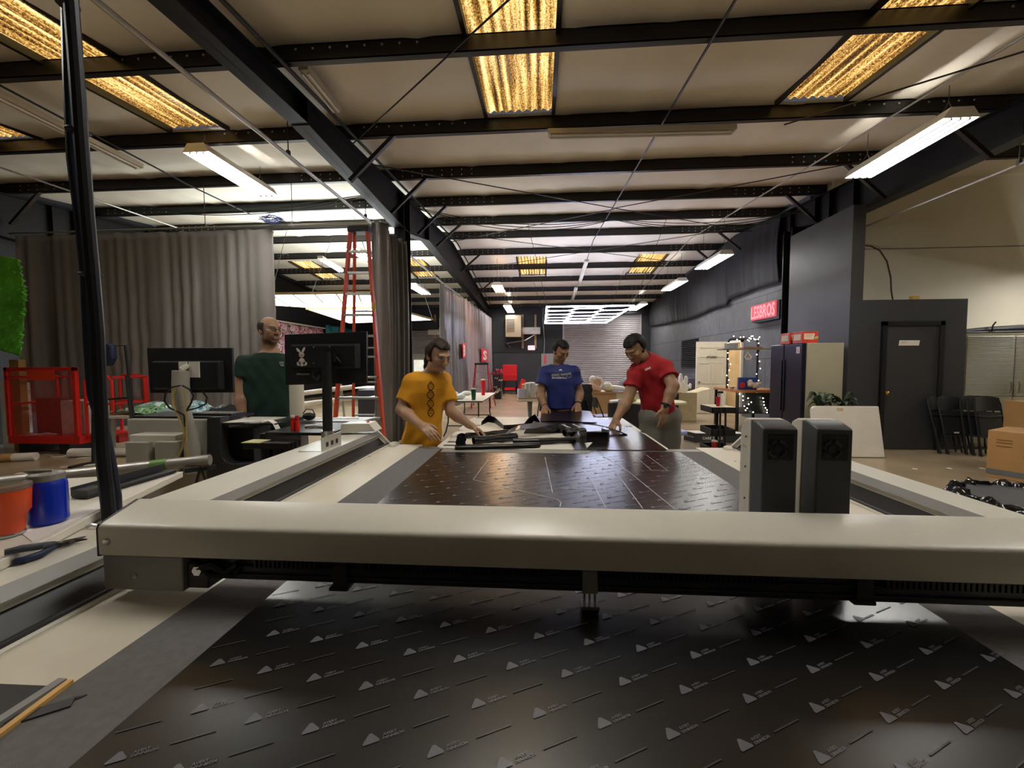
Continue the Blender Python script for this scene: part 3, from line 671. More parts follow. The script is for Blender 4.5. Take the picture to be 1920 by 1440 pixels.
b.build('body', mat('blue_plastic', '#1236c8', .15, var=.05, trans=.25, spec=.6), t, bev=0)
b = MB(); b.lathe((bp.x, bp.y, bp.z), [(r*.88, .121), (r*.9, .124), (r*.9, .138), (r*.8, .142), (r*.45, .145), (.008, .146)], 28); ld = b.build('lid', mat('grey_lid', '#8b8780', .4), t)
b = MB(); b.tube([(bp.x-.035, bp.y, bp.z+.138), (bp.x-.05, bp.y-.005, bp.z+.143), (bp.x-.035, bp.y-.02, bp.z+.149), (bp.x, bp.y-.015, bp.z+.15), (bp.x+.02, bp.y, bp.z+.147)], .005, 8); b.build('carry_loop', mat('grey_lid2', '#a19c92', .4), ld)
cp = gz(12, 1003, 1.0145)
t = thing('tumbler', 'orange steel tumbler with a clear lid, at the left edge beside the blue bottle', 'cup', cp)
b = MB(); b.lathe((cp.x, cp.y, cp.z), [(.02, 0), (.031, .001), (.033, .01), (.036, .046), (.046, .062), (.048, .1), (.049, .122)], 28); b.build('body', mat('orange_enamel', '#e2501a', .35, var=.04, spec=.5), t)
b = MB(); b.lathe((cp.x, cp.y, cp.z), [(.0495, .12), (.051, .124), (.05, .132), (.042, .134), (.01, .133)], 28); b.build('lid', mat('clear_lid', '#aab0a4', .12, var=0, trans=.7), t)
b = MB(); b.lathe((cp.x, cp.y, cp.z), [(.0345, .0005), (.0345, .006), (.034, .008)], 28); b.build('steel_base', M_steelb, t)
b = MB(); b.lathe((cp.x-.004, cp.y-.0485, cp.z+.092), [(.009, 0), (.009, .0015), (.006, .002)], 18, Matrix(((1, 0, 0), (0, 0, -1), (0, 1, 0)))); b.build('round_badge', mat('bronze_badge', '#a0682e', .4, .5, var=0), t)
# pliers on the left rail
t = thing('long_nose_pliers', 'long-nose pliers with dark blue grips lying on the left rail', 'pliers', gz(90, 1030, .987))
z = .997
def path(px): return [gz(x, y, z) for x, y in px]
b = MB(); b.tube([gz(8, 1036, 1.022), gz(40, 1029, 1.0215), gz(75, 1024, 1.016), gz(100, 1020, 1.004), gz(118, 1020, .999)], [.007, .0085, .0085, .007, .005], 10); b.build('handle', mat('dark_grip', '#33373f', .5), t)
b = MB(); b.tube(path([(27, 1053), (45, 1050), (75, 1040), (100, 1026), (115, 1021)]), [.007, .0085, .0085, .007, .005], 10); b.build('handle', mat('navy_grip', '#1d2a48', .5), t)
b = MB(); b.tube(path([(110, 1023), (120, 1019), (135, 1014), (160, 1006)]), [.006, .0085, .006, .0018], 8); b.build('jaw', mat('dark_steel_jaw', '#5b574f', .35, .8), t)
b = MB(); b.tube(path([(112, 1022), (128, 1018), (142, 1013), (163, 1011)]), [.005, .007, .005, .0018], 8); b.build('jaw', bpy.data.materials['dark_steel_jaw'], t)
t = thing('steel_clip', 'small steel clip on the rail at the left end of the bridge', 'clip', gz(175, 989, .987))
b = MB(); p = gz(175, 989, .99); b.tube([p+V((-.02, 0, .002)), p+V((-.005, .0, .008)), p+V((.015, 0, .004))], .005, 8); b.build('clip_body', M_steelb, t)
# ============================================================ curtains, tracks, pipes
M_curt = mat('grey_vinyl_curtain', '#7f7a76', .36, var=.06, scale=1.2, spec=.55, bump=.25, bscale=5)
M_track = mat('galvanised_track', '#aaa59c', .35, .7, var=.05)
rnd = random.Random(11)
def fold(seed, n=9):
    r = random.Random(seed); W_ = [(r.uniform(.5, 1.), r.uniform(3, 26), r.uniform(0, 6.3)) for _ in range(n)]
    return lambda s: sum(a*math.sin(f*s+p) for a, f, p in W_)/n
def curtain(name, label, P, Q, zt, zb, amp, seed, m=M_curt, group=None, depthfn=None, topfn=None):
    """hanging sheet from P to Q (plan points)"""
    P = V((P[0], P[1], 0)); Q = V((Q[0], Q[1], 0)); L = (Q-P).length; d = (Q-P)/L; nrm = V((d.y, -d.x, 0))
    f = fold(seed, 8); g = fold(seed+1, 5); t = thing(name, label, 'curtain', P.lerp(Q, .5)+V((0, 0, zb)), group)
    nu = max(40, int(L/.035)); nv = 26
    def fn(u, v):
        s = u*L; a = amp*(.55+.9*v)*(depthfn(u) if depthfn else 1)
        off = a*(f(s*1.5)*2.0+.5*math.sin(s*10+2*f(s*.9)+1.2*v*g(s))**3)+.05*v*g(s*.6+v*2)
        top = zt+(topfn(u) if topfn else 0)-.018*abs(math.sin(s*PI/.4))
        p = P+d*s+nrm*off
        return (p.x, p.y, top+(zb+.02*g(s)-top)*v)
    b = MB(); b.grid(fn, nu, nv); o = b.build('cloth', m, t, ang=80)
    sm = o.modifiers.new('thick', 'SOLIDIFY'); sm.thickness = .006
    return t
ct = curtain('industrial_curtain', 'wide grey vinyl curtain hanging across the left side behind the monitors', (-9.55, 6.9), (-4.66, 6.9), 3.82, .58, .055, 5, depthfn=lambda u: .45+.9*max(0, (u-.45))+(1.6 if u < .14 else 0))
cb_ = thing('industrial_curtain', 'bundled grey vinyl curtain gathered beside the main column, right of the tall ladder', 'curtain', (-2.62, 7.1, .05))
b = MB()
def bundle(u, v):
    x0, y0, x1, y1 = -2.81, 6.75, -2.47, 7.42
    s = u*2*PI; cxx, cyy = x0+(x1-x0)*u, y0+(y1-y0)*u
    w = 1-.0*v
    off = .07*math.sin(u*2*PI*5.5)+.03*math.sin(u*2*PI*13+1+v)
    zt = 3.80-.14*u
    return (cxx+off*.8+.02*math.sin(4*v), cyy-abs(off)*.7, zt+(.06-zt)*v)
b.grid(bundle, 150, 24); o = b.build('cloth', M_curt, cb_, ang=80); sm = o.modifiers.new('thick', 'SOLIDIFY'); sm.thickness = .006
b = MB()
b.grid(lambda u, v: (-2.81+.30*u, 6.70+.03*math.sin(u*9)-.02*u, 3.8-.02*u+(.06-3.78)*v), 20, 14); o = b.build('outer_fold', M_curt, cb_, ang=80); sm = o.modifiers.new('thick', 'SOLIDIFY'); sm.thickness = .006
M_curt2 = mat('pale_vinyl_curtain', '#8a8082', .4, var=.06, scale=1, spec=.5)
curtain('industrial_curtain', 'long pale curtain with red S posters running to the rear wall', (-2.62, 14.0), (-2.45, 20.4), 3.72, .18, .09, 31, M_curt2)
curtain('industrial_curtain', 'dark folded start of the far curtain just right of the yellow-shirted person', (-2.7, 10.9), (-2.52, 13.8), 3.62, .18, .12, 44)
M_red = mat('red_paint', '#d42a22', .4, var=.06, scale=6)
M_whitep = mat('white_plastic', '#ece8e0', .4, var=.02)
M_redp = mat('red_poster', '#e8384a', .5, var=0)
for k, (px0, px1, py0, py1) in enumerate(((868, 873, 643, 671), (903, 915, 653, 678))):
    X = (-2.44, -2.40)[k]; a = gx(px0, (py0+py1)/2, X); c = gx(px1, (py0+py1)/2, X); zt = gx(px0, py0, X).z; zb = gx(px0, py1, X).z
    t = thing('poster', ['red poster on the pale curtain, nearer to the camera', 'red poster with a white S on the pale curtain beside the small red ladder'][k], 'poster', (X, (a.y+c.y)/2, zb), None)
    b = MB(); b.box((X-.008, a.y, zb), (X, c.y, zt)); b.build('paper', M_redp, t, ang=0)
    b = MB(); put_text(b, 'S' if k else 'B', (X+.004, (a.y+c.y)/2, (zb+zt)/2), (0, -1, 0) if False else (0, 1, 0), (0, 0, 1), height=(zt-zb)*.75, width=(c.y-a.y)*.6, bold=.04); b.build('letter', M_whitep, t, ang=0)
# tracks and conduits under the roof
def pipe(name, label, pts, r, m=M_track, hang=(), cat='pipe'):
    t = thing(name, label, cat, pts[0]); b = MB(); b.tube(pts, r, 8); b.build('pipe', m, t)
    for p in hang:
        b = MB(); b.tube([p, (p[0], p[1], roof_b(p[1])+.03)], .006, 5); b.cbox((p[0], p[1], p[2]+.03), (.035, .035, .07)); b.build('hanger', M_wire, t)
    return t
pipe('curtain_track', 'long galvanised curtain track left of the main roof beam', [(-2.92, 1.5, 3.84), (-2.86, 6.8, 3.84), (-2.7, 10.8, 3.68), (-2.6, 20.5, 3.78)], .022, hang=[(-2.89, 4.6, 3.84), (-2.86, 6.6, 3.84), (-2.8, 8.6, 3.76)])
pipe('curtain_track', 'thin horizontal track carrying the wide grey curtain', [(-9.7, 6.9, 3.86), (-2.85, 6.86, 3.86)], .016, hang=[(-8.0, 6.9, 3.86), (-5.9, 6.9, 3.86), (-4.3, 6.9, 3.86)])
a, c = gx(1607, 431, 5.6), gx(1960, 289, 5.6)
pipe('curtain_track', 'bright silver rod hanging at upper right in front of the off-white wall', [a, c, (5.6, 2.5, c.z)], .017, mat('bright_rod', '#cfcbc2', .3, .7, var=0), hang=[(5.6, a.y-.15, a.z), (5.6, 5.3, c.z+.0)])
pipe('conduit', 'thin conduit running under the roof above the right-hand lamps', [(4.2, 1.5, roof_b(1.5)-.04), (4.2, 11.9, roof_b(11.9)-.05), (4.2, 20, roof_b(20)-.04)], .012)
pipe('conduit', 'thin conduit along the right face of the main roof beam', [(-2.42, 1.8, roof_b(1.8)-.03), (-2.42, 11.9, roof_b(11.9)-.03), (-2.42, 20, roof_b(20)-.03)], .02, M_steel)
pipe('conduit', 'thin pale conduit at upper left ending above the grey curtain', [gx(-40, 300, -7.2), gx(335, 428, -7.2)], .013)
pipe('conduit', 'dark cable run from the left roof edge to the left lamp', [gx(0, 160, -5.6), gx(350, 345, -5.6), gx(470, 402, -5.6)], .012, M_steel)
pipe('conduit', 'vertical strap of the roof centre line', [(1.5, 3.0, roof_b(3)-.03), (1.5, 8.6, roof_b(8.6)-.03), (1.5, 11.9, roof_b(11.9)-.03), (1.5, 20, roof_b(20)-.03)], .012, M_steel)
M_net = mat('green_net_cable', '#1e4a3c', .5, var=0)
def swag(name, label, P, Q, sag, r=.008, m=M_net, n=3):
    t = thing(name, label, 'cable', P)
    for k in range(n):
        pts = []
        for q in range(13):
            u = q/12; p = V(P).lerp(V(Q), u); p.z -= (sag+.05*k)*4*u*(1-u); p.y += .03*k; pts.append(p)
        b = MB(); b.tube(pts, r, 5); b.build('strand', m if k != 1 else M_steel2, t)
swag('network_cable', 'green network cables sagging under the roof right of the main beam', (-2.4, 7.6, 4.4), (1.5, 8.7, 4.45), .22)
swag('network_cable', 'green network cables sagging from roof centre to the right wall', (1.5, 8.7, 4.45), (5.3, 8.6, 4.5), .18)
swag('network_cable', 'green network cables sagging under the roof left of the main beam', gx(480, 360, -4.4)*0+V((-7.6, 7.0, 4.32)), (-2.9, 6.9, 4.35), .12)
t = thing('cable_coil', 'tangled blue cable coil hanging above the right end of the grey curtain', 'cable', gy(512, 412, 6.7))
c0 = gy(512, 412, 6.7); rr = random.Random(3); pts = []
for k in range(90): a = k*.7; pts.append(c0+V((.2*math.cos(a)*rr.uniform(.5, 1), .1*math.sin(a*1.3), .07*math.sin(a)*rr.uniform(.4, 1))))
b = MB(); b.tube(pts, .006, 5); b.build('coil', mat('blue_cable', '#2b3a6a', .5, var=0), t)
# black drape along the top of the right wall
M_drape = mat('black_fabric_drape', '#202023', .85, var=.15, scale=4)
t = thing('wall_drape', 'black fabric draped along the top of the right wall with a wavy lower edge', 'drape', (5.4, 13, 3.2))
poly = [(1462, 529), (1420, 541), (1395, 551), (1371, 560), (1366, 562), (1364, 572), (1335, 580), (1310, 592), (1286, 600), (1256, 606), (1228, 611), (1212, 613)]
Pz = [(gx(x, y, 5.42).y, gx(x, y, 5.42).z) for x, y in poly]
def low(y):
    for (a, za), (c, zc) in zip(Pz[:-1], Pz[1:]):
        if a <= y <= c: return za+(zc-za)*(y-a)/(c-a)
    return Pz[0][1] if y < Pz[0][0] else Pz[-1][1]
ya, yb = Pz[0][0], 20.6; f = fold(77, 7)
b = MB()
def dr(u, v):
    y = ya+(yb-ya)*u; z0 = roof_b(y)+.02; z1 = low(y)
    return (5.46-.05-.07*math.sin(PI*v)*(1+f(y*3))-.05*f(y*7)*v, y, z0+(z1-z0)*v)
b.grid(dr, 160, 14); o = b.build('cloth', M_drape, t, ang=80); sm = o.modifiers.new('thick', 'SOLIDIFY'); sm.thickness = .008
# ============================================================ right-hand side
def simple_box(name, label, cat, lo, hi, m, part='body', bev=.004, group=None):
    t = thing(name, label, cat, ((lo[0]+hi[0])/2, (lo[1]+hi[1])/2, lo[2]), group)
    b = MB(); b.box(lo, hi); b.build(part, m, t, ang=0, bev=bev); return t
Mrev = Matrix(((1, 0, 0), (0, 0, -1), (0, 1, 0)))       # lathe axis towards the camera (-Y)
M_brass = mat('brass', '#d8b04a', .25, .9, var=0)
# grey closet with the dark door
cx0, cx1, cy0, cz1 = 5.135, 6.96, 7.2, 2.49
b = MB(); b.box((cx0, cy0, 0), (cx1, 8.28, cz1)); struct(b.build('wall_closet', M_closet, ang=0), 'charcoal boxed-in closet on the right', 'wall')
d0, d1, dz = gy(1655, 700, 7.19).x, gy(1758, 700, 7.19).x, 2.06
b = MB(); b.box((d0+.02, 7.17, .01), (d1-.02, 7.2, dz)); dr_ = b.build('door_3', mat('charcoal_door', '#3a3a3b', .5, var=.05), ang=0); struct(dr_, 'dark grey closet door with a white paper sign and brass knob', 'door')
b = MB()
for lo, hi in (((d0-.05, 7.15, 0), (d0+.02, 7.2, dz+.07)), ((d1-.02, 7.15, 0), (d1+.05, 7.2, dz+.07)), ((d0-.05, 7.15, dz), (d1+.05, 7.2, dz+.07))): b.box(lo, hi)
b.build('door_frame', M_steel2, dr_, ang=0)
p = gy(1662, 737, 7.13); b = MB(); b.lathe((p.x, 7.17, p.z), [(.03, 0), (.03, .008), (.012, .012), (.012, .04), (.028, .05), (.03, .065), (.018, .075)], 16, Mrev); b.build('door_knob', M_brass, dr_)
b = MB(); b.box((d1-.03, 7.145, 1.75), (d1+.0, 7.165, 1.88)); b.build('hinge', M_steel2, dr_, ang=0)
q = [gy(x, y, 7.165) for x, y in ((1687, 638), (1725, 638), (1723, 648), (1685, 648))]
t = thing('paper_sign', 'white paper strip taped on the dark closet door', 'sign', q[0])
b = MB(); b.add(q+[p_+V((0, .004, 0)) for p_ in q], [(3, 2, 1, 0), (0, 1, 5, 4), (1, 2, 6, 5), (2, 3, 7, 6), (3, 0, 4, 7)]); b.build('paper', mat('white_sign_paper', '#f4efdc', .7, var=0), t, ang=0)
b = MB(); put_text(b, 'REP', (sum(q, V())/4)+V((-.08, -.003, .01)), (1, 0, 0), (0, 0, 1), height=.035); b.build('lettering', mat('faint_pink_ink', '#d9b0a0', .7, var=0), t, ang=0)
t = simple_box('wood_block', 'small yellow block lying on top of the grey closet', 'block', (gy(1709, 560, 7.25).x, 7.22, cz1), (gy(1721, 560, 7.25).x, 7.3, cz1+.06), mat('yellow_wood', '#c9a04a', .6))
pipe('cable_loop', 'thin brown cable looping from the black panel down to the closet top', [gy(1612, 460, 7.5), gy(1632, 461, 7.5), gy(1650, 470, 7.5), gy(1663, 490, 7.5), gy(1670, 520, 7.5), gy(1671, 545, 7.5), gy(1674, 562, 7.4)], .012, mat('brown_cable', '#4a2c22', .5, var=0), cat='cable')
# beige cabinets with louvred doors
bx0 = 7.0; M_beige = mat('beige_metal', '#aba488', .45, var=.05); M_louv = mat('louvre_metal', '#a39c80', .45, var=.04)
t = thing('storage_cabinet', 'beige metal cabinet with slatted doors at the right edge', 'cabinet', (7.7, 7.5, 0))
zt_ = 1.93
b = MB(); b.box((bx0, 7.25, .05), (8.5, 7.75, zt_)); b.build('carcass', M_beige, t, ang=0, bev=.004)
for k, (x0, x1) in enumerate(((bx0+.02, bx0+.74), (bx0+.76, bx0+1.48))):
    b = MB(); n = 42
    for q in range(n): z = .9+q*.0235; b.add([(x0, 7.245, z), (x1, 7.245, z), (x1, 7.23, z+.004), (x0, 7.23, z+.004), (x0, 7.245, z+.022), (x1, 7.245, z+.022)], [(0, 1, 2, 3), (3, 2, 5, 4)])
    dd = b.build('door', M_louv, t, ang=0)
    b = MB(); b.box((x0, 7.235, .1), (x1, 7.25, .885)); b.build('lower_panel', M_beige, dd, ang=0)
    xx = x1-.05 if k == 0 else x0+.05
    b = MB(); b.tube([(xx, 7.21, .95), (xx, 7.2, .98), (xx, 7.2, 1.1), (xx, 7.21, 1.13)], .012, 8); b.build('handle', M_steelb, dd)
t = thing('tripod_bag', 'dark tubes and folded tripods lying on top of the beige cabinet', 'equipment', (7.6, 7.45, zt_))
b = MB(); b.tube([(7.02, 7.4, zt_+.04), (7.5, 7.42, zt_+.07), (8.0, 7.4, zt_+.09), (8.45, 7.45, zt_+.06)], [.03, .05, .06, .03], 10); b.build('bag', M_md, t)
b = MB(); b.tube([(7.02, 7.34, zt_+.02), (8.5, 7.33, zt_+.03)], .02, 8); b.tube([(7.45, 7.3, zt_+.03), (7.5, 7.34, zt_+.13), (7.56, 7.36, zt_+.19)], .012, 8); b.build('tripod_leg', M_mb, t)
# stack of folded black chairs
M_chair = mat('black_folding_chair', '#232326', .4, var=.06, scale=6)
def folded_chair():
    t = thing('folding_chair', 'black folding chair, frontmost of the stack leaning by the closet', 'chair', (0, 0, 0), 'folded chairs by the closet')
    w = .225
    for s in (-1, 1): b = MB(); b.tube([(s*w, -.02, 0), (s*w, .0, .45), (s*(w-.005), .015, .8), (s*(w-.03), .02, .89)], .0125, 8); b.build('leg', M_chair, t)
    for s in (-1, 1): b = MB(); b.tube([(s*(w-.04), .035, .0), (s*(w-.04), .03, .3), (s*(w-.035), .02, .55)], .0115, 8); b.build('leg', M_chair, t)
    b = MB(); b.sheet(lambda u, v: (-w+.015+(2*w-.03)*u, .018+.03*math.sin(PI*u)-.0, .70+.20*v+.035*math.sin(PI*u)*v), 14, 6, .016); b.build('backrest', M_chair, t, ang=50)
    b = MB(); b.sheet(lambda u, v: (-w+.03+(2*w-.06)*u, .0+.012*v, .32+.36*v-.02*math.cos((u-.5)*PI)*(1-v)), 12, 6, .022); b.build('seat', M_chair, t, ang=50)
    for z, tp in ((.62, 0), (.30, 0), (.12, 0)): b = MB(); b.tube([(-w, -.004, z), (0, -.012, z-.015), (w, -.004, z)], .009, 8); b.build('cross_bar', M_chair, t)
    b = MB(); b.cbox((.0, -.02, .335), (.10, .004, .022)); b.build('white_label', M_whitep, t, ang=0)
    return t
fc = folded_chair(); fc.location = (6.98, 6.72, 0); fc.rotation_euler = (math.radians(-7), 0, math.radians(8))
fl = ['black folding chair, second from the front of the stack by the closet', 'black folding chair in the middle of the stack by the closet', 'black folding chair, second from the wall in the stack by the closet', 'black folding chair at the back left of the stack, tilted against the closet']
for k, (x, y, rz, rx) in enumerate(((6.94, 6.79, 9, -7), (6.90, 6.86, 10, -7), (6.62, 6.87, 14, -10), (6.55, 6.93, 16, -12))):
    c = dup(fc, (x, y, 0), label=fl[k]); c.rotation_euler = (math.radians(rx), 0, math.radians(rz))
# white table top leaning in front of the fridge
q = [gy(1523, 762, 6.6), gy(1650, 762, 6.6), gy(1660, 853, 6.5), gy(1523, 853, 6.5)]
t = thing('folded_table', 'white folding table turned on its side, leaning beside the fridge', 'table', ((q[0].x+q[1].x)/2, 6.45, 0))
yb_ = q[2].y; x0 = q[0].x; x1t = q[1].x; x1b = q[2].x; zt_ = q[0].z
P = [(x0, .01), (x1b, .01), (x1t, zt_)]+[(x0+.07-.07*math.sin(a), zt_-.07+.07*math.cos(a)) for a in (0, .5, 1.0, PI/2)]
lean = lambda x, z, o: V((x, yb_+.16*z+o, z))
b = MB(); b.prism(P, lambda x, z: lean(x, z, 0), lambda x, z: lean(x, z, .045)); b.build('table_top', M_tab, t, ang=20, bev=.006)
b = MB(); p = lean(x0+.42, zt_-.06, -.001); b.cbox(p, (.09, .003, .07)); b.build('tape_scrap', mat('masking_tape', '#cdb58c', .7), t, ang=0)
b = MB(); b.tube([lean(x0+.1, .1, .06), lean(x0+.1, zt_-.1, .06)], .012); b.build('folded_leg', M_mg, t)
# fridge
M_navy = mat('dark_steel_door', '#2e2c3d', .3, .55, var=.05, scale=3); M_fridge = mat('fridge_beige_side', '#a8a189', .45, var=.03)
fx, fy0, fy1, fw_ = 4.30, 7.03, 7.96, .65; fz = 1.78
t = thing('fridge', 'tall two-door fridge with dark doors and beige side, red cartons on top', 'fridge', (fx+fw_/2, 6.8, 0))
b = MB(); b.box((fx+.07, fy0, .02), (fx+fw_, fy1, fz)); b.build('body', M_fridge, t, ang=0, bev=.01)
for k, (y0, y1) in enumerate(((fy0+.005, fy0+.5), (fy0+.515, fy1-.005))):
    b = MB(); b.box((fx, y0, .06), (fx+.066, y1, fz-.005)); dd = b.build('door', M_navy, t, ang=0, bev=.012, seg=3)
    yy = y1-.03 if k == 0 else y0+.03
    b = MB(); b.bar((fx-.006, yy, .6), (fx-.006, yy, 1.5), .012, .025); b.build('handle', M_steel2, dd, ang=0)
    if k == 0:
        b = MB(); b.box((fx-.003, fy0+.07, fz-.17), (fx, fy0+.16, fz-.06)); b.build('sticker', mat('pink_white_sticker', '#e8d6d6', .5, var=0), dd, ang=0)
        b = MB(); put_text(b, 'MINI', (fx-.0035, fy0+.115, fz-.13), (0, -1, 0), (0, 0, 1), width=.06); b.build('sticker_print', M_redp, dd, ang=0)
M_carton = mat('red_carton', '#d8452e', .5, var=.05); M_cream = mat('cream_print', '#f1dcbc', .6, var=0); M_yel = mat('yellow_print', '#d9c06a', .6, var=0)
for k, (x0, y0, x1, y1, lab) in enumerate(((4.30, 7.05, 4.55, 7.3, 'red and cream food carton on the fridge, the one facing the camera'), (4.28, 7.36, 4.55, 7.62, 'red and white food carton on the fridge, behind the other one'))):
    t = simple_box('food_carton', lab, 'carton', (x0, y0, fz), (x1, y1, fz+.19), M_carton, bev=.002, group='cartons on the fridge')
    b = MB(); b.add([(x0+.03, y0-.002, fz+.155), (x0+.20, y0-.002, fz+.155), (x0+.18, y0-.002, fz+.055), (x0+.03, y0-.002, fz+.06)], [(3, 2, 1, 0)]); b.add([(x0-.002, y0+.03, fz+.15), (x0-.002, y1-.03, fz+.15), (x0-.002, y1-.03, fz+.05), (x0-.002, y0+.03, fz+.05)], [(0, 1, 2, 3)]); b.build('cream_panel', M_cream, t, ang=0)
    b = MB(); b.add([(x0+.2, y0-.0025, fz+.10), (x1, y0-.0025, fz+.115), (x1, y0-.0025, fz+.075), (x0+.19, y0-.0025, fz+.06)], [(3, 2, 1, 0)]); b.build('yellow_band', M_yel, t, ang=0)
    b = MB(); put_text(b, 'NOODLES', (x0+.11, y0-.003, fz+.13), (1, 0, 0), (0, 0, 1), width=.12, bold=.01); put_text(b, 'INSTANT', (x0+.10, y0-.003, fz+.10), (1, 0, 0), (0, 0, 1), width=.09); b.build('lettering', mat('brown_print', '#9a5a3c', .6, var=0), t, ang=0)
# plants behind the leaning table
M_leaf = mat('dark_green_leaf', '#33452a', .4, var=.25, scale=12); rr = random.Random(5)
for k, (px, lab) in enumerate(((1545, 'green plant with curling leaves behind the white leaning table, left one'), (1588, 'green plant with curling leaves behind the white leaning table, right one'))):
    c = gy(px, 762, 6.75); t = thing('potted_plant', lab, 'plant', (c.x, 6.84, 0), 'plants behind the leaning table')
    b = MB(); b.lathe((c.x, 6.84, 0), [(.10, 0), (.14, .3), (.15, .3), (.13, .29)], 16); b.build('pot', M_md, t)
    b = MB(); b.tube([(c.x, 6.84, .25), (c.x, 6.84, .7)], .03, 8); b.build('stem', mat('plant_stem', '#4a4a2a', .6), t)
    for q in range(14):
        a = 2*PI*q/14+rr.uniform(-.2, .2); L = rr.uniform(.16, .26); hgt = rr.uniform(.16, .34); w = rr.uniform(.05, .075)
        def lf(u, v):
            s = v; rad = L*s; z = .70+hgt*math.sin(s*PI*.62)-.12*s*s
            ww = w*math.sin(PI*min(1, .15+.85*s))**.7*(u-.5)*2
            return (c.x+math.cos(a)*rad-math.sin(a)*ww, 6.84+math.sin(a)*rad*.5+math.cos(a)*ww*.6, z+.02*abs(u-.5)*2)
        b = MB(); b.grid(lf, 4, 10); o = b.build('leaf', M_leaf, t, ang=80); sm = o.modifiers.new('thick', 'SOLIDIFY'); sm.thickness = .004
# cardboard boxes and the lined bin at the right edge
M_card = mat('cardboard', '#b58a58', .8, var=.06, scale=4); M_tape = mat('grey_tape', '#6f7276', .5, var=.05)
a = gz(1848, 893, 0); Bx, By = a.x, a.y
t = thing('cardboard_box', 'big cardboard box on the floor at the right edge, lower of the two', 'box', (Bx+.45, By+.3, 0))
zb = gy(1848, 806, By).z; R_ = Matrix.Rotation(math.radians(-60), 3, 'Z')
b = MB(); b.cbox(V((Bx, By, 0))+R_@V((.5, .32, zb/2)), (1.0, .64, zb), R=R_); b.build('carton', M_card, t, ang=0, bev=.006)
b = MB(); b.cbox(V((Bx, By, 0))+R_@V((.5, .32, .075)), (1.003, .643, .07), R=R_); b.build('tape_band', M_tape, t, ang=0)
b = MB(); b.cbox(V((Bx, By, 0))+R_@V((.35, -.001, zb*.52)), (.1, .006, .035), R=R_); b.build('hand_hole', M_mb, t, ang=0)
b = MB(); b.cbox(V((Bx, By, 0))+R_@V((.5, .12, zb+.001)), (.3, .2, .003), R=R_); b.build('paper_label', M_whitep, t, ang=0)
b = MB()
for z_ in (.36, .4, .43): b.cbox(V((Bx, By, 0))+R_@V((.14, -.001, zb*z_*1.9)), (.13, .003, .012), R=R_)
b.build('faded_print', mat('dark_brown_ink', '#8a6438', .8, var=0), t, ang=0)
b2 = gy(1880, 800, By+.75)
t = thing('cardboard_box', 'smaller cardboard box behind the big one at the right edge, with grey tape', 'box', (b2.x+.3, By+.9, 0))
zt_ = gy(1880, 752, By+.75).z
b = MB(); b.box((6.75, 5.98, 0), (7.55, 6.4, zt_)); b.build('carton', M_card, t, ang=0, bev=.006)
b = MB(); b.box((6.85, 5.978, zt_*.62), (7.553, 6.402, zt_*.7)); b.build('tape_band', M_tape, t, ang=0)
M_bag = mat('glossy_black_bag', '#0d0e12', .16, var=.1, scale=20, spec=.7, bump=.9, bscale=14)
cxx, cyy, zr = 2.75, 2.42, .69
t = thing('waste_bin', 'round bin with a glossy black bag folded over its rim at the right edge', 'bin', (cxx, cyy, 0))
b = MB(); b.lathe((cxx, cyy, 0), [(.2, 0), (.24, .02), (.3, zr-.02), (.31, zr)], 32); b.build('bin', M_md, t)
rr = random.Random(9); ph = [rr.uniform(0, 6.3) for _ in range(8)]
b = MB(); N = 96; prof = [(.335, -.22), (.35, -.12), (.345, -.02), (.325, .02), (.295, .015), (.28, -.06), (.26, -.2), (.2, -.34), (.05, -.4)]
vs = []
for j, (r, z) in enumerate(prof):
    for i in range(N):
        a = 2*PI*i/N; w = .012*math.sin(a*17+ph[0]+j*.7)+.01*math.sin(a*29+ph[1]-j)+.008*math.sin(a*41+ph[2]+j*2)
        vs.append((cxx+(r+w)*math.cos(a), cyy+(r+w)*math.sin(a), zr+z+.012*math.sin(a*11+ph[3]+j)+.008*math.sin(a*23+ph[4])))
b.add(vs, [(j*N+i, j*N+(i+1) % N, (j+1)*N+(i+1) % N, (j+1)*N+i) for j in range(len(prof)-1) for i in range(N)])
o = b.build('bag', M_bag, t, ang=80)
t = None
for k, (x, y) in enumerate(((1842, 878), (1780, 878), (1715, 879))):
    p = gz(x, y, .003); tt = thing('paper_scrap', 'small white scrap on the floor by the %s' % ['big cardboard box', 'folded black chairs', 'dark closet door'][k], 'scrap', p); b = MB(); b.cbox(p, (.06, .05, .003), .4*k); b.build('scrap', M_whitep, tt, ang=0)

# studio door, foam panel, doorway
p0, p1 = gy(1305, 700, 12.0).x, gy(1362, 700, 12.0).x
M_cdoor = mat('cream_door', '#ece5cd', .45, var=.02)
t = thing('open_door', 'cream six-panel door lettered STUDIO standing open at the right wall', 'door', ((p0+p1)/2, 12, 0))
b = MB(); b.box((p0, 12.0, .01), (p1, 12.04, 2.06)); lf = b.build('door_leaf', M_cdoor, t, ang=0)
b = MB(); wd_ = p1-p0
for x0, x1 in ((.12, .46), (.56, .9)):
    for z0, z1 in ((.2, .72), (.86, 1.46), (1.62, 1.9)):
        X0, X1 = p0+wd_*x0, p0+wd_*x1
        for lo, hi in (((X0, 11.992, z0), (X1, 12.0, z0+.02)), ((X0, 11.992, z1-.02), (X1, 12.0, z1)), ((X0, 11.992, z0), (X0+.02, 12.0, z1)), ((X1-.02, 11.992, z0), (X1, 12.0, z1))): b.box(lo, hi)
b.build('panel_moulding', M_cdoor, lf, ang=0)
b = MB(); put_text(b, 'STUDIO', ((p0+p1)/2, 11.985, 1.62+.0), (1, 0, 0), (0, 0, 1), width=.29, shear=.25, bold=.03); b.build('lettering', M_mb, t, ang=0)
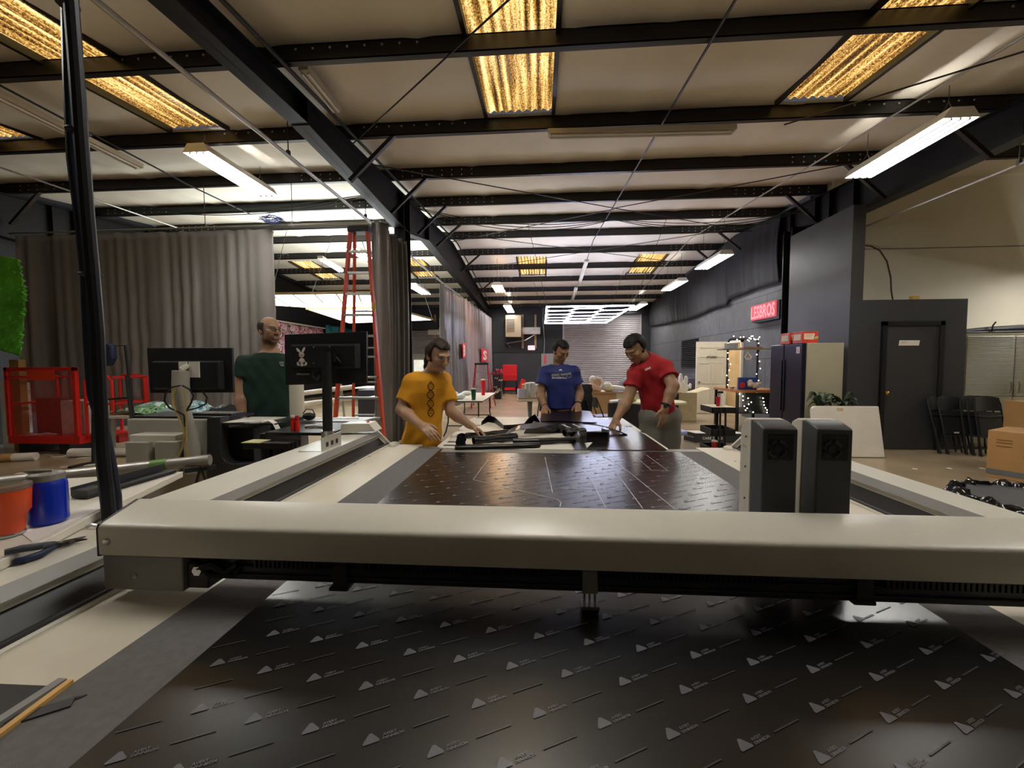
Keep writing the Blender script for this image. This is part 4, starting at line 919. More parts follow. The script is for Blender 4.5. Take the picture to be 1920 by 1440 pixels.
p = gy(1310, 716, 11.97); b = MB(); b.lathe((p.x, 12.0, p.z), [(.03, 0), (.012, .01), (.012, .04), (.03, .05), (.02, .075)], 14, Mrev); b.tube([(p.x, 11.96, p.z), (p.x+.005, 11.955, p.z-.06)], .008); b.build('door_knob', M_steelb, t)
y0, y1 = gx(1391, 680, 5.49).y, gx(1365, 680, 5.49).y
b = MB(); b.box((5.47, y0, 0), (5.5, y1, 2.02)); b.k = 1; b.box((5.44, y0-.05, 0), (5.5, y0, 2.08)); b.box((5.44, y1, 0), (5.5, y1+.05, 2.08)); b.box((5.44, y0-.05, 2.02), (5.5, y1+.05, 2.08))
struct(b.build('trim_2', [mat('light_wood_panel', '#d8b377', .6, var=.08), M_white_wall], ang=0), 'light wood seen through the studio doorway', 'door')
b = MB(); fy_ = gx(1306, 650, 5.42).y; fy2 = gx(1276, 650, 5.42).y; z0, z1 = gx(1290, 690, 5.42).z, gx(1290, 636, 5.42).z
n = 16
for k in range(n): z = z0+(z1-z0)*k/n; h = (z1-z0)/n; b.prism([(5.49, z), (5.49, z+h*.98), (5.42, z+h*.5)], lambda x, zz: V((x, fy_, zz)), lambda x, zz: V((x, fy2, zz)))
tag(b.build('acoustic_panel', mat('charcoal_foam', '#2b2a2e', .9, var=.05), ang=0), 'dark ribbed acoustic panel on the right wall left of the cream door', 'panel')
simple_box('metal_locker', 'dark blue-grey metal cabinet standing left of the cream door', 'cabinet', (4.35, 12.3, 0), (4.95, 12.8, 1.0), mat('blue_grey_metal', '#4a4a5c', .4, var=.05))

# work bench with string lights
M_wood = mat('orange_butcher_block', '#b87a42', .45, var=.15, scale=14); wx0, wx1, wy0, wy1, wz = 4.12, 5.05, 8.85, 10.0, .885
t = thing('work_bench', 'butcher-block work bench on a black frame, wrapped in fairy lights', 'bench', ((wx0+wx1)/2, 9.5, 0))
b = MB(); b.box((wx0, wy0, wz-.055), (wx1, wy1, wz)); b.build('bench_top', M_wood, t, ang=0, bev=.006)
for x in (wx0+.04, wx1-.04):
    for y in (wy0+.05, wy1-.05): b = MB(); b.box((x-.025, y-.025, 0), (x+.025, y+.025, wz-.055)); b.build('leg', M_mb, t, ang=0)
b = MB(); b.box((wx0+.03, wy0+.03, .38), (wx1-.03, wy1-.03, .41)); b.box((wx0+.2, wy0+.03, .41), (wx1-.03, wy0+.06, wz-.06)); b.build('lower_shelf', M_mb, t, ang=0)
for x in (wx0+.02, wx1-.27): b = MB(); b.tube([(x, 9.36, wz), (x, 9.36, 1.90), (x+(.05 if x < 4.6 else -.05), 9.36, 1.98)], .022, 8); b.build('upright', M_mb, t)
b = MB(); b.tube([(wx0+.07, 9.36, 1.98), (wx1-.32, 9.36, 1.98)], .022, 8); b.build('top_bar', M_mb, t)
b = MB(); b.box((wx0-.15, 9.2, 1.74), (wx1+.1, 9.5, 1.765)); b.build('upper_shelf', M_mg, t, ang=0)
M_bulb = mat('fairy_bulb', '#ffffff', .3, var=0, emit=(1, .93, .75), estr=7.)
t = thing('string_lights', 'string of small warm fairy lights wound round the work bench', 'string lights', (4.8, 9.3, 1.9))
rr = random.Random(8); pts = []
for k in range(9): pts.append((wx0+.03+.03*math.sin(k*2), 9.33, .95+.95*k/8))
for k in range(1, 9): pts.append((wx0+.05+(wx1-.33-wx0)*k/8, 9.33, 1.93+.1*abs(math.sin(k*1.3))))
for k in range(12): pts.append((wx1-.27+.035*math.sin(k*2.2), 9.32, 1.9-1.55*k/11))
for k in range(6): pts.append((wx1-.3-.02*k, 8.85, .4+.35*k/5*0+.06*k))
b = MB(); b.tube(pts, .006, 5); b.build('cord', M_mb, t)
for p in pts:
    b = MB(); b.sph((p[0]+rr.uniform(-.02, .02), p[1]-.02, p[2]+rr.uniform(-.02, .02)), .011, 8, 6); b.build('bulb', M_bulb, t)
for k in range(10):
    b = MB(); b.sph((wx0+.25+rr.uniform(-.1, .1)-.03*k*.4, 8.82, .42+.042*k), .011, 8, 6); b.build('bulb', M_bulb, t)
for k in range(8):
    b = MB(); b.sph((wx0+.5+rr.uniform(-.08, .2), 9.3, 1.95+rr.uniform(-.03, .12)), .011, 8, 6); b.build('bulb', M_bulb, t)
# things on the bench and shelf
M_pblue = mat('blue_print_box', '#2b3f86', .5, var=.2, scale=12)
t = simple_box('picture_box', 'blue box with a red picture leaning on the work bench', 'box', (4.19, 8.93, wz), (4.56, 8.99, wz+.26), M_pblue, bev=.002)
b = MB(); b.lathe((4.27, 8.928, wz+.1), [(.06, 0), (.03, .002)], 12, Mrev); b.build('red_motif', M_red, t)
M_plush = mat('pale_plush', '#e6d3c4', .9, var=.18, scale=30)
t = thing('plush_pile', 'heap of white and tan soft wrapping on the work bench', 'soft goods', (4.45, 8.9, wz)); rr = random.Random(2)
b = MB()
for k in range(16): b.sph((4.36+.22*rr.random()+.02*(k % 3), 8.88+.04*rr.random(), wz+.05+.15*rr.random()), (rr.uniform(.03, .055), .035, rr.uniform(.025, .05)), 10, 7)
b.build('wrapping', M_plush, t); t['kind'] = 'thing'
t = thing('bowl', 'small white bowl at the left end of the work bench', 'bowl', (4.22, 9.3, wz)); b = MB(); b.lathe((4.22, 9.3, wz), [(.03, 0), (.08, .05), (.075, .05), (.03, .01)], 20); b.build('bowl_body', M_whitep, t)
t = thing('grey_bin', 'grey round tub on the shelf above the work bench', 'tub', (4.2, 9.33, 1.766)); b = MB(); b.lathe((4.2, 9.33, 1.766), [(.13, 0), (.14, .12), (.13, .12), (.12, .02)], 24); b.build('tub', mat('light_grey_tub', '#b9bdb8', .4), t)
simple_box('wood_board', 'wooden boards lying on the shelf above the work bench', 'board', (4.42, 9.25, 1.766), (4.85, 9.45, 1.80), M_wood)
t = thing('wood_ring', 'pale triangular ring hanging on the wall above the work bench', 'ring', (5.05, 9.8, 1.6)); b = MB()
pr_ = [gy(1402, 661, 9.42), gy(1397, 669, 9.42), gy(1399, 673, 9.42), gy(1407, 673, 9.42), gy(1409, 669, 9.42)]; b.tube(pr_, .016, 8, closed=True); b.build('ring_body', mat('pale_wood_ring', '#d9c9a4', .5), t)

# black utility cart
a = gz(1326, 763, .74); kx0, kx1, ky0, ky1 = 2.64, 3.0, 6.45, 6.9
t = thing('utility_cart', 'small black three-tier rolling cart in front of the work bench', 'cart', (2.82, 6.68, 0))
for k, (z, hgt) in enumerate(((.68, .09), (.33, .10), (.06, .08))):
    b = MB(); b.box((kx0, ky0, z), (kx1, ky1, z+.008))
    for lo, hi in (((kx0, ky0, z), (kx1, ky0+.01, z+hgt)), ((kx0, ky1-.01, z), (kx1, ky1, z+hgt)), ((kx0, ky0, z), (kx0+.01, ky1, z+hgt)), ((kx1-.01, ky0, z), (kx1, ky1, z+hgt))): b.box(lo, hi)
    b.build('tray', M_mb, t, ang=0)
for x, y in ((kx0+.12, ky0-.012), (kx0+.2, ky0-.012), (kx0+.28, ky1+.012), (kx1-.1, ky1+.012)): b = MB(); b.tube([(x, y, .05), (x, y, .76)], .016, 8); b.build('post', M_mb, t)
for x in (kx0+.05, kx1-.05):
    for y in (ky0+.05, ky1-.05): b = MB(); b.lathe((x-.012, y, .03), [(.028, 0), (.028, .024)], 14, Matrix(((0, 0, 1), (1, 0, 0), (0, 1, 0)))); b.build('caster', M_md, t)
b = MB(); b.box((kx0+.005, ky0+.005, .765), (kx1-.005, ky1-.005, .772)); b.build('light_liner', mat('cream_liner', '#d8cfae', .6), t, ang=0)
def cup(name, label, x, y, z, r, h, m, cat='cup', lid=None, group=None, taper=.8):
    t = thing(name, label, cat, (x, y, z), group); b = MB(); b.lathe((x, y, z), [(r*taper, 0), (r, h), (r*.92, h), (r*taper*.9, .01)], 18); b.build('body', m, t)
    if lid: b = MB(); b.lathe((x, y, z+h), [(r*1.04, 0), (r*1.04, .012), (r*.7, .025), (.004, .03)], 18); b.build('lid', lid, t)
    return t
M_redc = mat('red_cup_plastic', '#b3242a', .35, var=.03)
cup('cup', 'tall dark red cup on the black utility cart', 2.79, 6.6, .773, .032, .15, M_redc)
t = thing('spray_bottle', 'white spray bottle with black trigger on the utility cart', 'bottle', (2.86, 6.64, .773))
b = MB(); b.lathe((2.86, 6.64, .773), [(.04, 0), (.042, .02), (.042, .14), (.02, .18), (.016, .2)], 18); b.build('body', M_whitep, t)
b = MB(); b.box((2.80, 6.62, .975), (2.88, 6.66, 1.01)); b.box((2.81, 6.635, .93), (2.825, 6.645, .98)); b.build('trigger', M_mb, t, ang=0, bev=.004)
cup('cup', 'second clear cup on the utility cart behind the spray bottle', 2.92, 6.78, .773, .03, .12, mat('clear_cup', '#c9cdc8', .2, var=0, trans=.4))
cup('cup', 'red and white paper cup in the lowest tray of the utility cart', 2.72, 6.52, .068, .045, .16, M_redc, lid=M_whitep)
# black flat box on the floor
ux_ = V((1, 0, 0))
zb = .17; a = gz(1304, 830, 0); a0 = gz(1282, 824, 0)
t = thing('flat_box', 'low dark grey carton with white lettering on the floor behind the cutting table', 'box', (3.0, a.y+.2, 0))
P = [(a0.x, a0.y), (a.x, a.y), (a.x+.95, a.y+.02), (a.x+.75, a0.y+.25), (a0.x+.2, a0.y+.25)]
P = [(a0.x, a0.y), (a.x, a.y), (a.x+.9, a.y), (a0.x+.9, a0.y)]
b = MB(); b.prism(P, lambda x, y: V((x, y, 0)), lambda x, y: V((x, y, zb))); b.build('carton', mat('dark_grey_carton', '#3c3c38', .6, var=.05), t, ang=0)
b = MB(); b.prism([(x+(0), y) for x, y in P], lambda x, y: V((x, y, zb)), lambda x, y: V((x, y, zb+.004))); b.build('white_top', M_whitep, t, ang=0)
b = MB(); put_text(b, 'CARE ZONE', (a.x+.3, a.y-.003, zb*.5), (1, 0, 0), (0, 0, 1), width=.36, bold=.02); dd_ = (V((a0.x, a0.y, 0))-V((a.x, a.y, 0))); put_text(b, 'CARE ZONE', V((a.x, a.y, zb*.55))+dd_*.5+V((-.004, -.004, 0)), -dd_, (0, 0, 1), width=dd_.length*.7); b.build('lettering', M_whitep, t, ang=0)
# red lit sign
q = [gx(1408, 602, 5.33), gx(1457, 592, 5.33), gx(1457, 563, 5.33), gx(1408, 574, 5.33)]
sy0, sy1 = q[1].y, q[0].y; sz0 = (q[0].z+q[1].z)/2; sz1 = (q[2].z+q[3].z)/2
t = thing('lit_sign', 'red glowing LESBROS sign on the right wall', 'sign', (5.4, (sy0+sy1)/2, sz0))
b = MB(); b.box((5.36, sy0-.02, sz0-.06), (5.49, sy1, sz1)); b.build('sign_box', M_mb, t, ang=0)
b = MB(); b.box((5.33, sy0+.06, sz0), (5.36, sy1+.02, sz1)); b.build('face_panel', mat('dark_red_face', '#6a2a2c', .4, var=0, emit=(.8, .1, .12), estr=.25), t, ang=0)
b = MB(); put_text(b, 'LESBROS', (5.325, (sy0+sy1)/2+.04, (sz0+sz1)/2), (0, -1, 0), (0, 0, 1), width=(sy1-sy0)*.9, height=(sz1-sz0)*.82, bold=.015); b.build('lettering', mat('red_neon', '#ff4a50', .4, var=0, emit=(1, .13, .15), estr=1.1), t, ang=0)
# ============================================================ left side
def px_box(b, x0, y0, x1, y1, Y, d):
    p = gy(x0, y1, Y); q = gy(x1, y0, Y); b.box((p.x, Y, p.z), (q.x, Y+d, q.z)); return p, q
# red man-lift cage
M_mesh = mat('red_wire', '#c23a36', .45, var=.05)
X0, X1, X2, YA, YB2 = -8.72, -7.5, -6.93, 6.02, 6.72
t = thing('lift_cage', 'red steel work cage with mesh front in front of the grey curtain', 'work cage', ((X0+X2)/2, 6.4, 0))
b = MB(); b.box((X0, YA, .17), (X1+.05, YB2, .30)); b.box((X1, YA+.15, .17), (X2, YB2, .29)); b.build('platform', M_red, t, ang=0, bev=.006)
for x in (X0+.25, X1-.25): b = MB(); b.box((x-.09, YA+.02, 0), (x+.09, YB2-.02, .17)); b.build('fork_pocket', M_mb, t, ang=0)
b = MB(); zt = 1.42
for x in (X0+.02, X1): b.box((x-.03, YA, .3), (x+.03, YA+.06, zt))
b.box((X0, YA, zt-.06), (X1+.03, YA+.05, zt)); b.box((X0, YA, zt-.16), (X1+.03, YA+.03, zt-.14)); fr = b.build('front_frame', M_red, t, ang=0, bev=.004)
b = MB()
for k in range(1, 60): x = X0+(X1-X0)*k/60; b.bar((x, YA+.025, .3), (x, YA+.025, zt), .0024, .0024)
for k in range(1, 54): z = .3+(zt-.3)*k/54; b.bar((X0, YA+.028, z), (X1, YA+.028, z), .0024, .0024)
b.build('wire_mesh', M_mesh, t, ang=0)
b = MB(); b.box((X0+.42, YA-.004, zt-.21), (X0+.9, YA+.0, zt-.04)); b.build('sign_plate', mat('orange_red_plate', '#e8472a', .4, var=0), t, ang=0)
for yy in (YA+.1, YB2-.05):
    b = MB(); b.tube([(X1+.08, yy, .3), (X1+.08, yy, 1.18), (X1+.14, yy, 1.27), (X2-.1, yy, 1.27), (X2-.02, yy, 1.2), (X2-.02, yy, .3)], .024, 8); b.tube([(X1+.08, yy, .82), (X2-.02, yy, .82)], .02, 8); b.build('guard_rail', M_red, t)
for x in (X0+.03, X2-.03):
    b = MB(); b.tube([(x, YA+(.1 if x > X1 else 0), 1.25), (x, YB2, 1.25)], .02, 8); b.tube([(x, YA+(.1 if x > X1 else 0), .82), (x, YB2, .82)], .02, 8); b.tube([(x, YB2, .3), (x, YB2, 1.27)], .02, 8); b.build('side_rail', M_red, t)
simple_box('paper_carton', 'white carton inside the red cage', 'carton', (-7.98, 6.2, .302), (-7.56, 6.6, .86), mat('pinkish_carton', '#d9c9c4', .7), bev=.004)
simple_box('brown_carton', 'brown carton inside the red cage, left of the white one', 'carton', (-8.5, 6.25, .302), (-8.03, 6.65, .9), mat('dark_carton', '#6a3a30', .7), bev=.004)
t = thing('paper_scrap', 'crumpled white paper on the floor of the red cage', 'paper', (-8.3, 6.15, .302)); b = MB(); b.cbox((-8.35, 6.13, .31), (.25, .1, .016), .2); b.cbox((-8.1, 6.12, .32), (.3, .06, .02), -.25); b.build('sheet', M_whitep, t, ang=0)
# timber post and green banner at the very left
simple_box('timber_post', 'yellow timber post at the left edge beside the red cage', 'post', (-9.02, 6.3, 0), (-8.84, 6.4, 1.55), mat('yellow_timber', '#a8874a', .6, var=.15), bev=.004)
simple_box('white_board', 'white boards stacked at the left edge behind the timber post', 'board', (-9.4, 6.42, 0), (-9.06, 6.6, 1.15), M_whitep)
M_green = mat('green_vinyl_banner', '#62b33a', .3, var=.35, scale=3, spec=.6)
t = thing('green_banner', 'crumpled bright green banner hanging at the left edge', 'banner', (-8.3, 5.6, 1.8))
f = fold(91, 6); f2 = fold(92, 6)
g0, g1 = gy(-60, 470, 5.6), gy(44, 470, 5.6); zt = gy(20, 468, 5.6).z; zb = gy(30, 668, 5.6).z
def gb(u, v):
    x = g0.x+(g1.x-g0.x)*(u*(1-.25*abs(v-.35))); z = zt-.14*u+(zb-zt+.14*u)*v*(.86+.14*u)
    return (x, 5.6+.07*f(u*6+v*9)+.06*f2(v*8-u*7), z)
b = MB(); b.grid(gb, 40, 50); o = b.build('cloth', M_green, t, ang=80); sm = o.modifiers.new('thick', 'SOLIDIFY'); sm.thickness = .005
# hand truck / rail with a jacket
M_jack = mat('navy_fabric', '#1c2440', .85, var=.2, scale=10)
t = thing('garment_rail', 'black tubular stand behind the hoses, carrying a dark blue jacket', 'stand', (-6.2, 5.5, 0))
pA, pB, pC = gy(180, 648, 5.5), gy(235, 648, 5.5), gy(249, 792, 5.5)
b = MB(); b.tube([(pA.x-.15, 5.5, 0), (pA.x-.05, 5.5, pA.z), pB, (pC.x+.06, 5.5, 0)], .018, 8); p1, p2 = gy(186, 750, 5.5), gy(240, 746, 5.5); b.tube([p1, p2], .014, 8); b.build('frame', M_mb, t)
q1, q2 = gy(239, 704, 5.5), gy(248, 785, 5.5); b = MB(); b.tube([q1, q2], .03, 8); b.build('grip_sleeve', M_md, t)
for p_ in ((pA.x-.15, 0), (pC.x+.06, 0)): b = MB(); b.box((p_[0]-.03, 5.2, 0), (p_[0]+.03, 5.8, .03)); b.build('foot', M_mb, t, ang=0)
t = thing('jacket', 'dark blue jacket hung on the black stand behind the hoses', 'jacket', gy(200, 690, 5.45))
P = [gy(x, y, 5.46) for x, y in ((188, 640), (195, 643), (206, 644), (213, 650), (214, 672), (209, 684), (200, 687), (192, 680), (190, 700), (197, 712), (186, 714), (182, 660))]
b = MB(); b.prism([(p.x, p.z) for p in P], lambda x, z: V((x, 5.42, z)), lambda x, z: V((x, 5.52, z))); b.build('cloth', M_jack, t, ang=0, bev=.03, seg=3)
# printed graphics piled on a low table
tz = .66; a, c = gz(165, 800, tz), gz(410, 790, tz)
t = thing('low_table', 'low white table behind the grey cabinet piled with printed green graphics', 'table', ((a.x+c.x)/2, 6.2, 0))
b = MB(); b.box((-6.88, 5.85, tz-.04), (-4.6, 6.55, tz)); b.build('table_top', M_tab, t, ang=0)
for x in (-6.8, -4.7):
    for y in (5.95, 6.45): b = MB(); b.box((x-.03, y-.03, 0), (x+.03, y+.03, tz-.04)); b.build('leg', M_mg, t, ang=0)
def print_mat(name, cols, sc):
    m = mat(name, cols[0], .35, var=0); nt = m.node_tree; tc = nt.nodes.new('ShaderNodeTexCoord'); n = nt.nodes.new('ShaderNodeTexNoise'); n.inputs['Scale'].default_value = sc; n.inputs['Detail'].default_value = 2.5; n.inputs['Distortion'].default_value = 2.2
    r = nt.nodes.new('ShaderNodeValToRGB'); r.color_ramp.interpolation = 'CONSTANT'; e = r.color_ramp.elements
    e[0].color = hexc(cols[0]); e[0].position = 0; e[1].color = hexc(cols[1]); e[1].position = .36
    for k, cc in enumerate(cols[2:]): x = r.color_ramp.elements.new(.42+.06*k); x.color = hexc(cc)
    nt.links.new(tc.outputs['Object'], n.inputs['Vector']); nt.links.new(n.outputs['Fac'], r.inputs['Fac']); nt.links.new(r.outputs['Color'], bsdf(m).inputs['Base Color']); return m
M_gfx = print_mat('green_graphics', ['#e9eef0', '#9ccc7a', '#2d3340', '#7ab86a', '#8fd0e0', '#ffffff'], 5)
M_gfx2 = print_mat('blue_graphics', ['#5aa8c8', '#bfe3ea', '#30507a', '#e7eef0', '#78c0a8', '#3a7a9a'], 6)
M_graf = print_mat('pink_graffiti', ['#2a2630', '#e0568a', '#f3a8c4', '#f2ecee', '#5a4a58', '#e88aa8'], 2.4)
rr = random.Random(21)
for k, (x0, x1, m, lab) in enumerate(((-6.85, -6.1, M_gfx, 'green and black printed graphic curled on the low table, left one'), (-6.05, -5.3, M_gfx2, 'blue and white printed graphic curled on the low table'), (-5.25, -4.65, M_mb, 'black film scraps curled on the low table, right end'))):
    t = thing('printed_graphic', lab, 'printed graphic', ((x0+x1)/2, 6.1, tz), 'graphics on the low table'); f = fold(60+k, 5)
    b = MB(); b.sheet(lambda u, v: (x0+(x1-x0)*u, 5.9+.55*v, tz+.02+(.16 if k < 2 else .08)*abs(math.sin(u*3.2+.4*k+f(v)))*(.3+.7*v)+.01*k), 24, 10, .004); b.build('film', m, t, ang=60)
t = thing('tape_dispenser', 'red and black tape dispenser beside the green graphics', 'tool', gz(228, 790, .7)); c = gz(232, 789, .72)
b = MB(); b.lathe((c.x, 5.86, tz+.06), [(.06, 0), (.06, .06), (.02, .06)], 16, Mrev); b.build('reel', M_red, t); b = MB(); b.bar((c.x-.25, 5.87, tz+.03), (c.x+.1, 5.87, tz+.04), .06, .05); b.build('handle', M_mb, t, ang=0)
# floor rolls
M_roll_ = mat('white_roll', '#e9e2d6', .6, var=.04)
t = thing('vinyl_roll', 'white roll lying on the floor in front of the red cage', 'roll', (-8.4, 5.6, 0)); a = gz(0, 846, .06); a.y -= .55; a.x += .5; b = MB(); b.tube([(a.x-.4, a.y-.1, .06), (a.x+.55, a.y+.25, .06)], .06, 14); b.build('roll', M_roll_, t)
b = MB(); b.tube([(a.x+.1, a.y+.085, .06), (a.x+.3, a.y+.16, .06)], .062, 14); b.build('brown_band', M_card, t)
t = thing('vinyl_roll', 'pale roll lying under the right end of the red cage behind the hoses', 'roll', (-6.9, 5.8, 0)); b = MB(); b.tube([(-7.4, 5.85, .07), (-6.3, 6.0, .07)], .07, 14); b.build('roll', M_roll_, t)
for k, (x, y, w, r_) in enumerate(((166, 858, .28, .3), (150, 873, .4, .5), (55, 887, .3, .2))):
    p = gz(x, y, .004); t = thing('paper_strip', 'white paper offcut on the floor, %s' % ['nearest the hoses', 'the longest one, above the blue bottle', 'above the orange tumbler'][k], 'offcut', p); b = MB(); b.cbox(p, (w, .06, .006), r_); b.build('strip', M_whitep, t, ang=0)
t = thing('white_cable', 'white cable curled on the floor in front of the red cage', 'cable', gz(120, 852, .01)); b = MB(); b.tube([gz(x, y, .01) for x, y in ((90, 853), (100, 857), (118, 856), (135, 852), (145, 845), (140, 838))], .008, 6); b.build('cord', M_whitep, t)

# workstation seen from behind, monitor on a pale arm
M_bei = mat('beige_machine_panel', '#a9a598', .45, var=.04); Yw = 2.72
t = thing('workstation', 'beige and black machine console left of the bearded man', 'workstation', (-2.5, 2.8, 0))
b = MB(); p = gy(243, 900, Yw); q = gy(392, 787, Yw); b.box((p.x, Yw, 0), (q.x, Yw+.36, q.z)); b.build('back_panel', M_bei, t, ang=0, bev=.008)
b = MB(); P = [gy(x, y, Yw-.02) for x, y in ((392, 783), (417, 781), (417, 845), (420, 857), (427, 865), (440, 869), (476, 868), (476, 884), (476, 960), (392, 960))]; b.prism([(p_.x, p_.z) for p_ in P], lambda x, z: V((x, Yw-.04, z)), lambda x, z: V((x, Yw+.04, z))); b.build('side_frame', M_md, t, ang=25, bev=.003)
p, q = gy(418, 808, Yw), gy(520, 793, Yw); b = MB(); b.box((p.x, Yw-.03, q.z-.012), (q.x, Yw+.34, q.z)); tr = b.build('tray', M_mb, t, ang=0, bev=.003)
b = MB(); p, q = gy(427, 868, Yw+.1), gy(474, 803, Yw+.1); b.box((p.x, Yw+.1, p.z), (q.x, Yw+.3, q.z)); b.build('computer_box', M_md, t, ang=0, bev=.004)
b = MB(); p, q = gy(248, 838, Yw-.1), gy(334, 815, Yw-.1); b.box((p.x, Yw-.12, p.z), (q.x, Yw, q.z)); b.build('power_box', M_mw, t, ang=0, bev=.008)
for x0, x1, ya_, yb_ in ((237, 275, 830, 890), (292, 330, 829, 890)): b = MB(); p, q = gy(x0, yb_, Yw-.16), gy(x1, ya_, Yw-.16); b.box((p.x, Yw-.16, p.z), (q.x, Yw-.06, q.z)); b.build('junction_box', M_bei, t, ang=0, bev=.004)
Yt = Yw+.0; p = gy(300, 787, Yw+.1); q = gy(440, 776, Yw+.1)
b = MB(); b.box((gy(262, 785, Yw+.1).x, Yw+.05, gy(300, 784, Yw+.1).z), (gy(437, 780, Yw+.1).x, Yw+.32, gy(300, 779, Yw+.1).z)); kb_ = b.build('keyboard_shelf', M_mb, t, ang=0)
t = thing('keyboard', 'dark keyboard on the shelf under the left monitor', 'keyboard', gy(400, 777, Yw+.15)); p, q = gy(364, 779, Yw+.12), gy(437, 775, Yw+.12); b = MB(); b.box((p.x, Yw+.1, p.z), (q.x, Yw+.24, p.z+.015)); b.build('body', M_md, t, ang=0, bev=.002)
b = MB()
for i in range(14):
    for j in range(4): b.cbox((p.x+(q.x-p.x)*(i+.5)/14, Yw+.12+.03*j, p.z+.017), ((q.x-p.x)/14*.8, .022, .006))
b.build('key', M_mg, t, ang=0); 
t = thing('paper_sheet', 'white papers on the black tray beside the bearded man', 'paper', gy(450, 795, Yw)); z_ = gy(470, 793, Yw).z+.0; p, q = gy(420, 796, Yw), gy(490, 792, Yw)
b = MB(); b.box((p.x, Yw-.02, z_+.001), (q.x, Yw+.28, z_+.006)); b.cbox(((p.x+q.x)/2, Yw+.1, z_+.009), (.2, .25, .004), .3); b.build('page', M_whitep, t, ang=0)
s = [gy(x, y, Yw-.03) for x, y in ((480, 789), (505, 790), (513, 795), (517, 803), (522, 812))]; b = MB(); b.sheet(lambda u, v: (lambda p_: (p_.x, p_.y-.01+.05*v, p_.z+.004))(s[min(3, int(u*4))].lerp(s[min(4, int(u*4)+1)], u*4-min(3, int(u*4)))), 12, 2, .002); b.build('curled_strip', M_whitep, t, ang=60)
def monitor(name, label, corners, Y, hump, m, stand):
    c = sum(corners, V())/4; t = thing(name, label, 'monitor', c)
    b = MB(); f_ = [V((p.x, p.y, p.z)) for p in corners]; k_ = [p+V((0, .022, 0)) for p in f_]
    b.add(f_+k_, [(0, 1, 2, 3)[::-1], (4, 5, 6, 7), (0, 1, 5, 4), (1, 2, 6, 5), (2, 3, 7, 6), (3, 0, 4, 7)]); b.build('panel', m, t, ang=0, bev=.003)
    b = MB(); p, q = hump; b.prism([(p.x, p.z), (q.x, p.z), (q.x, q.z), (p.x, q.z)], lambda x, z: V((x, Y+.006, z)), lambda x, z: V(((x-c.x)*.92+c.x, Y-.035, (z-c.z)*.86+c.z))); b.build('rear_housing', m, t, ang=0, bev=.003)
    b = MB(); b.add([p+V((0, .0225, 0)).lerp(V((0, .0225, 0)), 0)+(c-p)*.03 for p in f_], [(0, 1, 2, 3)]); b.build('screen', mat('dark_screen', '#0c0e12', .15, var=0), t, ang=0)
    return t, c
Ym = 2.70
mo, c = monitor('monitor', 'black monitor on a pale beige arm, back view, left of the bearded man', [gy(275, 652, Ym), gy(434, 652, Ym), gy(437, 736, Ym), gy(281, 737, Ym)], Ym, (gy(290, 732, Ym), gy(420, 676, Ym)), M_mb, None)
b = MB()
for x0, x1, y0, y1 in ((334, 348, 678, 700), (353, 371, 678, 708)): p, q = gy(x0, y1, Ym-.05), gy(x1, y0, Ym-.05); b.box((p.x, Ym-.045, p.z), (q.x, Ym-.034, q.z))
b.build('mount_plate', M_mw, mo, ang=0, bev=.002)
t = thing('display_stand', 'pale beige monitor arm with looping cables on the console', 'monitor stand', gy(355, 860, Ym-.08))
b = MB(); P = [gy(x, y, Ym-.08) for x, y in ((339, 695), (339, 735), (340, 755), (347, 780), (358, 815), (362, 860), (362, 885))]; b.tube(P, [.05, .052, .05, .042, .04, .05, .055], 12); b.build('arm', M_bei, t)
b = MB(); p = gy(340, 693, Ym-.07); b.tube([p, p+V((.03, .03, .03))], .018, 8); b.build('joint', M_mw, t)
for pts, m in (([(338, 723), (322, 726), (310, 738), (308, 752), (318, 765), (335, 773), (345, 778), (347, 800)], M_mb), ([(342, 723), (355, 730), (363, 742), (358, 756), (350, 770)], M_mb), ([(380, 735), (388, 745), (386, 757), (370, 765), (350, 770)], M_mb), ([(330, 727), (324, 740), (325, 760), (332, 775), (342, 800), (347, 815), (342, 840), (332, 862)], None), ([(343, 727), (348, 745), (350, 780), (349, 810), (352, 860)], None)):
    b = MB(); b.tube([gy(x, y, Ym-.14) for x, y in pts], .0055, 6); b.build('cable', m or mat('yellow_cable', '#c9ad66', .5, var=0), t)
# silver tube with green tape
t = thing('metal_tube', 'long silver tube with a patch of green tape at the left', 'tube', (-2.3, 2.1, .9)); a, c_ = gz(-30, 908, .86), gz(394, 862, .92); d_ = (c_-a).normalized()
b = MB(); b.tube([a, c_], .03, 14); b.build('tube', mat('silver_tube', '#b4b1aa', .4, .5, var=.03), t)
p = a.lerp(c_, .76); b = MB(); b.tube([p-d_*.04, p+d_*.035], .0325, 14); b.build('green_tape', mat('green_tape', '#5d8a35', .5, var=.1), t)
t = thing('tube_rack', 'dark trestle rack carrying the silver tube', 'rack', (-2.3, 2.15, 0))
for u in (.35, .95):
    p = a.lerp(c_, u); b = MB(); b.tube([(p.x-.12, p.y-.2, 0), (p.x, p.y, p.z-.04), (p.x+.12, p.y+.2, 0)], .016, 8); b.build('trestle', M_md, t)
    b = MB(); b.bar((p.x-.05, p.y-.05, p.z-.045), (p.x+.05, p.y+.05, p.z-.045), .03, .02); b.build('cradle', M_md, t, ang=0)
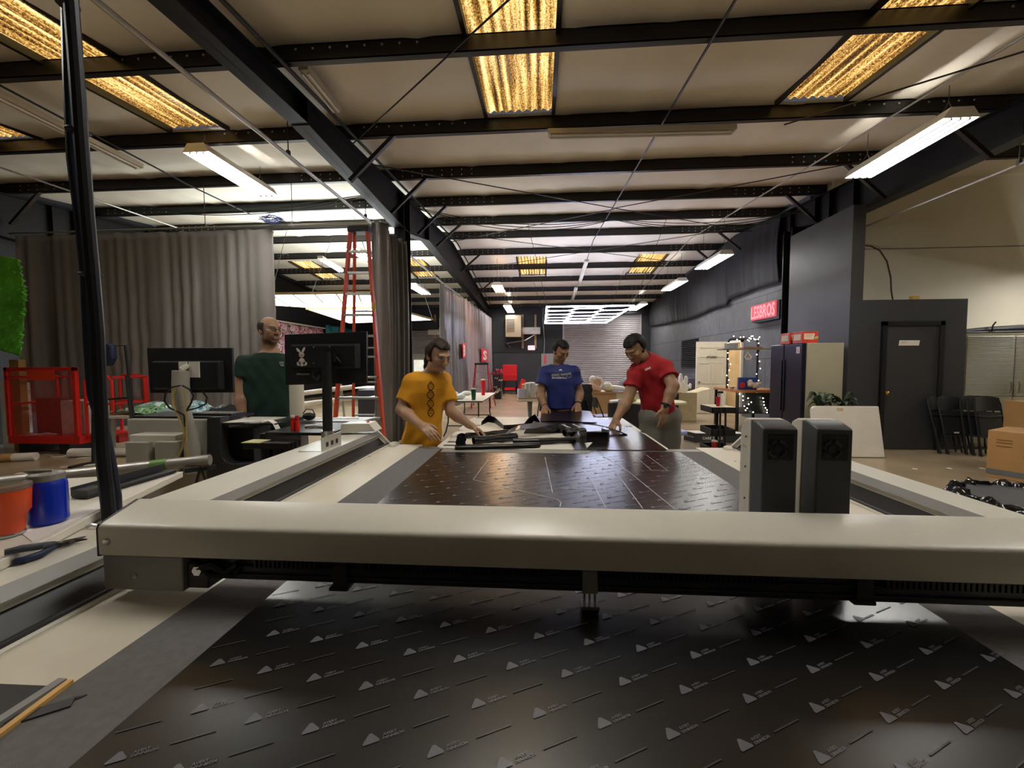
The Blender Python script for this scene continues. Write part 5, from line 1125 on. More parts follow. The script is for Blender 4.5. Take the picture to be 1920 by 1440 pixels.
# monitor on the black pole, bunny sticker
Y2 = 2.3
mo, c = monitor('monitor', 'black monitor with a white bunny sticker on its back, on a black pole', [gy(533, 627, Y2), gy(687, 621, Y2+.02), gy(687, 718, Y2+.02), gy(535, 722, Y2)], Y2, (gy(548, 692, Y2), gy(675, 644, Y2)), M_mb, None)
M_pinkw = mat('sticker_white', '#efe6e2', .5, var=0)
def bun(x, y): return gy(x, y, Y2-.0375)
b = MB()
def disc(x, y, rx, ry, rot=0, o=0.):
    n = 18; c_ = bun(x, y); s_ = Y2/FPX; R2 = Matrix.Rotation(rot, 2); vs = []
    for k in range(n): a_ = 2*PI*k/n; v_ = R2@Vector((rx*math.cos(a_), ry*math.sin(a_))); vs.append((c_.x+v_.x*s_, c_.y-o, c_.z+v_.y*s_))
    b.add(vs, [tuple(range(n))[::-1]])
disc(565.5, 665, 5.5, 5.5); disc(559.5, 657, 2.4, 6, .75); disc(569, 656, 2.4, 6, -.5); disc(566, 679, 6.5, 8); disc(560, 682, 4, 4); disc(572, 682, 4, 4)
b.build('bunny_sticker', M_pinkw, mo, ang=0)
b = MB(); disc(565.5, 666, 3.2, 3, 0, .0006); disc(566.5, 679, 2.2, .8, .7, .0006); b.build('sticker_detail', mat('sticker_pink', '#e8b3a8', .5, var=0), mo, ang=0)
b = MB(); p, q = gy(558, 703, Y2-.01), gy(580, 700, Y2-.01); b.box((p.x, Y2-.02, p.z), (q.x, Y2, q.z)); b.build('port', M_mg, mo, ang=0)
b = MB(); b.tube([gy(586, 695, Y2-.03), gy(586, 706, Y2-.03), gy(594, 712, Y2-.03), gy(600, 704, Y2-.03)], .006, 6); b.build('cable', M_mb, mo)
b = MB(); b.tube([gy(625, 665, Y2-.04), gy(638, 678, Y2-.03), gy(650, 690, Y2-.02)], .008, 6); b.build('cable', M_mb, mo)
b = MB()
for x, y in ((588, 651), (618, 650), (588, 681), (618, 681)): b.sph(gy(x, y, Y2-.036), .004, 8, 6)
b.build('screw', M_mg, mo)
pp = gx(613, 812, -1.21); Yp = 2.2
t = thing('monitor_pole', 'thick black pole on a slotted steel bracket holding the bunny-sticker monitor', 'pole', (-1.21, Yp, .985))
b = MB(); a, c_ = gy(612.5, 660, Yp), gy(614.5, 812, Yp); b.tube([a, c_], .026, 16); b.build('pole', M_mb, t)
b = MB(); b.bar(a+V((0, .02, -.03)), (a.x, Y2, a.z-.03), .05, .05); b.build('arm', M_mb, t, ang=0)
b = MB(); b.tube([c_+V((0, 0, .015)), c_+V((0, 0, -.02))], .034, 16); b.build('collar', M_steelb, t)
b = MB(); p = gx(604, 842, -1.165); q = gx(640, 828, -1.165); zt = gx(604, 822, -1.165).z
pl = [(p.y, .985), (q.y, .985), (q.y, zt+.004), (p.y, zt)]; b.prism(pl, lambda y, z: V((-1.165, y, z)), lambda y, z: V((-1.17, y, z))); b.box((-1.3, p.y, .985), (-1.165, q.y, .99)); br_ = b.build('bracket', mat('bracket_white_steel', '#c9c6bd', .35, .3, var=.05), t, ang=0)
b = MB()
for k in range(3): y = p.y+(q.y-p.y)*(.25+.25*k); b.box((-1.1648, y-.012, 1.005), (-1.164, y+.012, 1.03))
b.build('slot', M_mb, br_, ang=0)
# grey control box on the far end of the rail
t = thing('control_box', 'wedge-shaped grey control box with a red knob on the far end of the left rail', 'control box', (-1.3, 2.62, .99))
P = [gy(x, y, 2.62) for x, y in ((640, 812), (706, 808), (694, 793), (642, 794))]
b = MB(); b.prism([(p_.x, p_.z) for p_ in P], lambda x, z: V((x, 2.6, z)), lambda x, z: V((x, 2.72, z))); b.build('housing', M_mw, t, ang=0, bev=.004)
p = gy(690, 793, 2.66); b = MB(); b.lathe((p.x, 2.66, p.z-.004), [(.012, 0), (.012, .012), (.006, .016)], 14); b.build('red_knob', M_red, t)
# black tool cart behind the rail
t = thing('tool_cart', 'black tool cart with cup holders behind the left rail beside the bearded man', 'cart', (-1.75, 2.62, 0))
zt = gy(560, 806, 2.6).z
b = MB(); b.box((gy(515, 806, 2.6).x, 2.5, zt-.02), (gy(635, 806, 2.6).x, 2.95, zt)); b.build('top', M_mb, t, ang=0, bev=.004)
b = MB(); b.box((gy(475, 830, 2.5).x, 2.4, zt-.09), (gy(560, 830, 2.5).x, 2.52, zt-.05)); b.build('cup_shelf', M_mb, t, ang=0, bev=.006)
for x in (500, 522, 545): p = gy(x, 820, 2.46); b = MB(); b.lathe((p.x, 2.46, zt-.05), [(.035, -.2), (.038, 0), (.03, 0), (.028, -.15)], 16); b.build('cup_holder', M_mb, t)
b = MB(); b.box((gy(475, 822, 2.5).x, 2.39, zt-.052), (gy(508, 822, 2.5).x, 2.5, zt-.047)); b.build('yellow_edge', mat('pale_yellow_strip', '#d8d28e', .5, var=0), t, ang=0)
for x in (520, 630): p = gy(x, 820, 2.7).x; b = MB(); b.box((p-.02, 2.55, 0), (p+.02, 2.9, zt-.02)); b.build('leg', M_mb, t, ang=0)
b = MB(); b.box((gy(520, 0, 2.7).x, 2.52, .35), (gy(630, 0, 2.7).x, 2.93, .38)); b.build('lower_shelf', M_mb, t, ang=0)
for k, x in enumerate((550, 558)):
    p = gy(x, 818, 2.55); t = thing('spray_can', 'red bottle on the black tool cart, %s of the pair' % ('left' if k == 0 else 'right'), 'bottle', (p.x, 2.55, zt)); b = MB(); b.lathe((p.x, 2.55, zt), [(.014, 0), (.0145, .06), (.011, .07), (.0125, .075), (.0125, .09)], 14); b.build('body', mat('glossy_red_bottle', '#d92a1c', .2, var=0), t)
    b = MB(); b.lathe((p.x, 2.55, zt+.09), [(.0125, 0), (.012, .014)], 14); b.build('cap', M_whitep if k == 0 else M_red, t)
t = thing('scissors', 'white-handled scissors lying on the black tool cart', 'tool', (-1.5, 2.7, zt)); b = MB(); p = gy(585, 803, 2.7); b.tube([(p.x-.05, 2.7, zt+.01), (p.x+.02, 2.72, zt+.012), (p.x+.1, 2.7, zt+.008)], .01, 8); b.build('tool_body', M_whitep, t)
# second shelf behind the man: paper roll, mouse
zs = gy(560, 791, 2.92).z
t = thing('side_shelf', 'grey shelf behind the black tool cart carrying the paper roll', 'shelf', (-1.7, 3.0, 0)); b = MB(); b.box((gy(512, 796, 2.97).x, 2.97, zs-.02), (gy(680, 796, 2.97).x, 3.18, zs)); b.build('top', M_mg, t, ang=0)
for x in (540, 660): p = gy(x, 0, 3.05).x; b = MB(); b.box((p-.02, 3.02, 0), (p+.02, 3.12, zs-.02)); b.build('leg', M_mg, t, ang=0)
p = gy(555, 790, 3.05); t = thing('paper_roll', 'upright cream paper roll beside the bearded man', 'roll', (p.x, 3.07, zs)); r = (gy(567, 760, 3.05).x-gy(543, 760, 3.05).x)/2
b = MB(); b.lathe((p.x, 3.07, zs), [(r, 0), (r, .42), (r*.5, .42), (r*.5, .3)], 28); b.build('roll', mat('cream_paper_roll', '#dcd6c0', .7, var=.03), t)
p = gy(577, 787, 3.0); t = thing('computer_mouse', 'black mouse with a loop of cable on the grey shelf', 'mouse', (p.x, 3.02, zs)); b = MB(); b.sph((p.x, 3.02, zs+.03), (.05, .035, .03), 16, 10); b.build('body', M_mb, t); b = MB(); b.tube([(p.x-.05, 3.02, zs+.05), (p.x-.02, 3.02, zs+.085), (p.x+.03, 3.02, zs+.08), (p.x+.05, 3.02, zs+.04)], .004, 6); b.build('cable', M_mb, t)
t = thing('metal_ruler', 'long white tube on the grey shelf, reaching right behind the monitor pole', 'tube', (-1.3, 3.1, zs)); b = MB(); b.tube([gy(583, 788, 3.08)*1, V((gy(672, 788, 3.12).x, 3.12, gy(583, 788, 3.08).z))], .018, 10); b.build('tube', M_whitep, t)

# tall orange step ladder
M_or = mat('orange_fibreglass', '#d24a26', .45, var=.05); M_alu = mat('aluminium', '#b9b8b2', .35, .6, var=.03)
LY = 6.0
t = thing('step_ladder', 'tall orange step ladder standing between the curtains', 'ladder', (-2.75, 6.2, 0))
tl, tr_ = gy(657, 432, LY), gy(689, 432, LY); bl, brr = gy(625, 830, LY), gy(721, 830, LY)
def ext(a, c): s_ = a.z/(a.z-c.z); return a+(c-a)*s_
bl, brr = ext(tl, bl), ext(tr_, brr)
for a, c in ((tl, bl), (tr_, brr)): b = MB(); b.bar(a, c, .035, .075, (0, 1, 0)); b.build('side_rail', M_or, t, ang=0)
rl, rr_ = V((-3.33, LY+.95, 0)), V((-2.8, LY+.95, 0))
for a, c in ((tl+V((.03, .08, 0)), rl), (tr_+V((-.02, .08, 0)), rr_)): b = MB(); b.bar(a, c, .03, .05, (0, 1, 0)); b.build('rear_rail', M_or, t, ang=0)
for k in range(1, 11):
    u = k/11.; a = tl.lerp(bl, u); c = tr_.lerp(brr, u); b = MB(); b.bar(a, c, .075, .03); b.build('step', M_alu, t, ang=0)
for k in range(1, 6):
    u = k/6.; a = (tl+V((.03, .08, 0))).lerp(rl, u); c = (tr_+V((-.02, .08, 0))).lerp(rr_, u); b = MB(); b.bar(a, c, .03, .025); b.build('rear_brace', M_alu, t, ang=0)
b = MB(); b.box((tl.x-.03, LY-.05, tl.z-.03), (tr_.x+.03, LY+.15, tl.z+.06)); b.build('top_cap', M_mb, t, ang=0, bev=.01)
p = tr_.lerp(brr, .33); b = MB(); b.sph((p.x+.02, LY-.05, p.z), (.03, .02, .07), 10, 8); b.build('yellow_clip', mat('yellow_clip', '#d8a020', .4, var=0), t)
# ============================================================ far-left photo corner and the far middle
b = MB(); b.grid(lambda u, v: (XL+.03+.02*math.sin(u*40), 14.3+3.6*u, 3.05-2.2*v), 40, 8); t = thing('graffiti_backdrop', 'pink and black graffiti backdrop on the far left wall behind the bearded man', 'backdrop', (XL+.03, 16, .85)); o = b.build('cloth', M_graf, t, ang=60); sm = o.modifiers.new('thick', 'SOLIDIFY'); sm.thickness = .01
b = MB(); b.tube([(XL+.08, 14.2, 3.08), (XL+.08, 18, 3.08)], .03, 8); b.build('pole', M_whitep, t)
M_teal = mat('teal_fabric', '#2a8494', .35, var=.2, scale=2, spec=.6); f = fold(71, 6)
b = MB(); b.grid(lambda u, v: (XL+.12+.10*math.sin(u*22+2*v*f(u*3)), 18.0+2.8*u, 3.25-2.6*v), 70, 12); t = thing('teal_drape', 'shiny teal fabric draped in folds at the end of the far left wall', 'drape', (XL+.1, 19.4, .65)); o = b.build('cloth', M_teal, t, ang=80); sm = o.modifiers.new('thick', 'SOLIDIFY'); sm.thickness = .01
def folding_table(name, label, x0, x1, y0, y1, z, m, legm, edge=None, curved=False):
    t = thing(name, label, 'table', ((x0+x1)/2, (y0+y1)/2, 0))
    b = MB(); b.prism(rrect(x0, x1, y0, y1, .03), lambda x, y: V((x, y, z-.03)), lambda x, y: V((x, y, z))); b.build('table_top', m, t, ang=30)
    if edge: b = MB(); b.prism(rrect(x0-.003, x1+.003, y0-.003, y1+.003, .03), lambda x, y: V((x, y, z-.022)), lambda x, y: V((x, y, z-.004))); b.build('edge_band', edge, t, ang=30)
    for yy in ((y0+.25, y1-.25) if (y1-y0) > (x1-x0) else (y0+.08, y1-.08)):
        for sx in (-1, 1):
            xx = (x0+x1)/2+sx*((x1-x0)/2-.12); b = MB()
            b.tube([(xx, yy, z-.03), (xx, yy, .3), (xx+sx*.05, yy, .1), (xx+sx*.1, yy, 0)], .014 if not curved else .022, 8); b.build('leg', legm, t)
        b = MB(); b.tube([((x0+x1)/2-((x1-x0)/2-.12), yy, .22), ((x0+x1)/2+((x1-x0)/2-.12), yy, .22)], .012, 8); b.build('leg_brace', legm, t)
    return t
# white table with cups behind the yellow-shirted person
a, c = gz(905, 752, .74), gz(926, 736, .74)
tx0, tx1, ty0, ty1 = a.x-.85, a.x, a.y, 9.95
folding_table('folding_table', 'white folding table with a black edge, carrying red and green cups', tx0, tx1, ty0, ty1, .74, M_tab, M_mb, M_mb)
p = gz(906, 741, .741); cup('tall_cup', 'tall red cup with a white lid on the black-edged table', p.x, p.y, .741, .055, .34, mat('bright_red_plastic', '#dc1f28', .3, var=0), lid=M_whitep, taper=.75)
p = gz(888, 750, .741); cup('cup', 'green iced drink cup on the black-edged table', p.x, p.y, .741, .05, .21, mat('green_drink', '#2c6a48', .2, var=.1, trans=.2), lid=M_whitep)
for k, (x, y, w) in enumerate(((862, 748, .22), (875, 741, .2), (852, 742, .16))):
    p = gz(x, y, .742); t = thing('paper_wrapper', 'crumpled pale wrapper on the black-edged table, %s' % ['nearest the front edge', 'next to the green cup', 'at the left end'][k], 'wrapper', p); b = MB(); b.sph((p.x, p.y, .742+.05), (w*.6, w*.5, .05), 9, 6); b.build('paper', mat('pale_green_paper', '#dfe8e0', .6, var=.15, scale=20) if k == 0 else M_whitep, t)
# small red ladder, patterned bin, red tool cart
LX, LY2 = -1.9, 13.2
t = thing('step_ladder', 'small red step ladder by the pale curtain in the distance', 'ladder', (LX, LY2+.2, 0)); M_rl = mat('red_ladder_rail', '#b8343c', .45, var=.05)
tl, tr_, bl, brr = gy(892, 684, LY2), gy(914, 684, LY2), gy(884, 770, LY2), gy(920, 770, LY2); bl.z = brr.z = 0
for a, c in ((tl, bl), (tr_, brr)): b = MB(); b.bar(a, c, .04, .08, (0, 1, 0)); b.build('side_rail', M_rl, t, ang=0)
for a, c in ((tl, bl), (tr_, brr)): b = MB(); b.bar(a+V((0, .05, 0)), c+V((.08 if a is tr_ else -.05, .75, 0)), .03, .04, (0, 1, 0)); b.build('rear_rail', M_rl, t, ang=0)
for k in range(1, 6): u = k/6; b = MB(); b.bar(tl.lerp(bl, u), tr_.lerp(brr, u), .08, .03); b.build('step', M_alu, t, ang=0)
b = MB(); b.box((tl.x-.03, LY2-.04, tl.z), (tr_.x+.03, LY2+.16, tl.z+.06)); b.build('top_cap', M_mb, t, ang=0)
a, c = gy(925, 742, 16.5), gy(939, 703, 16.5)
t = thing('patterned_bin', 'black box with white scribbles holding red artificial flowers in the distance', 'box', ((a.x+c.x)/2, 16.6, 0)); b = MB(); b.box((a.x, 16.5, 0), (c.x, 16.9, c.z)); b.build('box', M_mb, t, ang=0)
b = MB(); rr = random.Random(4)
for k in range(9): p = V((rr.uniform(a.x, c.x-.05), 16.495, rr.uniform(.2, c.z-.1))); b.tube([p, p+V((.05, 0, .05)), p+V((.1, 0, -.02)), p+V((.14, 0, .06))], .012, 5)
b.build('scribble', mat('cream_scribble', '#d8cbb0', .6, var=0), t)
b = MB()
for k in range(14): b.sph((rr.uniform(a.x-.08, c.x+.05), 16.6+rr.uniform(-.1, .15), c.z+rr.uniform(.0, .22)), .055, 7, 5)
b.build('flower', mat('pink_red_flower', '#a8324a', .7, var=.4, scale=12), t)
a, c = gy(943, 736, 19.4), gy(969, 684, 19.4)
t = thing('tool_trolley', 'bright red metal tool trolley at the rear wall', 'trolley', ((a.x+c.x)/2, 19.6, 0)); M_rt = mat('red_trolley', '#d8242c', .35, var=.03); w_ = c.x-a.x; h_ = c.z
b = MB(); b.box((a.x, 19.4, h_*.62), (c.x, 19.9, h_*1.0)); b.build('upper_chest', M_rt, t, ang=0, bev=.02)
for k in range(3): z = h_*(.47+.05*k); b = MB(); b.box((a.x+.02, 19.36, z), (c.x-.02, 19.4, z+h_*.042)); dd = b.build('drawer', M_rt, t, ang=0)
b = MB(); b.box((a.x, 19.4, h_*.46), (c.x, 19.9, h_*.62)); b.build('drawer_case', M_rt, t, ang=0)
b = MB(); b.box((a.x, 19.4, h_*.14), (c.x, 19.9, h_*.22)); b.build('bottom_tray', M_rt, t, ang=0)
for x in (a.x+.03, c.x-.03):
    for y in (19.43, 19.87): b = MB(); b.box((x-.03, y-.03, 0), (x+.03, y+.03, h_*.46)); b.build('leg', M_mb, t, ang=0)
b = MB(); b.bar((c.x+.12, 19.5, .2), (c.x+.32, 19.5, .7), .12, .2); b.build('side_bin', M_rt, t, ang=0)
simple_box('cardboard_box', 'small cardboard box on the floor right of the red tool trolley', 'box', (c.x+.25, 18.6, 0), (c.x+1.0, 19.2, .5), M_card)
# services on the rear wall
M_heat = mat('beige_heater', '#85755f', .5, var=.05)
a, c = gy(948, 632, 20.2), gy(966, 591, 20.2); d = gy(977, 632, 20.8)
t = thing('unit_heater', 'beige louvred heater hung high on the rear wall', 'heater', ((a.x+c.x)/2, 20.4, a.z)); b = MB(); b.box((a.x, 20.15, a.z), (c.x+.3, 20.88, c.z)); b.build('housing', M_heat, t, ang=0, bev=.01)
b = MB(); b.box((a.x+.06, 20.14, a.z+.28), (c.x-.03, 20.16, c.z-.2)); b.build('grille', M_mb, t, ang=0)
b = MB()
for k in range(9): z = a.z+.3+(c.z-a.z-.5)*k/8; b.bar((a.x+.06, 20.12, z), (c.x-.03, 20.12, z), .03, .03)
b.build('louvre', M_heat, t, ang=0)
M_stud = mat('pale_timber', '#a38c68', .65, var=.1)
for k, x in enumerate((980, 1004)):
    p = gy(x, 590, 20.8); z0 = gy(x, 653, 20.8).z; t = simple_box('timber_batten', 'upright pale timber on the rear wall, %s of the two behind the grey duct box' % ('left' if k == 0 else 'right'), 'batten', (p.x-.05, 20.76, z0), (p.x+.05, 20.9, p.z), M_stud)
a, c = gy(977, 627, 20.7), gy(1013, 614, 20.7); simple_box('duct_box', 'grey flat box across the two upright timbers on the rear wall', 'box', (a.x, 20.55, a.z), (c.x, 20.76, c.z), mat('galv_box', '#b9b4b4', .4, .3))
a, c = gy(990, 656, 20.8), gy(1003, 648, 20.8); t = thing('exit_sign', 'small red lit EXIT sign on the rear wall', 'sign', ((a.x+c.x)/2, 20.8, a.z)); b = MB(); b.box((a.x, 20.8, a.z), (c.x, 20.9, c.z)); b.build('case', mat('pink_lit_case', '#f3c0c4', .4, var=0, emit=(1, .45, .5), estr=.9), t, ang=0)
b = MB(); put_text(b, 'EXIT', ((a.x+c.x)/2, 20.795, (a.z+c.z)/2), (1, 0, 0), (0, 0, 1), width=(c.x-a.x)*.7, bold=.03); b.build('lettering', mat('red_lit_letters', '#e02030', .4, var=0, emit=(1, .05, .1), estr=1.2), t, ang=0)
a, c = gy(1015, 712, 20.8), gy(1040, 663, 20.8); t = simple_box('electrical_panel', 'grey electrical panel left of the big roller door, partly behind the blue-shirted person', 'panel', (a.x, 20.62, a.z), (c.x, 20.835, c.z), M_mg)
b = MB(); p, q = gy(1020, 672, 20.6), gy(1024, 666, 20.6); b.box((p.x, 20.61, gy(1020, 682, 20.6).z), (q.x, 20.62, q.z)); b.build('warning_label', M_redp, t, ang=0)
pipe('conduit', 'thin cables running down the rear wall left of the roller door', [gy(1019, 560, 20.7), gy(1018, 600, 20.7), gy(1021, 640, 20.7), gy(1020, 664, 20.7)], .02, M_track)
pipe('conduit', 'bent conduit below the beige heater', [gy(1002, 628, 20.6), gy(985, 638, 20.6), gy(950, 644, 20.6), gy(957, 652, 20.6)], .025, M_track)
a, c = gy(802, 628, 20.6), gy(832, 615, 20.6); simple_box('air_conditioner', 'white wall air conditioner glimpsed above the yellow-shirted person', 'air conditioner', (a.x, 20.6, a.z), (c.x+.3, 20.895, c.z), M_whitep, bev=.03)
p = gy(816, 590, 20.8); simple_box('timber_batten', 'pale timber on the rear wall above the white air conditioner', 'batten', (p.x-.06, 20.76, 1.6), (p.x+.06, 20.9, p.z), M_stud)
# table behind the blue-shirted person
a, c = gz(970, 748, .74), gz(1060, 748, .74)
M_gleg = mat('grey_plastic_leg', '#6f7170', .5)
t = thing('folding_table', 'white plastic table with grey legs behind the blue-shirted person', 'table', (.0, 8.4, 0))
b = MB(); b.prism(rrect(a.x, a.x+1.5, 8.05, 8.8, .05), lambda x, y: V((x, y, .70)), lambda x, y: V((x, y, .74))); b.build('table_top', M_tab, t, ang=30, bev=.008)
b = MB(); b.box((a.x+.02, 8.1, .741), (a.x+1.4, 8.7, .765)); b.build('wood_board', M_stud, t, ang=0)
for y in (8.2, 8.65):
    for xx in (a.x+.25, a.x+1.25): b = MB(); b.tube([(xx, y, .70), (xx, y, .35), (xx-.06, y-.05, 0)], [.05, .035, .04], 10); b.build('leg', M_gleg, t)
for k, (x, h, m, lab) in enumerate(((978, .17, mat('lilac_paper_tub', '#d4d0e4', .6, var=0), 'small white and lilac carton'), (990, .27, mat('clear_jar', '#dfe0da', .25, var=.1), 'clear jar with a white lid'), (997, .28, bpy.data.materials['clear_jar'], 'second clear jar with a white lid'), (1006, .24, M_whitep, 'white tub'))):
    p = gy(x, 745, 8.35); cup('jar', lab+' on the white table behind the blue-shirted person', p.x, 8.35+.05*(k % 2), .766, .07 if k else .09, h, m, 'container', lid=None if k in (0,) else M_whitep, taper=.95, group=None)
# folding chairs in use
def open_chair(label, x, y, rz):
    t = thing('folding_chair', label, 'chair', (0, 0, 0), 'open folding chairs'); w = .21
    for s in (-1, 1):
        b = MB(); b.tube([(s*w, -.24, 0), (s*w, .05, .45), (s*w, .2, .82)], .012, 8); b.build('leg', M_chair, t)
        b = MB(); b.tube([(s*(w-.03), .24, 0), (s*(w-.03), -.16, .43)], .011, 8); b.build('leg', M_chair, t)
    b = MB(); b.sheet(lambda u, v: (-w+.02+(2*w-.04)*u, -.2+.38*v, .44+.01*math.sin(PI*u)), 8, 6, .02); b.build('seat', mat('lilac_grey_seat', '#8f94b4', .35, var=.03), t, ang=50)
    b = MB(); b.sheet(lambda u, v: (-w+.01+(2*w-.02)*u, .16+.04*v+.03*math.sin(PI*u), .62+.2*v), 10, 5, .015); b.build('backrest', M_chair, t, ang=50)
    b = MB(); b.tube([(-w, -.15, .12), (w, -.15, .12)], .009, 8); b.build('cross_bar', M_chair, t)
    t.location = (x, y, 0); t.rotation_euler = (0, 0, rz); WL[t.name] = V((x, y, 0)); return t
oc = open_chair('open black folding chair with a jacket over its back, right of the blue-shirted person', .9, 7.3, 1.9)
c2 = dup(oc, (1.2, 7.95, 0), 1.75, 'open black folding chair just behind the jacket-draped chair')
c3 = dup(oc, (.12, 6.9, 0), -.3, 'open black folding chair under the white table, left of the blue-shirted person')
t = thing('jacket', 'black jacket draped over the folding chair right of the blue-shirted person', 'jacket', (.86, 7.1, .45)); M_bj = mat('black_jacket', '#131316', .8, var=.2, scale=8); f = fold(15, 5)
ja, jb = gy(1086, 722, 7.05), gy(1108, 722, 7.25)
b = MB(); b.sheet(lambda u, v: (ja.x-.02+(jb.x-ja.x+.02)*u+.02*f(v*5), 7.0+.25*u-.05*math.sin(PI*v), ja.z-.0-.42*v-.05*u*v+.02*f(u*6)), 12, 12, .05); b.build('cloth', M_bj, t, ang=70)
# grey and black office chairs, desk with soft things
t = thing('office_chair', 'black curved-back chair at the pale round-edged table', 'chair', (1.45, 6.9, 0)); 
b = MB(); 
for_arc = lambda u, v: (1.42+.30*math.cos(PI*(.9+.9*u)), 6.75+.30*math.sin(PI*(.9+.9*u)), .36+.42*v+.05*math.sin(PI*u)*v)
b.sheet(for_arc, 18, 6, .03); b.build('backrest', M_chair, t, ang=60); b = MB(); b.lathe((1.42, 6.75, .40), [(.25, 0), (.28, .03), (.26, .07), (.05, .08)], 22); b.build('seat', M_chair, t); b = MB(); b.tube([(1.42, 6.75, .05), (1.42, 6.75, .4)], .03, 10); b.build('post', M_mb, t)
for k in range(5): a_ = 2*PI*k/5; b = MB(); b.tube([(1.42, 6.75, .07), (1.42+.28*math.cos(a_), 6.75+.28*math.sin(a_), .04)], .02, 6); b.build('base_arm', M_mb, t)
a, c = gz(1138, 752, .74), gz(1215, 756, .74)
t = thing('round_table', 'pale table with a rounded end behind the man in red', 'table', (1.9, 7.7, 0)); b = MB(); b.prism(rrect(1.32, 2.7, 7.45, 8.2, .3, 8), lambda x, y: V((x, y, .70)), lambda x, y: V((x, y, .74))); b.build('table_top', mat('pale_maple', '#d8c79c', .45, var=.05), t, ang=40, bev=.006)
for x in (1.7, 2.45): b = MB(); b.tube([(x, 7.8, 0), (x, 7.8, .70)], .03, 10); b.build('leg', M_mg, t)
t = thing('cap', 'dark cap lying on the pale round-edged table', 'cap', (1.55, 7.6, .741)); b = MB(); b.sph((1.55, 7.62, .745), (.13, .1, .06), 14, 8); b.build('crown', M_md, t); b = MB(); b.sph((1.42, 7.56, .748), (.12, .08, .012), 12, 6); b.build('brim', M_md, t)
t = thing('green_pouch', 'bright green package on the pale round-edged table', 'package', (1.72, 7.66, .741)); b = MB(); b.sph((1.72, 7.68, .78), (.06, .05, .05), 10, 7); b.build('package', mat('lime_green', '#a8d24a', .5), t)
t = thing('wooden_desk', 'long light wood desk in front of the roller door, covered with soft toys and papers', 'desk', (1.9, 10.4, 0)); dx0, dx1 = 1.2, 3.4; b = MB(); b.box((dx0, 10.1, .71), (dx1, 10.85, .75)); b.build('desk_top', mat('tan_laminate', '#c29a6c', .45, var=.06), t, ang=0)
b = MB(); b.box((dx0+.05, 10.14, .1), (1.86, 10.17, .71)); b.build('modesty_panel', bpy.data.materials['tan_laminate'], t, ang=0)
b = MB(); b.box((1.86, 10.12, .05), (2.9, 10.16, .71)); b.build('pale_panel', mat('cream_laminate', '#dcd6bd', .5), t, ang=0)
for x in (dx0+.05, dx1-.05): b = MB(); b.box((x-.03, 10.2, 0), (x+.03, 10.8, .71)); b.build('leg', M_mb, t, ang=0)
M_toy = mat('pinkish_plush', '#e0bca4', .9, var=.12, scale=15); M_toyw = mat('cream_plush', '#ece4d4', .9, var=.08, scale=15)
t = thing('soft_toy', 'pink and tan plush toy lying on the wooden desk', 'soft toy', (1.38, 10.3, .75)); b = MB()
b.sph((1.33, 10.35, .86), (.17, .14, .13), 14, 9); b.sph((1.42, 10.32, 1.0), (.12, .1, .12), 12, 8); b.tube([(1.3, 10.28, .85), (1.5, 10.22, .80)], .06, 10); b.build('body', M_toy, t); b = MB(); b.tube([(1.38, 10.24, 1.1), (1.5, 10.22, 1.07), (1.54, 10.22, .95), (1.5, 10.22, .86)], .035, 8); b.sph((1.30, 10.3, 1.05), (.09, .07, .1), 10, 7); b.build('white_trim', M_toyw, t)
t = thing('soft_toy', 'cream plush toy stretched along the wooden desk', 'soft toy', (1.75, 10.3, .75)); b = MB(); b.sph((1.66, 10.28, .87), (.13, .11, .12), 14, 9); b.tube([(1.68, 10.28, .84), (1.95, 10.26, .82), (2.2, 10.28, .80)], [.1, .08, .06], 10); b.build('body', M_toyw, t)
b = MB(); b.sph((1.72, 10.18, .8), (.07, .05, .05), 10, 7); b.build('patch', mat('olive_patch', '#b8ac78', .9), t)
t = thing('lilac_folder', 'lilac sheets lying at the front of the wooden desk', 'papers', (2.0, 10.16, .751)); b = MB(); b.sheet(lambda u, v: (1.75+.4*u, 10.12+.16*v, .756+.03*math.sin(PI*u)*v), 10, 3, .006); b.build('sheet', mat('lilac_paper', '#aeb0e0', .5, var=0), t, ang=50)
M_grch = mat('grey_fabric_chair', '#8f919a', .85, var=.08)
t = thing('office_chair', 'grey padded chair back behind the wooden desk', 'chair', (2.45, 11.0, 0)); b = MB(); b.sph((2.46, 11.15, .86), (.36, .07, .24), 20, 12); b.build('backrest', M_grch, t); b = MB(); b.sph((2.46, 11.45, .48), (.3, .28, .07), 18, 8); b.build('seat', M_grch, t); b = MB(); b.tube([(2.46, 11.4, .05), (2.46, 11.4, .45)], .03, 8); b.build('post', M_mb, t)
b = MB(); b.lathe((2.46, 11.4, 0), [(.28, 0), (.28, .03), (.04, .08)], 10); b.build('base', M_mb, t)
p = gz(1205, 782, .3); t = thing('lilac_stool', 'round lilac-topped stool by the legs of the man in red', 'stool', (p.x, 6.75, 0)); b = MB(); b.lathe((p.x+.02, 6.75, .30), [(.16, 0), (.17, .03), (.16, .06), (.02, .07)], 24); b.build('seat', mat('lilac_vinyl', '#98a4d6', .35, var=.03), t); b = MB(); b.lathe((p.x+.02, 6.75, 0), [(.16, 0), (.16, .02), (.03, .05), (.03, .3)], 16); b.build('base', M_mb, t)
p = gy(1276, 722, 10.6)
t = thing('foam_hand', 'big white foam hand standing in an open carton right of the man in red', 'foam hand', (p.x, 10.6, .8)); b = MB(); s = .011
b.sph((p.x, 10.6, p.z-.06), (.2, .08, .19), 16, 10); b.build('palm', M_whitep, t)
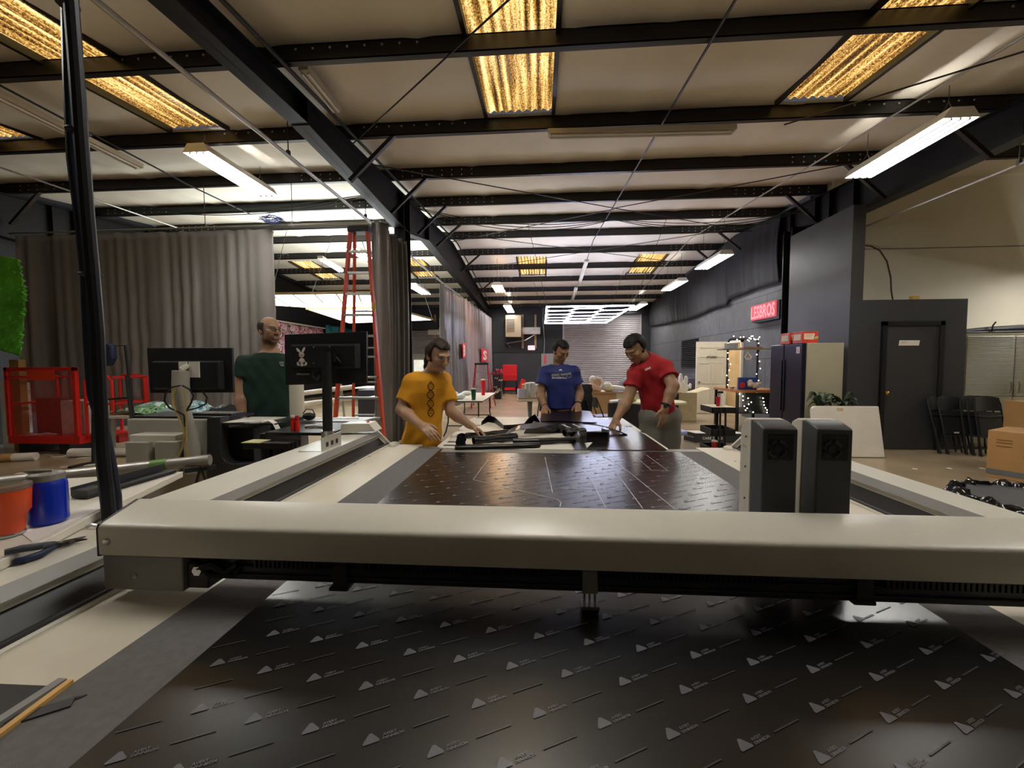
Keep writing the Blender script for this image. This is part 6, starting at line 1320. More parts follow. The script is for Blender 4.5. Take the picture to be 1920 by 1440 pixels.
for dx, dz, r_, l_ in ((-.12, .1, .055, .2), (.0, .14, .055, .24), (.11, .1, .055, .2), (.2, -.05, .05, .12)): b = MB(); b.tube([(p.x+dx*.8, 10.6, p.z-.04), (p.x+dx*1.15, 10.6, p.z+dz), (p.x+dx*1.2, 10.6, p.z+dz+l_*.5)], [r_, r_, r_*.7], 10); b.sph((p.x+dx*1.2, 10.6, p.z+dz+l_*.5), r_*.7, 10, 6); b.build('finger', M_whitep, t)
t = simple_box('open_carton', 'open pale carton under the white foam hand', 'carton', (p.x-.3, 10.35, 0), (p.x+.32, 10.9, .72), mat('pale_carton', '#c8b890', .7), bev=.004)
b = MB(); b.add([(p.x+.32, 10.35, .72), (p.x+.62, 10.3, .82), (p.x+.62, 10.8, .84), (p.x+.32, 10.9, .72), (p.x+.32, 10.35, .712), (p.x+.62, 10.3, .812), (p.x+.62, 10.8, .832), (p.x+.32, 10.9, .712)], [(0, 1, 2, 3), (7, 6, 5, 4), (0, 4, 5, 1), (1, 5, 6, 2), (2, 6, 7, 3), (3, 7, 4, 0)]); b.build('flap', bpy.data.materials['pale_carton'], t, ang=0)
# work area seen through the tall ladder
folding_table('folding_table', 'white folding table seen through the tall orange ladder', -3.75, -2.95, 8.6, 10.6, .74, M_tab, M_alu)
folding_table('folding_table', 'white folding table farther back behind the ladder', -5.2, -3.9, 11.0, 11.8, .80, M_tab, M_alu)
t = simple_box('black_case', 'black flight case under the tables behind the tall ladder', 'case', (-4.45, 9.6, 0), (-3.85, 10.4, .82), mat('dark_plum_case', '#262028', .5))
b = MB(); b.box((-4.46, 9.59, .6), (-3.84, 10.41, .63)); b.build('metal_edge', M_alu, t, ang=0)
t = thing('roll_stand', 'silver frame with pale rolls between the paper roll and the ladder', 'rack', (-3.2, 7.6, 0))
for y, z in ((7.5, .95), (7.7, .72)):
    a, c = gy(570, 760, y), gy(662, 748, y); b = MB(); b.tube([(a.x, y, z-.05), (c.x, y, z+.07)], .045, 12); b.build('roll', M_roll_, t)
for x in (-3.9, -3.15): b = MB(); b.tube([(x, 7.35, 0), (x+.05, 7.6, 1.05), (x, 7.85, 0)], .022, 8); b.tube([(x, 7.4, .5), (x+.3, 7.6, .1)], .015, 6); b.build('stand', M_alu, t)
simple_box('white_shelf', 'white wall unit behind the tall ladder in the distance', 'shelf unit', (-4.6, 14.5, 0), (-3.55, 15.0, 1.6), mat('off_white_unit', '#cfccc0', .6))
simple_box('green_pad', 'bright green pad on the white table behind the tall ladder', 'pad', (-3.25, 8.7, .741), (-3.02, 8.85, .765), mat('lime_pad', '#7fd04a', .5))
# ============================================================ people: smooth bodies grown from a distance field
def nrmz(v): v = np.asarray(v, float); return v/np.linalg.norm(v)
class Field:
    def __init__(s, lo, hi, h):
        s.h = h; s.lo = np.array(lo, np.float32); n = np.ceil((np.array(hi)-np.array(lo))/h).astype(int)+1; s.n = n
        s.ax = [s.lo[i]+h*np.arange(n[i], dtype=np.float32) for i in range(3)]; s.D = np.full(n, .06, np.float32)
    def sl(s, lo, hi):
        i0 = np.clip(((np.array(lo)-s.lo)/s.h).astype(int), 0, s.n-1); i1 = np.clip(((np.array(hi)-s.lo)/s.h).astype(int)+2, 1, s.n)
        S = tuple(slice(a, max(b, a+1)) for a, b in zip(i0, i1)); X, Y, Z = np.meshgrid(*[s.ax[k][S[k]] for k in range(3)], indexing='ij', sparse=True); return S, X, Y, Z
    def mix(s, S, d, k, op='u'):
        D = s.D[S]
        if op == 'u':
            if k > 0: hh = np.maximum(k-np.abs(D-d), 0)/k; s.D[S] = np.minimum(D, d)-hh*hh*k*.25
            else: s.D[S] = np.minimum(D, d)
        elif op == 's':
            d = -d
            if k > 0: hh = np.maximum(k-np.abs(D-d), 0)/k; s.D[S] = np.maximum(D, d)+hh*hh*k*.25
            else: s.D[S] = np.maximum(D, d)
    def cap(s, a, b, ra, rb, k=.02, op='u', cut=False, cuta=False):
        a = np.array(a, float); b = np.array(b, float); m = max(ra, rb)+k+.02
        S, X, Y, Z = s.sl(np.minimum(a, b)-m, np.maximum(a, b)+m); ba = b-a; L2 = ba@ba+1e-12
        t = np.clip(((X-a[0])*ba[0]+(Y-a[1])*ba[1]+(Z-a[2])*ba[2])/L2, 0, 1)
        d = np.sqrt((X-a[0]-t*ba[0])**2+(Y-a[1]-t*ba[1])**2+(Z-a[2]-t*ba[2])**2)-(ra+(rb-ra)*t)
        if cut: u = ba/math.sqrt(L2); d = np.maximum(d, (X-b[0])*u[0]+(Y-b[1])*u[1]+(Z-b[2])*u[2])
        if cuta: u = ba/math.sqrt(L2); d = np.maximum(d, -((X-a[0])*u[0]+(Y-a[1])*u[1]+(Z-a[2])*u[2]))
        s.mix(S, d.astype(np.float32), k, op)
    def ell(s, c, r, R=None, k=.02, op='u'):
        c = np.array(c, float); r = np.array(r, float); R = np.eye(3) if R is None else np.asarray(R, float); m = r.max()+k+.02
        S, X, Y, Z = s.sl(c-m, c+m); P = (X-c[0], Y-c[1], Z-c[2]); q = [P[0]*R[0, i]+P[1]*R[1, i]+P[2]*R[2, i] for i in range(3)]
        k0 = np.sqrt((q[0]/r[0])**2+(q[1]/r[1])**2+(q[2]/r[2])**2); k1 = np.sqrt((q[0]/r[0]**2)**2+(q[1]/r[1]**2)**2+(q[2]/r[2]**2)**2)
        s.mix(S, (k0*(k0-1)/np.maximum(k1, 1e-4)).astype(np.float32), k, op)
    def loft(s, lev, k=.03, infl=0., p=2.3):
        """lev: rows (z, cx, cy, a, b, yaw), z rising"""
        lev = np.array(lev, float); m = lev[:, 3].max()+.06+infl
        lo = [lev[:, 1].min()-m, lev[:, 2].min()-m, lev[0, 0]-.06]; hi = [lev[:, 1].max()+m, lev[:, 2].max()+m, lev[-1, 0]+.06]
        S, X, Y, Z = s.sl(lo, hi); z = Z.ravel(); I = [np.interp(z, lev[:, 0], lev[:, i]).reshape(1, 1, -1) for i in range(1, 6)]
        dx, dy = X-I[0], Y-I[1]; c, sn = np.cos(I[4]), np.sin(I[4]); u = dx*c+dy*sn; v = -dx*sn+dy*c; a, b = I[2]+infl, I[3]+infl
        q = (np.abs(u/a)**p+np.abs(v/b)**p)**(1/p); d = (q-1)*np.minimum(a, b)*1.15
        d = np.maximum(d, np.maximum(lev[0, 0]-Z, Z-lev[-1, 0])); s.mix(S, d.astype(np.float32), k)
    def warp(s, fn):
        X, Y, Z = np.meshgrid(*s.ax, indexing='ij', sparse=True); B = np.abs(s.D) < .03; s.D = np.where(B, s.D+fn(X, Y, Z).astype(np.float32), s.D)
    def cutz(s, z0=None, z1=None):
        Z = s.ax[2].reshape(1, 1, -1)
        if z0 is not None: s.D = np.maximum(s.D, z0-Z)
        if z1 is not None: s.D = np.maximum(s.D, Z-z1)
    def mesh(s):
        D = s.D; n = D.shape; I = D < 0; c = np.zeros([x-1 for x in n], np.uint8)
        for i in (0, 1):
            for j in (0, 1):
                for k in (0, 1): c += I[i:n[0]-1+i, j:n[1]-1+j, k:n[2]-1+k]
        act = (c > 0) & (c < 8); idx = np.argwhere(act); ID = np.full(act.shape, -1, np.int64); ID[act] = np.arange(len(idx))
        acc = np.zeros((len(idx), 3)); cnt = np.zeros(len(idx)); cor = [(i, j, k) for i in (0, 1) for j in (0, 1) for k in (0, 1)]
        g = lambda o: D[idx[:, 0]+o[0], idx[:, 1]+o[1], idx[:, 2]+o[2]].astype(float)
        for a in cor:
            for axis in range(3):
                if a[axis]: continue
                b = list(a); b[axis] = 1; da, db = g(a), g(b); m = (da < 0) != (db < 0); t = np.where(m, da/np.where(m, da-db, 1), 0)
                P = np.array(a, float)[None, :].repeat(len(idx), 0); P[:, axis] += t; acc[m] += P[m]; cnt[m] += 1
        vs = (acc/np.maximum(cnt, 1)[:, None]+idx)*s.h+s.lo; F = []
        for axis in range(3):
            sa = [slice(0, None)]*3; sb = [slice(0, None)]*3; sa[axis] = slice(0, -1); sb[axis] = slice(1, None)
            A, B = I[tuple(sa)], I[tuple(sb)]; e = np.argwhere(A != B); u, v = [(1, 2), (2, 0), (0, 1)][axis]
            e = e[(e[:, u] > 0) & (e[:, v] > 0) & (e[:, u] < n[u]-1) & (e[:, v] < n[v]-1)]
            def at(du, dv): q = e.copy(); q[:, u] += du; q[:, v] += dv; return ID[q[:, 0], q[:, 1], q[:, 2]]
            f = np.stack([at(-1, -1), at(0, -1), at(0, 0), at(-1, 0)], 1); ins = A[e[:, 0], e[:, 1], e[:, 2]]; f[~ins] = f[~ins][:, ::-1]; F.append(f[(f >= 0).all(1)])
        return vs, np.concatenate(F)
def field_obj(name, fld, m, parent, smooth=2, col=None):
    v, f = fld.mesh()
    # a few rounds of Laplacian smoothing
    e = np.concatenate([f[:, [0, 1]], f[:, [1, 2]], f[:, [2, 3]], f[:, [3, 0]]])
    for _ in range(smooth):
        a = np.zeros_like(v); c = np.zeros(len(v)); np.add.at(a, e[:, 0], v[e[:, 1]]); np.add.at(a, e[:, 1], v[e[:, 0]]); np.add.at(c, e[:, 0], 1); np.add.at(c, e[:, 1], 1)
        v = v*.5+.5*a/np.maximum(c, 1)[:, None]
    off = wl(parent); me = bpy.data.meshes.new(name); me.vertices.add(len(v)); me.vertices.foreach_set('co', (v-np.array(off)).astype(np.float32).ravel())
    me.loops.add(len(f)*4); me.loops.foreach_set('vertex_index', f.astype(np.int32).ravel()); me.polygons.add(len(f)); me.polygons.foreach_set('loop_start', np.arange(0, len(f)*4, 4, dtype=np.int32))
    me.update(calc_edges=True); me.validate(); me.shade_smooth(); me.materials.append(m)
    if col is not None:
        at = me.color_attributes.new('Col', 'FLOAT_COLOR', 'POINT'); c = np.ones((len(v), 4), np.float32); c[:, :3] = col(v); at.data.foreach_set('color', c.ravel())
    o = bpy.data.objects.new(name, me); C.objects.link(o); o.parent = parent; WL[o.name] = off.copy(); o['_v'] = 0; del o['_v']
    return o, v, f
M_skin = bpy.data.materials.new('skin'); M_skin.use_nodes = True; nt = M_skin.node_tree; ca = nt.nodes.new('ShaderNodeVertexColor'); ca.layer_name = 'Col'
nt.links.new(ca.outputs['Color'], bsdf(M_skin).inputs['Base Color']); bsdf(M_skin).inputs['Roughness'].default_value = .5
bsdf(M_skin).inputs['Subsurface Weight'].default_value = 0.
def frame(fwd, upv=(0, 0, 1)):
    f = nrmz(fwd); u = np.array(upv, float); r = nrmz(np.cross(f, u)); u = np.cross(r, f); return np.stack([r, f, u], 1)     # columns right, forward, up
def hand(F, W, d, palm, thumb, curl=(.3, .35, .4, .45), sc=1., spread=.06, thumb_in=.5):
    """W wrist, d finger direction, palm = direction the palm faces, thumb = side the thumb is on"""
    d = nrmz(d); palm = np.array(palm, float); palm = nrmz(palm-d*(palm@d)); lat = nrmz(np.cross(d, palm)); lat = lat if lat@np.array(thumb, float) > 0 else -lat; W = np.array(W, float)
    F.cap(W-d*.01, W+d*.03*sc, .024*sc, .024*sc, .02)
    L = ((.040, .024, .019), (.045, .028, .020), (.041, .026, .019), (.031, .019, .016)); off = (.028, .0095, -.0095, -.027); ml = (.084, .088, .083, .075)
    for q in range(4):
        kn = W+d*ml[q]*sc+lat*off[q]*sc; F.cap(W+lat*off[q]*.6*sc+d*.01, kn, .0135*sc, .0108*sc, .010)
        a = curl[q]; dirn = nrmz(d+lat*off[q]*spread*20); p = kn
        for j, l in enumerate(L[q]):
            ang = a*(j+1)*.9; dd = nrmz(dirn*math.cos(ang)+palm*math.sin(ang)); e = p+dd*l*sc; F.cap(p, e, (.0094-.0009*j)*sc, (.0085-.0009*j)*sc, .0025); p = e
    b = W+d*.022*sc+lat*.022*sc; t1 = b+(d*.55+lat*.65+palm*.35*thumb_in)*.042*sc; t2 = t1+(d*.8+lat*.3+palm*.5*thumb_in)*.030*sc; t3 = t2+(d*.9+lat*.05+palm*.5*thumb_in)*.024*sc
    F.cap(b, t1, .015*sc, .0115*sc, .012); F.cap(t1, t2, .0112*sc, .0098*sc, .004); F.cap(t2, t3, .0098*sc, .008*sc, .004)
def head(F, c, fwd, upv, s=1., jaw=1., nose=1.):
    R = frame(fwd, upv); c = np.array(c, float); P = lambda x, y, z: c+R@(np.array((x, y, z))*s)
    E = lambda p, r, k, op='u', R2=None: F.ell(P(*p), np.array(r)*s, R if R2 is None else R2, k, op)
    E((0, -.014, .030), (.075, .094, .086), .01); E((0, .018, -.034), (.057*jaw, .068, .076), .03)
    for sx in (-1, 1): E((sx*.043*jaw, .012, -.068), (.02, .026, .022), .03); E((sx*.042, .056, -.014), (.019, .019, .017), .025)
    E((0, .060, -.098), (.021*jaw, .018, .016), .025)
    F.cap(P(-.033, .078, .027), P(.033, .078, .027), .0115*s, .0115*s, .02)
    for sx in (-1, 1): E((sx*.031, .098, .008), (.017, .015, .0105), .008, 's')
    for sx in (-1, 1): E((sx*.031, .0735, .007), (.0135, .0145, .0115), .003)
    F.cap(P(0, .084, .018), P(0, .105*nose, -.022), .0075*s, .0125*s, .010)
    for sx in (-1, 1): E((sx*.012, .095, -.027), (.008, .010, .007), .006)
    F.cap(P(-.018, .083, -.056), P(.018, .083, -.056), .0075*s, .0075*s, .006); F.cap(P(-.015, .082, -.068), P(.015, .082, -.068), .0085*s, .0085*s, .006); F.cap(P(-.022, .094, -.0615), P(.022, .094, -.0615), .0025*s, .0025*s, .003, 's')
    for sx in (-1, 1): E((sx*.077, -.010, -.004), (.009, .020, .031), .008); E((sx*.085, -.004, -.004), (.006, .010, .016), .006, 's')
    return R, c
def head_col(v, R, c, s, skin, lips, hair, beard=None, out=None):
    q = (v-c)@R/s; x, y, z = np.abs(q[:, 0]), q[:, 1], q[:, 2]; col = out if out is not None else np.tile(np.array(skin), (len(v), 1))
    near = (np.linalg.norm(q, axis=1) < .15)
    def put(mask, c_, w=1.): m = (mask*w*near)[:, None]; col[:] = col*(1-m)+np.array(c_)*m
    sm = lambda e0, e1, t: np.clip((t-e0)/(e1-e0), 0, 1)
    put(sm(.030, .015, np.hypot((x-.04)/1.0, (z+.03)/1.0))*(y > .04), np.array(skin)*np.array((1.08, .90, .86)), .5)
    if beard is not None:
        put(sm(-.040, -.052, z-.25*np.maximum(0, .05-y))*(y > -.02)*sm(-.13, -.115, z), beard, .72); put(sm(.012, .004, np.abs(z+.043))*(x < .026)*(y > .08), beard, .85)
    put(sm(.027, .019, x)*sm(.0125, .008, np.abs(z+.0615))*(y > .072), lips, .9)
    put(sm(.003, .0012, np.abs(z+.0615))*sm(.026, .02, x)*(y > .07), np.array(lips)*.35, .9)
    ex = np.hypot((x-.031)/.0125, (z-.0065)/.0062); put(sm(1.05, .85, ex)*(y > .06), (.72, .68, .64)); put(sm(.0068, .0052, np.hypot(x-.031, z-.0060))*(y > .06)*(ex < 1), (.03, .018, .012))
    put(sm(.0030, .0012, np.abs(z-.0135-.002*np.cos((x-.031)*120)))*sm(.020, .013, np.abs(x-.032))*(y > .06), np.array(hair)*.5)
    put(sm(.0058, .003, np.abs(z-.0315+.25*np.abs(x-.030)))*sm(.024, .019, np.abs(x-.032))*(y > .055), hair, .85)
    put(sm(.0055, .0025, np.hypot(x-.010, z+.0335))*(y > .085), np.array(skin)*.25, .8)
    return col
def chain(F, pts, rs, k=.02):
    for (a, b), (ra, rb) in zip(zip(pts[:-1], pts[1:]), zip(rs[:-1], rs[1:])): F.cap(a, b, ra, rb, k)
A3 = lambda p: np.array((p[0], p[1], p[2]), float)
def px(x, y, Y): return A3(gy(x, y, Y))
def lev(y, xl, xr, Yc, b, yaw):
    """torso slice from the two silhouette pixels at image row y"""
    l, r = gy(xl, y, Yc), gy(xr, y, Yc); h = (r.x-l.x)/2; c, s = math.cos(yaw), math.sin(yaw)
    a = math.sqrt(max((h*h-(b*s)**2)/(c*c), .03**2)); return ((l.z+r.z)/2, (l.x+r.x)/2, Yc, a, b, yaw)
def bounds(pts, m=.16): P = np.array(pts); return P.min(0)-m, P.max(0)+m
FACES = {}
def bvh(v, f): return BVHTree.FromPolygons([tuple(p) for p in v], [tuple(int(i) for i in q) for q in f])
CAMO = V((0, 0, ZC))
def on_cloth(tree, x, y, lift=.003):
    d = ray(x, y).normalized(); h = tree.ray_cast(CAMO, d)
    return None if h[0] is None else h[0]-d*lift
def ribbon(b, tree, pts, w, lift=.003):
    P = []
    for (xa, ya), (xb, yb) in zip(pts[:-1], pts[1:]):
        n = max(1, int(math.dist((xa, ya), (xb, yb))/1.5))
        for k in range(n): P.append((xa+(xb-xa)*k/n, ya+(yb-ya)*k/n))
    P.append(pts[-1])
    for p, q in zip(P[:-1], P[1:]):
        dx, dy = q[0]-p[0], q[1]-p[1]; L = math.hypot(dx, dy) or 1; nx, ny = -dy/L*w/2, dx/L*w/2
        c = [on_cloth(tree, *t, lift) for t in ((p[0]+nx, p[1]+ny), (q[0]+nx, q[1]+ny), (q[0]-nx, q[1]-ny), (p[0]-nx, p[1]-ny))]
        if all(c): b.add(c, [(0, 1, 2, 3)])
def cloth_text(b, tree, s, cx, cy, w, h, ang=0., lift=.003, **k):
    v, f, (tw, th) = text_geo(s, **k); ca, sa = math.cos(ang), math.sin(ang); P = []
    for a, c in v: u, t = a/tw*w, -c/th*h; P.append(on_cloth(tree, cx+u*ca-t*sa, cy+u*sa+t*ca, lift))
    keep = [q for q in f if all(P[i] is not None for i in q)]
    P = [p if p is not None else V((0, 0, 0)) for p in P]
    if keep: b.add(P, keep)
def folds(seed, amp, n=6):
    r = np.random.RandomState(seed); W_ = [(r.uniform(.5, 1), r.normal(size=3)*np.array((34, 34, 17)), r.uniform(0, 6.3)) for _ in range(n)]
    return lambda X, Y, Z: amp*sum(a*np.sin(k[0]*X+k[1]*Y+k[2]*Z+p+1.3*np.sin(9*Z+5*X+p)) for a, k, p in W_)/n**.5
def leg_set(F, hipL, hipR, kneeL, kneeR, ankL, ankR, r=(.085, .058, .042), k=.03):
    for h, kn, a in ((hipL, kneeL, ankL), (hipR, kneeR, ankR)): F.cap(h, kn, r[0], r[1], k); F.cap(kn, a, r[1], r[2], k)
def shoes(t, ankles, fwd, m, label=None):
    fwd = nrmz((fwd[0], fwd[1], 0))
    for a in ankles:
        F = Field(A3(a)-.3, A3(a)+.3, .008); g = np.array((a[0], a[1], 0.)); F.cap(g+(0, 0, .045)-fwd*.05, g+fwd*.13+(0, 0, .035), .042, .035, .03); F.cap(g-fwd*.03+(0, 0, .04), np.array((a[0], a[1], .11)), .045, .045, .03); F.cutz(z0=.002); field_obj('shoe', F, m, t, 1)
SK1, SK2, SK3, SK4 = (.42, .245, .15), (.40, .225, .135), (.33, .18, .10), (.37, .205, .115)
HS = .0045
def hair_obj(name, F, m, t): return field_obj(name, F, m, t, 1)[0]
M_h1 = mat('dark_brown_hair', '#2a1c16', .6, var=.35, scale=60, spec=.3); M_h2 = mat('black_hair', '#121114', .62, var=.3, scale=60, spec=.3); M_h3 = mat('short_brown_hair', '#3a2a20', .7, var=.3, scale=80)
# ------------------------------------------------------------ person in yellow
YC = 2.96; yaw = .52; f3 = (.50, -.86, 0); rgt = np.array((-.86, -.50, 0))
t = thing('person', 'person in a mustard yellow T-shirt with long dark ponytail, leaning over the table end', 'person', (-.85, YC, 0))
hc = px(822, 668, 2.90); hf = nrmz((.70, -.62, -.36)); hu = nrmz((.22, -.2, .95))
shR, shL = px(773, 716, 2.90), px(832, 713, 3.05); elR, elL = px(753, 768, 2.86), px(846, 772, 2.98); wrR, wrL = px(789, 797, 2.68), px(881, 797, 3.00)
nb = px(808, 694, 2.98); hipZ = .86
lv = [lev(860, 757, 826, YC+.02, .13, yaw), lev(838, 756, 825, YC+.02, .128, yaw), lev(800, 763, 826, YC, .12, yaw), lev(765, 768, 829, YC, .115, yaw), lev(735, 769, 834, YC-.01, .115, yaw), lev(712, 773, 836, YC-.01, .105, yaw), lev(700, 783, 829, YC, .085, yaw), lev(691, 794, 823, YC+.0, .062, yaw), lev(686, 799, 818, YC+.01, .05, yaw)]
lv = sorted(lv); hips = (px(772, 850, YC), px(810, 850, YC+.06))
knees = (hips[0]*(1, 1, 0)+(-.02, -.02, .47), hips[1]*(1, 1, 0)+(.02, 0, .47)); anks = (hips[0]*(1, 1, 0)+(-.03, .02, .09), hips[1]*(1, 1, 0)+(.03, .05, .09))
lo, hi = bounds([hc, shR, shL, elR, elL, wrR, wrL, anks[0], anks[1]], .15); lo[2] = 0
F = Field(lo, hi, HS)
F.loft([(z, a, b, c-.02, d-.02, e) for z, a, b, c, d, e in lv if z > .8], .03); leg_set(F, hips[0], hips[1], knees[0], knees[1], anks[0], anks[1])
F.cap(nb-(0, 0, .05), hc-hu*.07-hf*.02, .055, .052, .03); R, c0 = head(F, hc, hf, hu, 1.0, .97)
for s_, e_, w_ in ((shR, elR, wrR), (shL, elL, wrL)): chain(F, [s_, e_, e_+(w_-e_)*.35, w_], [.052, .04, .041, .026], .02)
hand(F, wrR, px(817, 817, 2.61)-wrR, (.25, .35, -.9), (1, 0, .2), (.28, .3, .34, .4))
hand(F, wrL, px(905, 809, 3.02)-wrL, (-.1, -.1, -1), (-.2, -1, .1), (.45, .42, .4, .45), thumb_in=.8)
for a in anks: F.cap(a-(0, 0, .04), a+np.array(f3)*.1-(0, 0, .05), .04, .03, .02)
field_obj('body', F, M_skin, t, 2, lambda v: head_col(v, R, c0, 1.0, SK1, (.42, .17, .13), (.05, .03, .022)))
F = Field(lo, hi, .0055); F.loft(lv[:-2], .02, .004)
for s_, e_ in ((shR, elR), (shL, elL)): F.cap(s_, s_+(e_-s_)*.70, .056, .068, .04, cut=True)
F.cap(shR, shL, .048, .048, .05); F.cap(nb-(0, 0, .07), shR, .05, .05, .03); F.cap(nb-(0, 0, .07), shL, .05, .05, .03); F.cap(nb-(0, 0, .055), nb+(hc-nb)*.5, .062, .066, .008, 's')
F.warp(folds(3, .006)); F.warp(lambda X, Y, Z: .005*np.sin(70*(X*.7-Z*.7)+6*Y)*np.clip((1.1-Z)/.2, 0, 1)); F.cutz(z0=.852)
M_yel_s = mat('mustard_cotton', '#d3920a', .85, var=.08, scale=14)
o, v, f = field_obj('t_shirt', F, M_yel_s, t, 1); tr = bvh(v, f)
b = MB()
for ph in (0, PI): ribbon(b, tr, [(807.5+.5*math.sin(k*.2)+5.8*math.sin(PI*k/12+ph)*(1.15 if k < 24 else 1)*min(1, .4+k/14), 715+67*k/48) for k in range(49)], 1.5)
for y in (720, 725, 737, 741, 745, 752, 756, 760, 766, 770, 775): ribbon(b, tr, [(804, y), (811, y-.3)], .8)
b.build('helix_print', mat('dark_brown_ink2', '#40200f', .8, var=0), t, ang=0)
b = MB()
for k, wd_ in enumerate((16, 18, 15, 18, 13)): ribbon(b, tr, [(817, 731+3.4*k), (817+wd_, 730.4+3.4*k)], 1.1)
b.build('faint_print', mat('faint_mustard_ink', '#b87a10', .85, var=0), t, ang=0)
F = Field(lo, hi, .006); leg_set(F, hips[0], hips[1], knees[0], knees[1], anks[0], anks[1], (.105, .085, .07), .03); F.ell((hips[0]+hips[1])/2+(0, 0, .02), (.165, .13, .12), None, .04); F.warp(folds(5, .005)); F.cutz(z0=.05); field_obj('trousers', F, mat('dark_olive_trousers', '#3a352c', .85, var=.1), t, 1)
shoes(t, anks, f3, M_md)
F = Field(hc-.42, hc+.2, .005); P = lambda x, y, z: hc+R@np.array((x, y, z)); X, Y, Z = np.meshgrid(*F.ax, indexing='ij', sparse=True)
def loc(X, Y, Z): dx, dy, dz = X-hc[0], Y-hc[1], Z-hc[2]; return [dx*R[0, i]+dy*R[1, i]+dz*R[2, i] for i in range(3)]
def hair_cap(F, sc, front, side, drop=-.09, thick=.009):
    """cap of hair: above the hairline in front, down past the ears at the back"""
    X, Y, Z = np.meshgrid(*F.ax, indexing='ij', sparse=True); x, y, z = [q/sc for q in loc(X, Y, Z)]
    r = (.075+thick, .094+thick, .086+thick); yy, zz = y+.014, z-.030
    k0 = np.sqrt((x/r[0])**2+(yy/r[1])**2+(zz/r[2])**2); k1 = np.sqrt((x/r[0]**2)**2+(yy/r[1]**2)**2+(zz/r[2]**2)**2); d = k0*(k0-1)/np.maximum(k1, 1e-3)
    keep = np.minimum(np.maximum(front-z+.55*np.maximum(0, np.abs(x)-.03), 0*x), np.maximum(y-side, drop-z))    # above hairline or behind the ears
    d2 = np.minimum(front+.25*np.maximum(0, np.abs(x)-.035)-z, np.maximum(y-side+.5*np.minimum(0, z), drop-z)); hh = np.maximum(.014-np.abs(d-d2), 0)/.014; d = (np.maximum(d, d2)+hh*hh*.0035)*sc
    d = d+.0016*np.sin(180*x+60*y)+.0012*np.sin(240*y-90*x+40*z); F.D = np.minimum(F.D, d.astype(np.float32))
hair_cap(F, 1.0, .072, .016, -.062, .014)
pt = [P(-.01, -.095, .02), P(-.015, -.135, -.03), P(-.03, -.16, -.09), P(-.04, -.17, -.15), P(-.04, -.165, -.2)]; chain(F, pt, [.034, .032, .03, .026, .012], .015)
hair_obj('hair', F, M_h1, t)

# ------------------------------------------------------------ bearded man in green
YC = 3.36; yaw = .35; f3 = (.42, -.9, 0)
t = thing('person', 'bearded man in a dark green T-shirt and glasses standing between the two monitors', 'person', (-2.3, YC, 0))
hc = px(507, 620, 3.34); hf = nrmz((.90, -.42, -.03)); hu = nrmz((.03, 0, 1)); R = frame(hf, hu)
shR, shL = px(461, 682, 3.30), px(537, 683, 3.50); elR, elL = px(450, 735, 3.25), px(556, 742, 3.62); wrR, wrL = px(455, 782, 3.20), px(552, 790, 3.45); nb = px(508, 657, 3.38)
lv = sorted([lev(800, 466, 540, YC, .13, yaw), lev(783, 467, 540, YC, .125, yaw), lev(745, 469, 540, YC, .12, yaw), lev(710, 466, 542, YC, .12, yaw), lev(684, 463, 543, YC, .11, yaw), lev(672, 470, 537, YC, .10, yaw), lev(662, 484, 529, YC, .075, yaw), lev(655, 492, 524, YC+.01, .06, yaw), lev(650, 498, 519, YC+.02, .05, yaw)])
hips = (px(482, 805, YC-.02), px(520, 805, YC+.04)); knees = (hips[0]*(1, 1, 0)+(0, -.02, .52), hips[1]*(1, 1, 0)+(.02, 0, .52)); anks = (hips[0]*(1, 1, 0)+(-.01, .03, .09), hips[1]*(1, 1, 0)+(.03, .05, .09))
lo, hi = bounds([hc, shR, shL, elR, elL, wrR, wrL, anks[0], anks[1]], .17); lo[2] = 0
F = Field(lo, hi, .005)
F.loft([(z, a, b, c-.02, d-.02, e) for z, a, b, c, d, e in lv if z > lv[0][0]+.02], .03); F.ell((hips[0]+hips[1])/2+(0, 0, .04), (.12, .10, .14), None, .03); leg_set(F, hips[0], hips[1], knees[0], knees[1], anks[0], anks[1], (.09, .062, .045))
F.cap(nb-(0, 0, .05), hc-hu*.07-hf*.03, .06, .058, .03); R, c0 = head(F, hc, hf, hu, 1.0, 1.06)
for s_, e_, w_ in ((shR, elR, wrR), (shL, elL, wrL)): chain(F, [s_, e_, e_+(w_-e_)*.35, w_], [.06, .046, .047, .03], .02)
hand(F, wrR, (.12, -.1, -1), (.9, .3, 0), (.2, -1, 0), (.35, .38, .42, .46), 1.06); hand(F, wrL, (.3, -.4, -.85), (-.8, .3, 0), (.1, -1, 0), (.3, .3, .35, .4), 1.06)
for a in anks: F.cap(a-(0, 0, .04), a+np.array(f3)*.1-(0, 0, .05), .04, .03, .02)
def gcol(v):
    col = head_col(v, R, c0, 1.0, SK2, (.40, .17, .13), (.05, .035, .025), beard=(.10, .06, .04)); q = (v-c0)@R
    return col
field_obj('body', F, M_skin, t, 2, gcol)
F = Field(lo, hi, .006); F.loft(lv[:-2], .02, .006)
for s_, e_ in ((shR, elR), (shL, elL)): F.cap(s_, s_+(e_-s_)*.48, .064, .078, .04, cut=True)
F.cap(shR, shL, .055, .055, .06); F.cap(nb-(0, 0, .085), shR, .06, .055, .04); F.cap(nb-(0, 0, .085), shL, .06, .055, .04); F.cap(nb-(0, 0, .06), nb+(hc-nb)*.5, .068, .072, .008, 's'); F.warp(folds(8, .005)); F.cutz(z0=lv[0][0]+.0)
o, v, f = field_obj('t_shirt', F, mat('dark_green_cotton', '#0f2e22', .85, var=.1, scale=12), t, 1); tr = bvh(v, f)
